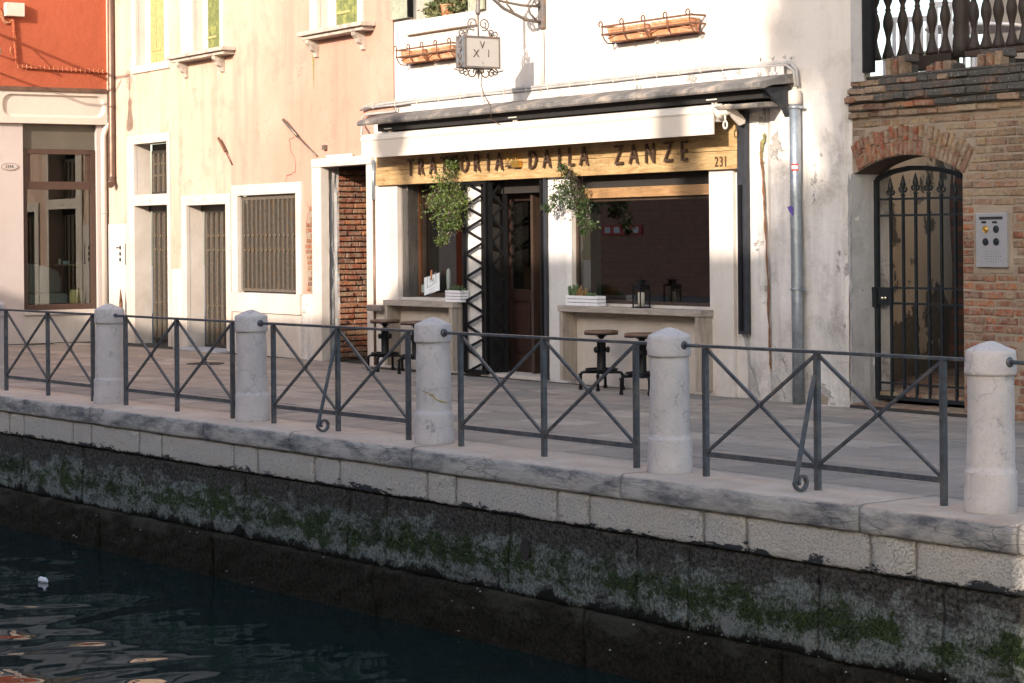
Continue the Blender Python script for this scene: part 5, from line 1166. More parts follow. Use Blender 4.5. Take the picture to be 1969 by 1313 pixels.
# ---------------- flower racks with terracotta troughs
def rack(xl, xr, yl, yr, hpx, label, near, n=5):
    o = .20; u0, u1 = T.U(xl, yl, o), T.U(xr, yr, o); zt = (T.Z(xl, yl, o)+T.Z(xr, yr, o))/2; H = .175
    g = thing('flower_rack', label, 'flower rack', T.P((u0+u1)/2, zt-H), 0, 'iron flower racks on the white wall'); m = MB()
    for dz in (0, -.085):
        m.box(FT, u0-.03, u1+.03, o-.004, o+.008, zt+dz-.010, zt+dz+.010)
        for u in (u0, u1): m.box(FT, u-.006, u+.006, .0, o-.004, zt+dz-.010, zt+dz+.010)
    m.box(FT, u0, u1, .02, .03, zt-H-.008, zt-H+.008); m.build('rail', MAT['rust_metal'], g)
    for k in range(n):
        u = u0+(u1-u0)*k/(n-1)
        F = (T.P(u, 0), T.n, T.u, UPV); P = [fpt(F, .05, 0, zt-H), fpt(F, o-.05, 0, zt-H), fpt(F, o-.008, 0, zt-H+.045), fpt(F, o+.014, 0, zt-H+.09), fpt(F, o+.014, 0, zt+.025)]
        # scroll turned along the wall
        for i in range(11): th = -math.pi*.05+i/10*1.35*math.pi; P.append(T.P(u-.03+.03*math.cos(th), zt+.028+.03*math.sin(th), o+.014))
        m = MB(); m.tube(P, .0075, 5); m.build('upright', MAT['rust_metal'], g)
    L = (u1-u0)
    for k in range(2):
        a = u0+.05+L*.5*k; b = a+L*.43
        t_ = thing('terracotta_trough', 'empty terracotta trough in the %s half of the %s flower rack' % (('left', 'right')[k], near), 'planter', T.P((a+b)/2, zt-H), 0, 'terracotta troughs in the flower racks')
        z0, z1 = zt-H+.012, zt-.02
        mm = MB(); mm.prism((T.P(0, 0), T.u, T.n, UPV), [(.05, z0), (.155, z0), (.178, z1-.03), (.186, z1-.03), (.186, z1), (.030, z1), (.030, z1-.03), (.038, z1-.03)], a, b, ax='a'); mm.build('trough', MAT['terracotta'], t_, .006)
        mm = MB(); mm.tube([T.P(a+(b-a)*i/10, z0+.035+.05*math.sin(i/10*math.pi), .176) for i in range(11)], .008, 5); mm.build('moulding', MAT['terracotta'], t_)
rack(764, 868, 96, 83, 40, 'rusty iron flower rack half hidden behind the hanging sign', 'left'); rack(1160, 1328, 47, 32, 40, 'rusty iron flower rack alone on the bright white wall', 'right')
# ---------------- bar counters
def counter(xl, xr, ytop, wl, label):
    o = .22; u0, u1 = T.U(xl, ytop, o), T.U(xr, ytop, o); zt = T.Z((xl+xr)/2, ytop+3, o); g = thing('bar_counter', label, 'counter', T.P((u0+u1)/2, 0, .1), 0, 'wooden bar counters under the windows')
    bx(T, u0-.02, u1+.02, zt-.065, zt, .022, o+.01).build('counter_top', MAT['counter_wood'], g, .006)
    bx(T, u0, u0+.06, .05, zt-.067, .022, o).build('side_panel', MAT['counter_side'], g, .005); bx(T, u1-.07, u1, .05, zt-.067, .022, o).build('side_panel', MAT['counter_side'], g, .005)
    bx(T, u0+.06, u1-.07, zt-.13, zt-.067, .022, .06).build('rail', MAT['counter_wood'], g, .003)
    return u0, u1, zt
cL = counter(739, 869, 576, w_l, 'weathered wooden bar counter left of the trattoria door'); cRt = counter(1075, 1344, 589, w_r, 'long weathered wooden bar counter right of the trattoria door')
# ---------------- stools
def stool():
    g = thing('bar_stool', 'x', 'bar stool', (0, 0, 0), 0, 'industrial pipe stools at the counters')
    MB().lathe(ID, [(.175, .600), (.182, .605), (.182, .622), (.174, .632), (.02, .634)], 28).build('seat', MAT['seat_wood'], g); MB().lathe(ID, [(.165, .588), (.181, .589), (.181, .604), (.165, .604)], 28).build('seat_band', MAT['black_iron'], g)
    m = MB(); m.lathe(ID, [(.022, .2), (.022, .59)], 10); m.lathe(ID, [(.03, .565), (.06, .570), (.06, .577), (.03, .580)], 12); m.lathe(ID, [(.018, .545), (.034, .55), (.034, .585), (.018, .588)], 10); m.build('screw', MAT['black_iron'], g)
    m = MB(); m.lathe(ID, [(.05, .17), (.056, .175), (.056, .19), (.048, .20), (.048, .50), (.054, .505), (.054, .525), (.03, .535)], 18); m.build('column', MAT['black_iron'], g)
    for a in (20, 140, 260):
        th = math.radians(a); F = (Vector((.045*math.cos(th), .045*math.sin(th), .43)), Vector((-math.sin(th), math.cos(th), 0)), UPV, Vector((math.cos(th), math.sin(th), 0))); MB().lathe(F, [(.024, 0), (.024, .02), (.034, .022), (.034, .036), (.02, .045)], 12).build('knob', MAT['black_iron'], g)
    m = MB(); P = [Vector((.165*math.cos(i*math.pi/14), .165*math.sin(i*math.pi/14), .22)) for i in range(29)]; m.tube(P, .012, 7, cap=False)
    for a in (45, 135, 225, 315): th = math.radians(a); m.tube([Vector((0, 0, .19)), Vector((.165*math.cos(th), .165*math.sin(th), .215))], .013, 6)
    m.build('foot_ring', MAT['black_iron'], g)
    for a in (0, 90, 180, 270):
        th = math.radians(a+28); c, s = math.cos(th), math.sin(th); m = MB(); m.tube([Vector((r_*c, r_*s, z)) for r_, z in ((.045, .19), (.19, .19), (.215, .183), (.225, .16), (.228, .012))], .0155, 8)
        for z in (.165, .03, .012): m.lathe((Vector((.2275*c, .2275*s, z)), Vector((1, 0, 0)), Vector((0, 1, 0)), UPV), [(.0155, -.01), (.022, -.008), (.022, .008), (.0155, .01)], 8)
        m.build('leg', MAT['black_iron'], g)
    return g
sp = [(740, 614, 4.0, 'bar stool beside the grey conduit at the left end of the left counter'), (799, 617, 55.0, 'bar stool partly hidden behind the cracked bollard at the left counter'), (1156, 635, 12.0, 'bar stool at the left end of the right counter, seen whole'), (1234, 640, 40.0, 'bar stool half hidden by the bollard in front of the right counter')]
s0_ = stool()
for i, (x, y, a, lb) in enumerate(sp):
    o = s0_ if i == 0 else copy_tree(s0_)
    d = ray(x, y); t_ = (.633-CH)/d.z; P = CP+d*t_; o.location = (P.x, P.y, 0); o.rotation_euler.z = math.radians(a); o['label'] = lb
# ---------------- things on the counters
def slatbox(xl, xr, y, o0, o1, zt, h, label):
    u0, u1 = T.U(xl, y, o1), T.U(xr, y, o1); g = thing('planter_box', label, 'planter', T.P((u0+u1)/2, zt, (o0+o1)/2), 0, 'white slatted planter boxes on the counters'); n = 4 if h > .12 else 3
    for k in range(n):
        z0 = zt+.002+h*k/n; bx(T, u0, u1, z0, z0+h/n-.006, o1-.012, o1).build('slat', MAT['white_paint_wood'], g, .002); bx(T, u0, u1, z0, z0+h/n-.006, o0, o0+.012).build('slat', MAT['white_paint_wood'], g, .002)
        for u in (u0, u1-.012): bx(T, u, u+.012, z0, z0+h/n-.006, o0+.013, o1-.013).build('slat', MAT['white_paint_wood'], g, .002)
    bx(T, u0+.013, u1-.013, zt+.005, zt+h-.025, o0+.013, o1-.013).build('soil', MAT['soil'], g)
    return u0, u1
def fleshy(name, label, cat, items, mat, group=None):
    P0 = items[0][0]; g = thing(name, label, cat, P0, 0, group); m = MB()
    for p, h, r_, lean in items:
        p = Vector(p); q = p+Vector(lean)*h; m.tube([p, p*.5+q*.5+Vector((0, 0, h*.5)), q+Vector((0, 0, h*.9)), q+Vector((0, 0, h))], [r_*.8, r_, r_*.9, r_*.3], 8)
        for k in range(10):
            a_ = k*2.4; zz = h*(.2+.07*k); c = p+Vector((math.cos(a_)*r_*1.0, math.sin(a_)*r_*1.0, zz)); m.face([c, c+Vector((math.cos(a_)*.006, math.sin(a_)*.006, .012)), c+Vector((-math.sin(a_)*.006, math.cos(a_)*.006, .004))])
    m.build('stems', MAT[mat], g); return g
zL = cL[2]; zR = cRt[2]; r = random.Random(11)
a, b = slatbox(856, 885, 566, .05, .17, zL, .145, 'small white slatted box with a tall cactus, on the left counter')
fleshy('cactus', 'tall pale column cactus in the small white box', 'cactus', [(T.P(T.U(864, 545, .1), zL+.1, .11), .30, .026, (.0, 0, 0))], 'cactus_skin')
su_ = thing('succulent', 'leafy green succulent beside the tall cactus in the small white box', 'succulent', T.P((a+b)/2+.05, zL+.11, .11)); leafcloud('leaves', MAT['succulent'], su_, [(T.P(a+(b-a)*f, zL+.15, .11), .022) for f in (.45, .6, .75, .88, .3)], 260, .045, .35, 8)
a, b = slatbox(1088, 1148, 574, .06, .18, zR, .115, 'long low white slatted box on the left end of the right counter')
fleshy('succulent', 'green finger succulent at the left end of the long white box', 'succulent', [(T.P(a+.02+r.uniform(0, .13), zR+.08, .12+r.uniform(-.04, .04)), r.uniform(.07, .16), .013, (r.uniform(-.2, .2), 0, 0)) for _ in range(18)], 'succulent')
fleshy('succulent', 'orange brown coral-like succulent in the middle of the long white box', 'succulent', [(T.P(a+.13+r.uniform(0, .17), zR+.08, .12+r.uniform(-.04, .04)), r.uniform(.05, .15), .013, (r.uniform(-.4, .5), 0, 0)) for _ in range(24)], 'dry_succulent')
fleshy('succulent', 'low grey green succulent at the right end of the long white box', 'succulent', [(T.P(a+.31+r.uniform(0, .11), zR+.08, .12+r.uniform(-.04, .04)), r.uniform(.03, .07), .012, (r.uniform(-.3, .3), 0, 0)) for _ in range(20)], 'succulent')
# lantern and candle
lu_ = T.U(1233, 560, .13); la = thing('lantern', 'black square lantern standing on the right counter', 'lantern', T.P(lu_, zR, .13)); wl_ = .062; z0 = zR+.002; F = (T.P(lu_, z0, .13), T.u, T.n, UPV)
m = MB(); m.box(F, -.075, .075, -.075, .075, 0, .012); m.box(F, -.068, .068, -.068, .068, .222, .234); 
for a_ in (-1, 1):
    for b_ in (-1, 1): m.box(F, a_*wl_-.006, a_*wl_+.006, b_*wl_-.006, b_*wl_+.006, .012, .222)
m.box(F, -wl_, wl_, wl_-.002, wl_+.003, .19, .222); m.box(F, wl_-.002, wl_+.003, -wl_, wl_, .19, .222); m.build('frame', MAT['black_iron'], la, .002)
m = MB(); m.box(F, -.066, .066, -.066, .066, .236, .245); m.box(F, -.033, .033, -.033, .033, .245, .285); m.box(F, -.042, .042, -.042, .042, .285, .293); m.build('cap', MAT['black_iron'], la, .002)
P = [fpt(F, .02*math.cos(i*math.pi/8), 0, .305+.02*math.sin(i*math.pi/8)) for i in range(17)]; MB().tube(P, .003, 5, cap=False).build('ring', MAT['black_iron'], la)
m = MB(); m.box(F, -.056, .056, .055, .057, .012, .19); m.box(F, .055, .057, -.055, .054, .012, .19); m.build('pane', MAT['lantern_glass'], la)
cn = thing('pillar_candle', 'thick cream candle inside the black lantern', 'candle', T.P(lu_, z0+.013, .13)); MB().lathe((T.P(lu_, z0+.013, .13), T.u, -T.n, UPV), [(.036, 0), (.036, .145), (.030, .150), (.004, .146)], 18).build('wax', MAT['candle_wax'], cn)
# menu card
mu0, mu1 = T.U(816, 550, -.18), T.U(845, 540, -.18); mc = thing('menu_board', 'white menu card hanging tilted inside the left window corner', 'menu board', T.P((mu0+mu1)/2, T.Z(830, 550, -.18), -.18))
za1, za2, za3, za4 = T.Z(816, 534, -.18), T.Z(844, 524, -.18), T.Z(844, 558, -.18), T.Z(817, 568, -.18)
MB().prism(FT, [(mu0, za4), (mu1, za3), (mu1, za2), (mu0, za1)], -.185, -.178).build('card', MAT['white_paper'], mc)
cxm, czm = (mu0+mu1)/2, (za1+za3)/2; m = MB()
for a_, b_, c_, d_ in ((-.09, .07, -.09, .09), (.09, .10, .09, -.06)): pass
bd = [(cxm-.10, czm-.02-.03), (cxm+.10, czm-.02+.045), (cxm+.10, czm+.12+.03), (cxm-.10, czm+.12-.045)]
for i in range(4): q, e = bd[i], bd[(i+1) % 4]; m.tube([T.P(q[0], q[1], -.177), T.P(e[0], e[1], -.177)], .0035, 4)
for k in range(3): m.tube([T.P(cxm-.06, czm-.06-.035*k-.02, -.177), T.P(cxm+.06, czm-.06-.035*k+.02, -.177)], .002, 4)
m.build('print', MAT['grey_patch'], mc); text('XVI', T, cxm, czm+.045, -.178, .05, MAT['grey_patch'], 'lettering', mc, .002); MB().tube([T.P(cxm, za1-.02, -.17), T.P(cxm+.01, za2+.03, -.17)], .012, 6).build('peg', MAT['terracotta'], mc)
pc = thing('paper_sheet', 'pale green sheet standing behind the tilted menu card', 'paper', T.P(T.U(808, 560, -.2), zl_, -.2)); MB().prism(FT, [(T.U(803, 573, -.21), zl_+.055), (T.U(818, 573, -.21), zl_+.055), (T.U(817, 547, -.21), T.Z(817, 547, -.21)), (T.U(805, 547, -.21), T.Z(805, 547, -.21))], -.212, -.208).build('sheet', MAT['pale_green_paint'], pc)
# ---------------- hanging plants
def hanging(name, label, top, spots, mat, seed, dry, size=.032, n=1500):
    g = thing(name, label, 'hanging plant', top); r = random.Random(seed)
    cs = [(T.P(T.U(x, y, .17), T.Z(x, y, .17), .17+r.uniform(-.06, .07)), s) for x, y, s in spots]
    leafcloud('leaves', MAT[mat], g, cs, n, size, .55, seed, down=.3); m = MB()
    for i in range(26):
        c, s = r.choice(cs); c = Vector(c)+Vector((r.gauss(0, s), r.gauss(0, s), 0)); m.tube([Vector(top)+Vector((r.uniform(-.05, .05), 0, 0)), Vector(top)*.5+c*.5+Vector((r.gauss(0, .05), 0, .05)), c, c+Vector((r.gauss(0, .04), r.gauss(0, .04), -r.uniform(.03, .12)))], .0022, 3)
    m.build('stems', MAT['frame_wood'], g)
    m = MB()
    for i in range(dry):
        c, s = r.choice(cs); c = Vector(c)+Vector((r.gauss(0, s*1.9), r.gauss(0, s), r.gauss(0, s*1.3))); d = Vector((r.uniform(-1, 1), r.uniform(-.6, .6), r.uniform(-1, .5))).normalized(); m.tube([c, c+d*r.uniform(.02, .05)], .0016, 3, cap=False)
    tag(m.build('dry_twigs', MAT['shop_plaster'], g), kind='stuff'); return g
hanging('hanging_plant', 'dense bright green plant hanging left of the lattice gate', T.P(T.U(868, 318, .16), T.Z(868, 318, .16), .16), [(868, 322, .05), (860, 345, .07), (868, 362, .09), (850, 375, .09), (880, 372, .07), (865, 390, .10), (845, 395, .08), (888, 392, .05), (860, 410, .08), (852, 425, .05), (853, 440, .035), (855, 455, .025), (850, 462, .03), (875, 410, .05), (885, 430, .03), (872, 318, .04), (862, 312, .03), (835, 385, .05)], 'vine_leaf', 21, 170, .034, 4000)
hanging('hanging_plant', 'feathery dark green plant hanging right of the trattoria door', T.P(T.U(1092, 325, .16), T.Z(1092, 325, .16), .16), [(1090, 322, .03), (1092, 342, .04), (1085, 355, .06), (1098, 360, .065), (1075, 368, .05), (1110, 372, .045), (1092, 380, .06), (1065, 378, .03), (1105, 392, .035), (1113, 408, .03), (1128, 425, .03), (1135, 432, .02), (1122, 405, .04), (1060, 400, .03), (1072, 395, .04), (1130, 445, .015), (1126, 390, .03)], 'fern_leaf', 22, 30, .036, 1700)

# ================================================================ brick terrace wall with the arched gateway
tw = thing('terrace_wall', 'old brick wall with an arched gateway carrying a terrace', 'brick wall', T.P(10.6, 0))
aL, aC, aR = (T.U(1643, 335), T.Z(1643, 334)), (T.U(1750, 298), T.Z(1750, 298)), (T.U(1853, 335), T.Z(1853, 334))
def circ(p, q, r_):
    ax, ay = p; bx_, by = q; cx, cy = r_; d = 2*(ax*(by-cy)+bx_*(cy-ay)+cx*(ay-by))
    ux = ((ax*ax+ay*ay)*(by-cy)+(bx_*bx_+by*by)*(cy-ay)+(cx*cx+cy*cy)*(ay-by))/d; uy = ((ax*ax+ay*ay)*(cx-bx_)+(bx_*bx_+by*by)*(ax-cx)+(cx*cx+cy*cy)*(bx_-ax))/d
    return ux, uy, math.hypot(ax-ux, ay-uy)
cu, cz, cr = circ(aL, aC, aR); uJL, uJR = uR, T.U(1851, 550); uEnd = 13.6
zco = T.Z(1800, 219)                                    # underside of the projecting courses
th0, th1 = math.atan2(aL[1]-cz, aL[0]-cu), math.atan2(aR[1]-cz, aR[0]-cu)
arc = [(cu+cr*math.cos(th0+(th1-th0)*i/20), cz+cr*math.sin(th0+(th1-th0)*i/20)) for i in range(21)]
poly = [(uJL, arc[0][1])]+arc[1:-1]+[(uJR, arc[-1][1]), (uJR, 0), (uEnd, 0), (uEnd, zco), (uJL, zco)]
m = MB(); Fm = T.fr(); m.prism(Fm, poly, -.34, -.012); m.build('mortar_core', MAT['brick_mortar'], tw)
# left plastered reveal of the gateway
m = MB(); n_ = 26
for i in range(n_):
    for j in range(5):
        q = lambda a_, b_: T.P(uJL+.006+.012*noise.noise(Vector((a_*.5, b_*.9, 7))), arc[0][1]*a_/n_, -.0-.325*b_/5+(.02 if b_ == 0 else 0))
        m.face([q(i, j), q(i, j+1), q(i+1, j+1), q(i+1, j)], True)
m.build('gateway_jamb', MAT['grey_plaster'], tw, recalc=False)
# flat brick courses
def kindat(u, z):
    if z < 1.0: return 'red_brick' if rnd.random() < .62 else 'mixed_brick'
    if z < 1.85: return 'red_brick' if (u < uJR+.35 or rnd.random() < .35) else ('mixed_brick' if rnd.random() < .7 else 'buff_brick')
    if z > 2.15: return 'buff_brick'
    return 'buff_brick' if rnd.random() < .75 else 'mixed_brick'
EXT = cr+.30
iu0, iu1, iz0, iz1 = T.U(1872, 460), T.U(1941, 460), T.Z(1908, 521), T.Z(1908, 404)
zz = .012; rw = 0
while zz+.066 < zco+.01:
    zc_ = zz+.032
    if zc_ > arc[0][1]-.05:                               # rows that reach over the arch
        dz_ = zc_-cz; ex = math.sqrt(max(0, EXT**2-dz_**2)) if abs(dz_) < EXT else 0
        if zc_ < cz+EXT*math.sin(th1): ex = max(ex*0, dz_/math.tan(th1))
        lo = [(uJL, cu-ex)] if ex else []; starts = [(cu+ex+.01, 12.75)] if ex else [(uJL, 12.75)]
        if lo and cu-ex-uJL > .06: starts.append((uJL, cu-ex-.01))
    else: starts = [(uJR, 12.75)]
    for a0, a1 in starts:
        uu = a0-(.0 if rw % 2 else 0); first = True
        while uu < a1-.03:
            L = rnd.choice((.25, .24, .26, .13, .23)) if not (first and rw % 2) else .125
            first = False; a, b = uu, min(uu+L, a1)
            if a > 12.75: break
            hit = zc_ > iz0-.01 and zc_ < iz1+.01 and b > iu0 and a < iu1+.03
            if hit and a < iu0-.05: b = iu0-.002; hit = False
            elif hit and b > iu1+.08: a = iu1+.035; hit = False
            if not hit and b-a > .03:
                rough_ = zc_ < .75 and a > uJR+.1
                brick(T, (a+b)/2, zc_+rnd.uniform(-.003, .003), b-a-.012, .062*rnd.uniform(.9, 1.02), -.012, .009+rnd.uniform(-.006, .007)-(.012*rnd.random() if rough_ else 0), kindat(a, zc_), tw, rnd.uniform(-.02, .02)*(2 if rough_ else 1))
            uu += L
    zz += .0745; rw += 1
# voussoirs: a double ring, some of them long
nA = 26; outer = .29
for i in range(nA):
    f = (i+.5)/nA; th = th0+(th1-th0)*f; long_ = i % 3 == 1; wA = cr*abs(th1-th0)/nA
    segs = [(0.0, .26)] if long_ else ([(0, .15), (.16, outer)] if i % 2 else [(0, .12), (.13, outer-.02)])
    for (r0, r1) in segs:
        rm = cr+(r0+r1)/2
        if cu+rm*math.cos(th)-.05 < uJL: continue
        kd = 'red_brick' if f < .62 and rnd.random() < .8 else ('mixed_brick' if rnd.random() < .5 else 'buff_brick')
        Wd = wA*(rm/cr)-.006
        o = brick(T, cu+rm*math.cos(th)+0, cz+rm*math.sin(th), (r1-r0)-.008, Wd, -.012, .020+rnd.uniform(-.005, .008), kd, tw, -th, .16 if r0 == 0 else .1)
# broken underside
m = MB()
for i in range(20):
    (a, b), (c, d_) = arc[i], arc[i+1]; m.face([T.P(a, b-.002, -.02), T.P(c, d_-.002, -.02), T.P(c, d_-.002, -.335), T.P(a, b-.002, -.335)])
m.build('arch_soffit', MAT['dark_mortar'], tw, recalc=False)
# projecting courses and weathered top
zz = zco; 
for k, (o, kd, H) in enumerate(((.030, 'mixed', .068), (.060, 'weathered_brick', .068), (.085, 'weathered_brick', .07), (.05, 'weathered_brick', .068), (.02, 'weathered_brick', .068))):
    uu = uJL-.02+(.1 if k % 2 else 0)-.1
    bx(T, uJL-.01, uEnd, zz+.0, zz+H+.004, -.34, o-.03).build('course_core', MAT['weathered_brick'] if k else MAT['brick_mortar'], tw)
    while uu < 12.75:
        L = rnd.choice((.25, .24, .25, .13)); a, b = max(uu, uJL-.01), uu+L
        kk = (('red_brick' if rnd.random() < .5 else 'mixed_brick') if a < uJL+1.05 and k == 1 or (k > 1 and a < uJL+.35) else kd) if k else ('mixed_brick' if a < uJL+.9 else 'buff_brick')
        if b-a > .05: brick(T, (a+b)/2, zz+H/2+rnd.uniform(-.004, .004), b-a-.010, (H-.010)*rnd.uniform(.8, 1.06), o-.02, .02+rnd.uniform(-.016, .016), kk if rnd.random() < .85 else 'mixed_brick', tw, rnd.uniform(-.05, .05), .12)
        uu += L
    zz += H+.006
ztop = zz
bx(T, uJL-.01, uEnd, ztop, ztop+.02, -.5, .0).build('coping', MAT['weathered_brick'], tw)
bx(T, uR+.0, uEnd+1, zco+.05, ztop-.005, -7, -.34).build('terrace_floor', MAT['dark_mortar'], tw) if 0 else bx(T, uR, uEnd+1, ztop-.12, ztop-.005, -7, -4.2).build('terrace_floor', MAT['paving'], tw)
bx(T, uR, uEnd+1, ztop-.12, ztop-.006, -1.59, -.341).build('terrace_edge', MAT['dark_mortar'], tw)
# stubs of broken brick piers on top
for (xa, xb, yb_, yt_) in ((1704, 1738, 150, 103), (1782, 1826, 158, 112), (1880, 1925, 150, 88)):
    ua_, ub_ = T.U(xa, 130, -.05), T.U(xb, 130, -.05); zt_ = T.Z((xa+xb)/2, yt_, -.05); n_ = 3
    bx(T, ua_+.02, ub_-.02, ztop-.12, zt_-.10, -.26, -.10).build('pier_core', MAT['weathered_brick'], tw, .01)
    for k in range(n_):
        w_ = (ub_-ua_)/n_; hh = zt_-(ztop-.1)-.02-rnd.uniform(0, .05)
        brick(T, ua_+w_*(k+.5), ztop-.1+hh/2, hh, w_*.8, -.06, .035-.01*k, 'red_brick' if k % 2 else 'mixed_brick', tw, math.pi/2+rnd.uniform(-.06, .06), .12)
        if rnd.random() < .9: brick(T, ua_+w_*(k+.6), zt_-.06+rnd.uniform(-.02, .02), w_*1.1, .07, -.10, .02, 'weathered_brick', tw, rnd.uniform(-.3, .3), .16)
# threshold and gateway floor
roughpanel  # (wall helper, defined above)
m = MB(); m.prism(T.fr(), [(uJL, .06), (uJR+.25, .06), (uJR+.25, -.34), (uJL, -.34)], -.03, .035, ax='c'); m.build('threshold', MAT['joint_mortar'], tw, .01)
uu = uJL+.01
while uu < uJR+.2:
    L = rnd.choice((.22, .30, .26)); mm = MB(); mm.box(T.fr(), uu, min(uu+L-.012, uJR+.24), -.30, .05, .01, .043+rnd.uniform(0, .006)); mm.build('brick', MAT['mixed_brick'], tw, .008); uu += L
# passage behind the gate: peeling side wall, brick floor, dark end
g0, g1 = ground(1697, 734, .14), ground(1833, 708, .14); dv = (g1-g0).normalized(); PW = Wall(tuple((g0-dv*1.2)[:2]), tuple(g1[:2]))
lim = 2.0
m = MB(); nu, nz = 60, 34; G_ = [[PW.P(PW.L*j/nu, 3.2*i/nz, .03*noise.noise(Vector((j*.12, i*.12, 2)))) for j in range(nu+1)] for i in range(nz+1)]
for i in range(nz):
    for j in range(nu): m.face([G_[i][j], G_[i][j+1], G_[i+1][j+1], G_[i+1][j]], True)
pwo = thing('peeling_wall', 'tan wall with peeling plaster seen through the iron gate', 'wall', tuple(PW.P(PW.L/2, 0))); m.build('wall', MAT['peeling_plaster'], pwo, recalc=False)
m = MB(); m.box(PW.fr(), PW.L-.0, PW.L+.12, -.3, .03, 0, 3.2); m.build('wall_edge', MAT['far_plaster'], pwo)
m = MB(); e = PW.P(PW.L+.15, 0, 0); q1 = T.P(uJR+.6, 0, -.36); q2 = T.P(uJR+1.5, 0, -9)
e2 = e+T.u*2.2-T.n*.3; m.face([e, e+Vector((0, 0, 3.2)), e2+Vector((0, 0, 3.2)), e2]); m.face([T.P(uJR+.02, 0, -.345), T.P(uJR+.8, 0, -7), T.P(uJR+.8, 3.2, -7), T.P(uJR+.02, 3.2, -.345)]); m.build('inner_dark_wall', MAT['dark_room'], tw, recalc=False)
a = T.P(uJL-4, .0, -.34); m = MB(); m.face([T.P(uJL-4.5, .12, -.341), T.P(uEnd, .12, -.341), T.P(uEnd, .12, -9), T.P(uJL-4.5, .12, -9)]); m.build('passage_floor', MAT['joint_mortar'], tw, recalc=False)
cnt = 0
for i in range(26):
    o = -.36-.16*i; uu = uJL-.1-.42*i*.16/.16*.0-(.30*i*.16/.16)*.36
    for j in range(5):
        u = uu+j*.27+(.13 if i % 2 else 0)
        mm = inst(rnd.choice(BRM['mixed_brick']), 'brick', tw, Matrix.Translation(T.P(u, .127, o)) @ Matrix(((T.u.x, -T.n.x, 0, 0), (T.u.y, -T.n.y, 0, 0), (0, 0, 1, 0), (0, 0, 0, 1))) @ Matrix.Diagonal((.255, .148, .04, 1)))
# ---------------- gate
gt = thing('iron_gate', 'iron gate with spear tips and an arched top rail in the brick gateway', 'gate', T.P((uJL+uJR)/2, 0, -.28)); og_ = -.285
gx0, gx1 = T.U(1684, 560, og_), uJR+.02; zbot = T.Z(1690, 766, og_)
def tbar(pts, name, r_=.011, sq=4): m = MB(); m.tube([T.P(u, z, og_) for u, z in pts], r_, sq); return m.build(name, MAT['gate_iron'], gt)
zsp = T.Z(1686, 345, og_); bx(T, gx0, gx0+.045, zbot, zsp, og_-.02, og_+.02).build('stile', MAT['gate_iron'], gt, .003); bx(T, gx1-.04, gx1, zbot, T.Z(1845, 330, og_), og_-.02, og_+.02).build('stile', MAT['gate_iron'], gt, .003)
ap = [(1686, 346), (1695, 339), (1720, 329), (1750, 323), (1780, 323), (1810, 326), (1838, 333), (1850, 338)]; m = MB()
P = [(T.U(x, y, og_), T.Z(x, y, og_)) for x, y in ap]
for i in range(len(P)-1): (a, b), (c, d_) = P[i], P[i+1]; m.prism(T.fr(), [(a, b-.022), (c, d_-.022), (c, d_+.022), (a, b+.022)], og_-.02, og_+.02)
m.build('arched_rail', MAT['gate_iron'], gt)
for xa, ya, xb, yb in ((1686, 382, 1848, 381), (1686, 412.5, 1850, 414), (1712, 552, 1852, 557), (1712, 582, 1852, 588), (1690, 733, 1852, 748)):
    z_ = (T.Z(xa, ya, og_)+T.Z(xb, yb, og_))/2; bx(T, T.U(xa, ya, og_), gx1, z_-.010, z_+.010, og_-.006, og_+.006).build('cross_rail', MAT['gate_iron'], gt)
bx(T, gx0, gx1, zbot-.0, zbot+.035, og_-.018, og_+.018).build('bottom_rail', MAT['gate_iron'], gt, .003)
for k, (x, yt_) in enumerate(((1713.5, 342), (1737.5, 336), (1761.5, 332), (1786.5, 332), (1811, 335), (1838, 348))):
    u = T.U(x, 500, og_); zt_ = T.Z(x, yt_, og_); b_ = MB().box(T.fr(), u-.0115, u+.0115, og_-.0115, og_+.0115, zbot+.03, zt_-.20).build('bar', MAT['gate_iron'], gt)
    m = MB(); F = (T.P(u, zt_-.20, og_), T.u, -T.n, UPV); m.lathe(F, [(.012, 0), (.022, .005), (.022, .018), (.012, .024), (.014, .05), (.016, .07), (.020, .085), (.028, .105), (.018, .15), (.002, .205)], 8)
    for s_ in (-1, 1): m.tube([fpt(F, s_*.008, 0, .04), fpt(F, s_*.035, 0, .045), fpt(F, s_*.048, 0, .065), fpt(F, s_*.040, 0, .082), fpt(F, s_*.03, 0, .072)], [.010, .011, .012, .009, .006], 6)
    m.build('spear_tip', MAT['gate_iron'], gt)
lz0, lz1 = T.Z(1700, 590, og_), T.Z(1700, 552, og_); bx(T, T.U(1672, 570, og_+.02), T.U(1688, 570, og_+.02), lz0, lz1, og_-.01, og_+.05).build('lock_plate', MAT['gate_iron'], gt, .004); bx(T, T.U(1692, 570, og_+.02), T.U(1716, 570, og_+.02), lz0+.02, lz1, og_+.0, og_+.04).build('lock_case', MAT['gate_iron'], gt, .004)
m = MB(); 
for dx in (1697, 1703): m.lathe((T.P(T.U(dx, 573, og_+.05), T.Z(dx, 573, og_+.05), og_+.04), T.u, UPV, T.n), [(.018, 0), (.018, .02), (.008, .028)], 12)
m.build('knob', MAT['chrome'], gt)
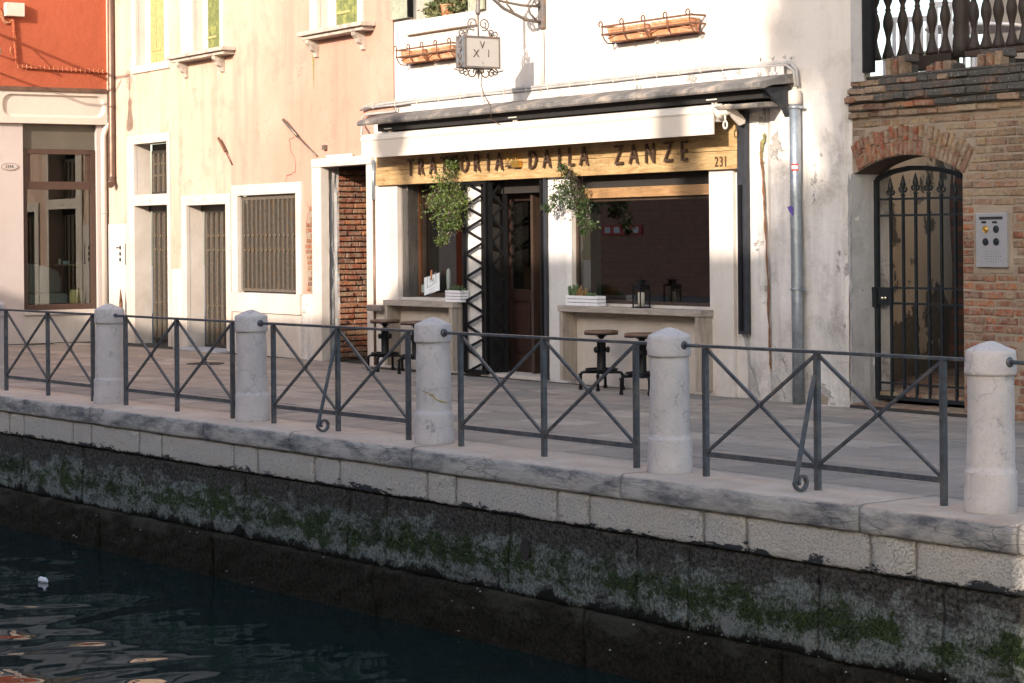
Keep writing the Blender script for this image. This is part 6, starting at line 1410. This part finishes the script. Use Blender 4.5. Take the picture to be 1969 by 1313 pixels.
# ---------------- intercom
ic = thing('intercom', 'steel intercom panel with four round buttons on the brick wall', 'intercom', T.P((iu0+iu1)/2, (iz0+iz1)/2)); oi = .03
bx(T, iu0, iu1+.03, iz0-.02, iz1+.03, -.06, -.004).build('mortar_bed', MAT['brick_mortar'], ic, .004)
def ip_(x, y): return T.U(1860+x/9.376, 390+y/9.376, oi), T.Z(1860+x/9.376, 390+y/9.376, oi)
a, b = ip_(155, 680), ip_(710, 680); t0_, t1_ = ip_(430, 1160)[1], ip_(430, 182)[1]; bx(T, a[0], b[0], t0_, t1_, -.004, oi).build('panel', MAT['intercom_steel'], ic, .004)
s_ = ip_(215, 278); e_ = ip_(635, 278); bx(T, s_[0], e_[0], s_[1]-.013, s_[1]+.013, oi, oi+.0015).build('camera_slot', MAT['dark_room'], ic)
for x in (255, 450): q = ip_(x, 350); bx(T, q[0], q[0]+.055, q[1]-.010, q[1]+.010, oi, oi+.002).build('name_tag', MAT['gate_iron'], ic)
for i, (x, y) in enumerate(((328, 478), (520, 475), (330, 703), (523, 703))):
    q = ip_(x, y); m = MB(); m.lathe((T.P(q[0], q[1], oi), T.u, UPV, T.n), [(.033, 0), (.033, .006), (.028, .008), (.026, .004), (.018, .004), (.017, .008), (.004, .006)], 20); bo_ = m.build('button', MAT['brass' if i == 0 else 'gate_iron'], ic)
    if i == 0: bo_['label'] = 'shiny brass button'
m = MB()
for row_, (y, n_) in enumerate(((872, 5), (918, 7), (965, 9), (1012, 7), (1056, 5))):
    for k in range(n_): q = ip_(438+(k-(n_-1)/2)*40, y); m.prism(T.fr(), [(q[0]+.0035*math.cos(i*math.pi/3), q[1]+.0035*math.sin(i*math.pi/3)) for i in range(6)], oi, oi+.001)
m.build('speaker_hole', MAT['dark_room'], ic)
# ================================================================ terrace: balusters and what stands behind
zbr = T.Z(1760, 108, -.55); ob = -.55; bal = thing('balustrade', 'dark turned wooden balustrade on top of the brick wall', 'balustrade', T.P(11, zbr, ob)); Hb = .86
prof = [(.058, 0), (.060, .03), (.046, .07), (.028, .14), (.022, .19), (.034, .25), (.050, .31), (.052, .35), (.040, .41), (.024, .455), (.032, .465), (.024, .48), (.022, .50), (.042, .55), (.054, .60), (.048, .66), (.028, .74), (.036, .80), (.048, .84), (.05, .87)]
me_b = None; R_ = Matrix(((T.u.x, -T.n.x, 0, 0), (T.u.y, -T.n.y, 0, 0), (0, 0, 1, 0), (0, 0, 0, 1)))
bmesh_ = MB().lathe(ID, prof, 14).mesh('baluster', MAT['baluster_wood'])
bus = [T.U(1450+x/3.549, 50, ob) for x in (825, 915, 1015, 1115, 1215, 1305, 1500, 1585, 1670, 1760, 1842)]; bus += [bus[-1]+.155*k for k in range(1, 6)]
for u in bus: inst(bmesh_, 'baluster', bal, Matrix.Translation(T.P(u, zbr, ob)) @ R_)
up = T.U(1450+1415/3.549, 50, ob); MB().lathe((T.P(up, zbr-.05, ob), T.u, -T.n, UPV), [(.085, 0), (.085, .1), (.075, .2), (.070, .30), (.080, .34), (.072, .38), (.085, .48), (.07, .62), (.085, .8), (.085, 1.0)], 14).build('newel_post', MAT['baluster_wood'], bal)
bx(T, uR+.05, up-.08, zbr-.14, zbr-.005, ob-.06, ob+.06).build('bottom_rail', MAT['baluster_wood'], bal, .006); bx(T, up+.08, 13.0, zbr-.06, zbr-.005, ob-.05, ob+.05).build('bottom_rail', MAT['frame_wood'], bal, .006); bx(T, uR+.05, up, zbr-.29, zbr-.16, ob-.05, ob+.05).build('lower_beam', MAT['baluster_wood'], bal, .006)
bx(T, uR+.05, 13.0, zbr+Hb+.0, zbr+Hb+.08, ob-.06, ob+.06).build('hand_rail', MAT['baluster_wood'], bal, .01)
tz_ = ztop
bk_ = thing('back_house', 'sunlit pale house behind the terrace balusters', 'house', T.P(10, tz_, -6)); 
bxx = bx(T, T.U(1893, 60, -6), 17, tz_-.1, 9, -6.4, -6.0); bxx.build('wall', MAT['white_plaster'], bk_)
for uu in (7.2, 9.3, 11.6): bx(T, uu, uu+.5, tz_+.9, tz_+2.2, -6.0, -5.97).build('window', MAT['grey_wood'], bk_)
def chair(u, o, rot, label, cloth='white_paint_wood'):
    P = T.P(u, tz_, o); g = thing('garden_chair', label, 'chair', P, rot, 'white garden chairs on the terrace'); F = (P, Vector((math.cos(rot), math.sin(rot), 0)), Vector((-math.sin(rot), math.cos(rot), 0)), UPV)
    MB().box(F, -.23, .23, -.22, .22, .42, .45).build('seat', MAT[cloth], g, .01)
    for a in (-.2, .2):
        for b in (-.19, .19): MB().tube([fpt(F, a, b, 0), fpt(F, a, b, .42)], .018, 6).build('leg', MAT[cloth], g)
    m = MB()
    for k in range(6): m.box(F, -.21+.075*k, -.17+.075*k, .20, .225, .45, .86)
    m.box(F, -.23, .23, .195, .235, .86, .92); m.build('backrest', MAT[cloth], g)
chair(8.0, -2.6, .5, 'white slatted garden chair nearest the dark pipe on the terrace'); chair(9.0, -2.2, -2.2, 'white slatted garden chair in the middle of the terrace'); chair(10.2, -3.2, 1.2, 'white slatted garden chair right of the thick baluster post')
P = T.P(8.6, tz_, -3.0); g = thing('garden_table', 'round white table on the terrace behind the balusters', 'table', P); MB().lathe((P, T.u, -T.n, UPV), [(.5, .72), (.52, .73), (.52, .75), (.5, .76)], 24).build('table_top', MAT['white_paint_wood'], g); MB().lathe((P, T.u, -T.n, UPV), [(.2, 0), (.05, .05), (.04, .72)], 14).build('pedestal', MAT['white_paint_wood'], g)
P = T.P(7.7, tz_, -1.5); g = thing('red_bag', 'small red bag on the terrace floor between two balusters', 'bag', P); MB().box((P, T.u, T.n, UPV), -.1, .1, -.06, .06, 0, .28).build('bag', MAT['red_cloth'], g, .03, seg=3)
# ================================================================ bollards
X0, SP = -19.407, 2.8037
def bollard(x, seed, label):
    g = thing('bollard', label, 'bollard', (x, 9.823, 0), 0, 'stone bollards along the quay')
    r = random.Random(seed); pr = [(.150, -.01), (.156, .01), (.156, .05), (.153, .15), (.153, .232), (.150, .243), (.141, .248), (.140, .30), (.138, .45), (.136, .6), (.135, .72), (.135, .795), (.137, .80), (.147, .803), (.150, .815), (.149, .87), (.147, .925), (.143, .945), (.130, .952), (.098, .966), (.058, .984), (.022, .997), (.002, 1.0)]
    # resample the profile finely and roughen it
    fine = []
    for i in range(len(pr)-1):
        n = max(1, int(math.hypot(pr[i+1][0]-pr[i][0], pr[i+1][1]-pr[i][1])/.022))
        for k in range(n): fine.append((pr[i][0]+(pr[i+1][0]-pr[i][0])*k/n, pr[i][1]+(pr[i+1][1]-pr[i][1])*k/n))
    fine.append(pr[-1]); m = MB(); sg = 48; F = (Vector((x, 9.823, 0)), Vector((1, 0, 0)), Vector((0, 1, 0)), UPV); m.lathe(F, fine, sg)
    for v in m.v:
        d = Vector((v.x-x, v.y-9.823, 0)); L = d.length
        if L > .001:
            a = .004*noise.noise(Vector((v.x*14+seed, v.y*14, v.z*14)))+.006*noise.noise(Vector((v.x*5, v.y*5+seed, v.z*5)))+.0018*noise.noise(Vector((v.x*45, v.y*45+seed, v.z*45)))
            v += d/L*a
            if v.z > .9: v.z += .004*noise.noise(Vector((v.x*20, v.y*20, seed)))
    m.build('stone', MAT['bollard_stone'], g, recalc=True); return g
BL = ['stone bollard cut by the left edge of the frame', 'farthest whole bollard, below the shop window at left', 'bollard below the pink house window grille', 'bollard with a diagonal crack left of the lattice gate', 'bollard in front of the right counter stools', 'largest nearest bollard in front of the brick wall']
bolls = [bollard(X0+SP*n, n*3+11, BL[n+1]) for n in range(-1, 5)]
for b_, (ax, ay) in zip(bolls, ((.3, .2), (-.4, .5), (.5, -.3), (-.2, -.5), (.5, .4), (-.35, .2))): b_.rotation_euler = (math.radians(ax), math.radians(ay), 0)
# broken seam on the third bollard
m = MB(); bxc = X0+2*SP; P = []
for (x, y) in ((806, 748), (815, 752), (824, 757), (832, 760), (838, 768), (848, 772), (858, 774), (866, 770), (870, 762)):
    d = ray(x, y); a_ = d.x*d.x+d.y*d.y; ox, oy = CP.x-bxc, CP.y-9.823; b_ = 2*(d.x*ox+d.y*oy); c_ = ox*ox+oy*oy-.1375**2; D = b_*b_-4*a_*c_
    t_ = (-b_-math.sqrt(D))/(2*a_) if D > 0 else -b_/(2*a_); P.append(CP+d*t_)
m.tube(P, [.003, .007, .005, .009, .006, .008, .007, .008, .003], 5); m.build('crack', MAT['straw'], bolls[3])
# ================================================================ railings
def railing(n, label, brace=False):
    xa = X0+SP*n; g = thing('railing_panel', label, 'railing', (xa+SP/2, 9.823, 0), 0, 'iron railing panels between the bollards'); F = (Vector((xa, 9.823, 0)), Vector((1, 0, 0)), Vector((0, 1, 0)), UPV); MT = MAT['rail_iron']
    p0, p1, p2 = PX; zt, zb_ = ZT, ZB; h = .018
    for p in (p0, p1, p2): MB().box(F, p-h, p+h, -h, h, -.02, zt-.004).build('post', MT, g, .003)
    MB().box(F, p0-.05, SP-.14, -.022, .022, zt-.003, zt+.018).build('top_rail', MT, g, .003)
    m = MB(); m.tube([fpt(F, .12, 0, zt+.006), fpt(F, p0-.045, 0, zt+.006)], .013, 8); m.lathe((fpt(F, .135, 0, zt+.006), Vector((0, 1, 0)), UPV, Vector((1, 0, 0))), [(.02, 0), (.032, .006), (.03, .02), (.016, .026)], 12); m.build('wall_pin', MT, g)
    MB().box(F, p0+h, p1-h, -.007, .007, zb_-.018, zb_+.018).build('bottom_rail', MT, g, .002); MB().box(F, p1+h, p2-h, -.007, .007, zb_-.018, zb_+.018).build('bottom_rail', MT, g, .002)
    for a, b in ((p0+h, p1-h), (p1+h, p2-h)):
        MB().tube([fpt(F, a, .006, zt-.02), fpt(F, b, .006, zb_+.015)], .0135, 4).build('diagonal', MT, g); MB().tube([fpt(F, a, -.006, zb_+.015), fpt(F, b, -.006, zt-.02)], .0135, 4).build('diagonal', MT, g)
        c = (a+b)/2; MB().box(F, c-.016, c+.016, -.020, .020, (zt+zb_)/2-.018, (zt+zb_)/2+.016).build('boss', MT, g, .004)
    if brace:
        # strut leaning out over the water side, curling up at the foot
        F2 = (fpt(F, p1, 0, 0), Vector((0, -1, 0)), Vector((1, 0, 0)), UPV); P = [fpt(F2, .02, 0, zt-.14), fpt(F2, .075, 0, .55), fpt(F2, .155, 0, .24), fpt(F2, .19, 0, .11), fpt(F2, .205, 0, .06)]
        n_ = 22; c0, c1 = .145, .068; cc = (.147, .066)
        for i in range(n_+1):
            t_ = i/n_; th = 0-t_*math.pi*2*1.12; q = .062*(1-.62*t_); P.append(fpt(F2, cc[0]+q*math.cos(th), 0, cc[1]+q*math.sin(th)))
        m = MB(); pts = P; k = len(pts); prev = None
        for i in range(k):
            t_ = (pts[min(i+1, k-1)]-pts[max(i-1, 0)]).normalized(); sd = Vector((1, 0, 0)); nn = t_.cross(sd).normalized(); w2, t2 = .014, .009
            for (a, b) in ((-1, -1), (1, -1), (1, 1), (-1, 1)): m.v.append(pts[i]+sd*w2*a+nn*t2*b)
        for i in range(k-1):
            for j in range(4): m.f.append((i*4+j, i*4+(j+1) % 4, (i+1)*4+(j+1) % 4, (i+1)*4+j)); m.sm.append(False)
        m.f.append((3, 2, 1, 0)); m.f.append(tuple(4*(k-1)+j for j in range(4))); m.sm += [False]*2
        m.build('scroll_brace', MT, g, .002)
    return g
u4 = X0+SP*3+60
PX = [RL.U(1357, 790)-u4, RL.U(1571.5, 800)-u4, RL.U(1814, 820)-u4]; ZT = (RL.Z(1357, 667)+RL.Z(1815, 689))/2-.005; ZB = (RL.Z(1357, 879)+RL.Z(1812, 916))/2
RLn = ['iron railing panel at the left edge of the frame, below the shop window', 'iron railing panel below the two barred doors', 'iron railing panel with a scroll brace below the grilled window and passage', 'iron railing panel in front of the trattoria door, without a brace', 'large iron railing panel with a scroll brace before the iron gate', 'iron railing starting right of the nearest bollard']
for n in range(-1, 5): railing(n, RLn[n+1], n in (1, 3))
# ---------------- floating scrap on the water
P = ground(84, 1119, SEA); fl = thing('floating_bottle', 'small white crumpled bottle floating on the canal', 'bottle', P); MB().lathe((P+Vector((-.07, 0, .015)), Vector((0, 0, 1)), Vector((0, 1, 0)), Vector((1, 0, 0))), [(.018, 0), (.028, .01), (.026, .05), (.03, .09), (.018, .12), (.012, .14)], 10).build('bottle', MAT['white_paint_wood'], fl)
P = ground(395, 699, .003); dc = thing('drain_cover', 'round dark iron drain cover in the paving behind the railing', 'drain cover', P); MB().lathe((P, Vector((1, 0, 0)), Vector((0, 1, 0)), UPV), [(.25, -.004), (.25, .004), (.235, .006), (.23, .002), (.01, .003)], 28).build('cover', MAT['joint_mortar'], dc)
for (x, y) in ((400, 698), (1415, 816), (1740, 918)):
    P = ground(x, y, .006); g = thing('pavement_stain', 'dark damp patch on the paving near the railing', 'stain', P) if 0 else None
# ================================================================ opposite bank: houses and a tree that shade the street
def shade(W, u, z, Y=-6.0):
    """point on the plane y=Y from which the sun line passes through W(u,z)"""
    P = W.P(u, z); t_ = (P.y-Y)/-SUN.y; return P+SUN*t_
def oppo(segs, name, label, mat, Y=-6.0, dep=7):
    """house front on y=Y whose roof line is given by (x,z) pairs"""
    x0, x1 = segs[0][0], segs[-1][0]; g = thing(name, label, 'house', ((x0+x1)/2, Y, 0)); m = MB(); F = (Vector((0, Y, 0)), Vector((1, 0, 0)), Vector((0, -1, 0)), UPV)
    m.prism(F, [(x0, 0)]+segs+[(x1, 0)], 0, dep); m.build('wall', MAT[mat], g)
    x = x0+.8; zmx = min(s[1] for s in segs)
    while x < x1-1.4:
        for z in (4.2,):
            if z+1.6 < zmx: bx_ = MB().box(F, x, x+.9, -.03, .0, z, z+1.5); w_ = bx_.build('window', MAT['dark_room'], g); MB().box(F, x-.1, x, -.05, -.0, z, z+1.5).build('shutter', MAT['shutter_green'], w_); MB().box(F, x+.9, x+1.0, -.05, -.0, z, z+1.5).build('shutter', MAT['shutter_green'], w_)
        x += 2.6
    return g
def sx(W, x, y, off=0):
    u, z = W.at(x, y, off); P = W.P(u, z, off); t_ = (P.y+6.0)/-SUN.y; return P+SUN*t_
A_ = sx(K, 213, 640); B_ = sx(K, 700, 612); B2 = sx(T, 745, 590); C_ = sx(T, 800, 560); C1 = sx(T, 1040, 490); D_ = sx(T, 1400, 492); E_ = sx(T, 1452, 470); E1 = sx(T, 1648, 250)
zE = sx(T, 1700, 10).z+.35
xE1 = qx(1962, 1060)+.363*(9.47+6)
oppo([(A_.x-26, A_.z+2.5), (A_.x-9, A_.z+2.5), (A_.x-9, A_.z), (B_.x-.05, B_.z)], 'opposite_house', 'low brick house across the canal, opposite the pink house', 'far_brick')
oppo([(B_.x, B2.z), (B2.x, B2.z), (C_.x, C1.z), (E_.x-.05, D_.z), (E1.x+.35, D_.z+.35)], 'opposite_house', 'brick house across the canal facing the trattoria', 'far_brick')
oppo([(E1.x+.4, zE), (xE1, zE)], 'opposite_house', 'tall brick house across the canal facing the arched gateway', 'far_brick_pale', dep=1.6)
oppo([(xE1+1.2, 3.2), (xE1+16, 3.2)], 'opposite_house', 'lowest house across the canal at the right', 'far_plaster', dep=6)
# red and white board on the brick front, caught as a reflection in the right window
def mirror(x, y, Y=-5.97):
    d = ray(x, y); q = ((T.A-CP).dot(T.n)-.08)/d.dot(T.n); P = CP+d*q; r_ = d-T.n*2*d.dot(T.n); return P+r_*((Y-P.y)/r_.y)
ma, mb = mirror(1235, 432), mirror(1160, 452); x0, x1 = min(ma.x, mb.x), max(ma.x, mb.x); z0, z1 = min(ma.z, mb.z), max(ma.z, mb.z)
if x1-x0 < 12 and z1 > .3:
    bo = thing('street_board', 'red and white board on the brick house across the canal', 'board', ((x0+x1)/2, -5.97, (z0+z1)/2)); F = (Vector((0, -6, 0)), Vector((1, 0, 0)), Vector((0, 1, 0)), UPV)
    MB().box(F, x0, x1, .01, .05, z0, z1).build('board', MAT['sticker_red'], bo)
    for k in range(4): MB().box(F, x0+(x1-x0)*(.06+.24*k), x0+(x1-x0)*(.20+.24*k), .05, .06, z0+(z1-z0)*.2, z0+(z1-z0)*.8).build('panel', MAT['sticker_white'], bo)
    print('MIRROR', x0, x1, z0, z1)
# chimneys whose shadows fall on the awning
def chimney(W, xl, xr, yt, yneck, label, wneck=.3):
    a, b = sx(W, xl, yt, .42), sx(W, xr, yt, .42); n = sx(W, (xl+xr)/2, yneck, .42); cx = (a.x+b.x)/2; r_ = (b.x-a.x)/2; g = thing('chimney', label, 'chimney', (cx, -6.6, D_.z-.5), 0, 'chimneys on the opposite roofs')
    zt = a.z; m = MB(); F = (Vector((cx, -6.6, 0)), Vector((1, 0, 0)), Vector((0, 1, 0)), UPV); m.lathe(F, [(r_*wneck, D_.z-1.2), (r_*wneck, n.z), (r_, n.z+.35), (r_, zt+.15), (r_*.9, zt+.2)], 20); m.build('stack', MAT['far_plaster'], g)
chimney(T, 738, 796, 215, 300, 'inverted cone chimney on the roof opposite the left end of the awning', .22); 
chimney(T, 1286, 1342, 185, 460, 'straight chimney on the roof opposite the right end of the awning', 1.0)
# tree beside the tall house, its crown dappling the white wall
tr = thing('tree', 'leafy tree on the opposite bank beside the tall house', 'tree', (E_.x+1.0, -4.6, 0)); r = random.Random(42)
trunk = [Vector((E_.x+1.0, -4.6, 0)), Vector((E_.x+.8, -4.7, 3)), Vector((E_.x+.9, -4.9, 6)), Vector((E_.x+1.1, -5.2, 9)), Vector((E_.x+1.3, -5.2, 13))]
m = MB(); m.tube(trunk, [.26, .22, .18, .12, .04], 10)
def TS(u, z): P = T.P(u, z); t_ = (P.y+5.0)/-SUN.y; return P+SUN*t_
um = lambda x, y: T.at(x, y)
holes = [(um(1572, 262), .42, .48), (um(1475, 260), .2, .3), (um(1452, 400), .26, .55), (um(1578, 455), .02, .06), (um(1380, 290), .25, .3), (um(1500, 150), .16, .12), (um(1395, 420), .2, .5)]
cl = []
while len(cl) < 430:
    u, z = r.uniform(8.35, 10.4), r.uniform(1.0, 5.4)
    edge = um(1462, 200)[0]+max(0, (z-3.0))*.42-max(0, 2.6-z)*.0
    if u < edge+r.gauss(0, .08): continue
    if any(((u-h[0][0])/(h[1]+.12))**2+((z-h[0][1])/(h[2]+.12))**2 < 1 for h in holes): continue
    cl.append((u, z))
mm = MB()
for u, z in cl:
    c = TS(u, z)+Vector((0, 0, 0)); k = r.uniform(-.9, .9); c = c+SUN*k
    for _ in range(34):
        p = c+Vector((r.gauss(0, .11), r.gauss(0, .11), r.gauss(0, .11))); d = Vector((r.uniform(-1, 1), r.uniform(-1, 1), r.uniform(-1, .5))).normalized(); e = d.cross(Vector((r.uniform(-1, 1), r.uniform(-1, 1), r.uniform(-1, 1)))).normalized(); L = r.uniform(.07, .13)
        mm.face([p, p+d*L*.5+e*L*.32, p+d*L, p+d*L*.5-e*L*.32])
mm.build('crown', MAT['tree_leaf'], tr, recalc=False)
for u, z in r.sample(cl, 40):
    c = TS(u, z); b = trunk[2]*.4+trunk[3]*.6 if c.z > 8 else trunk[2]; m.tube([b, b*.5+c*.5+Vector((0, 0, .3)), c], [.05, .03, .01], 5)
m.build('trunk', MAT['bark'], tr)
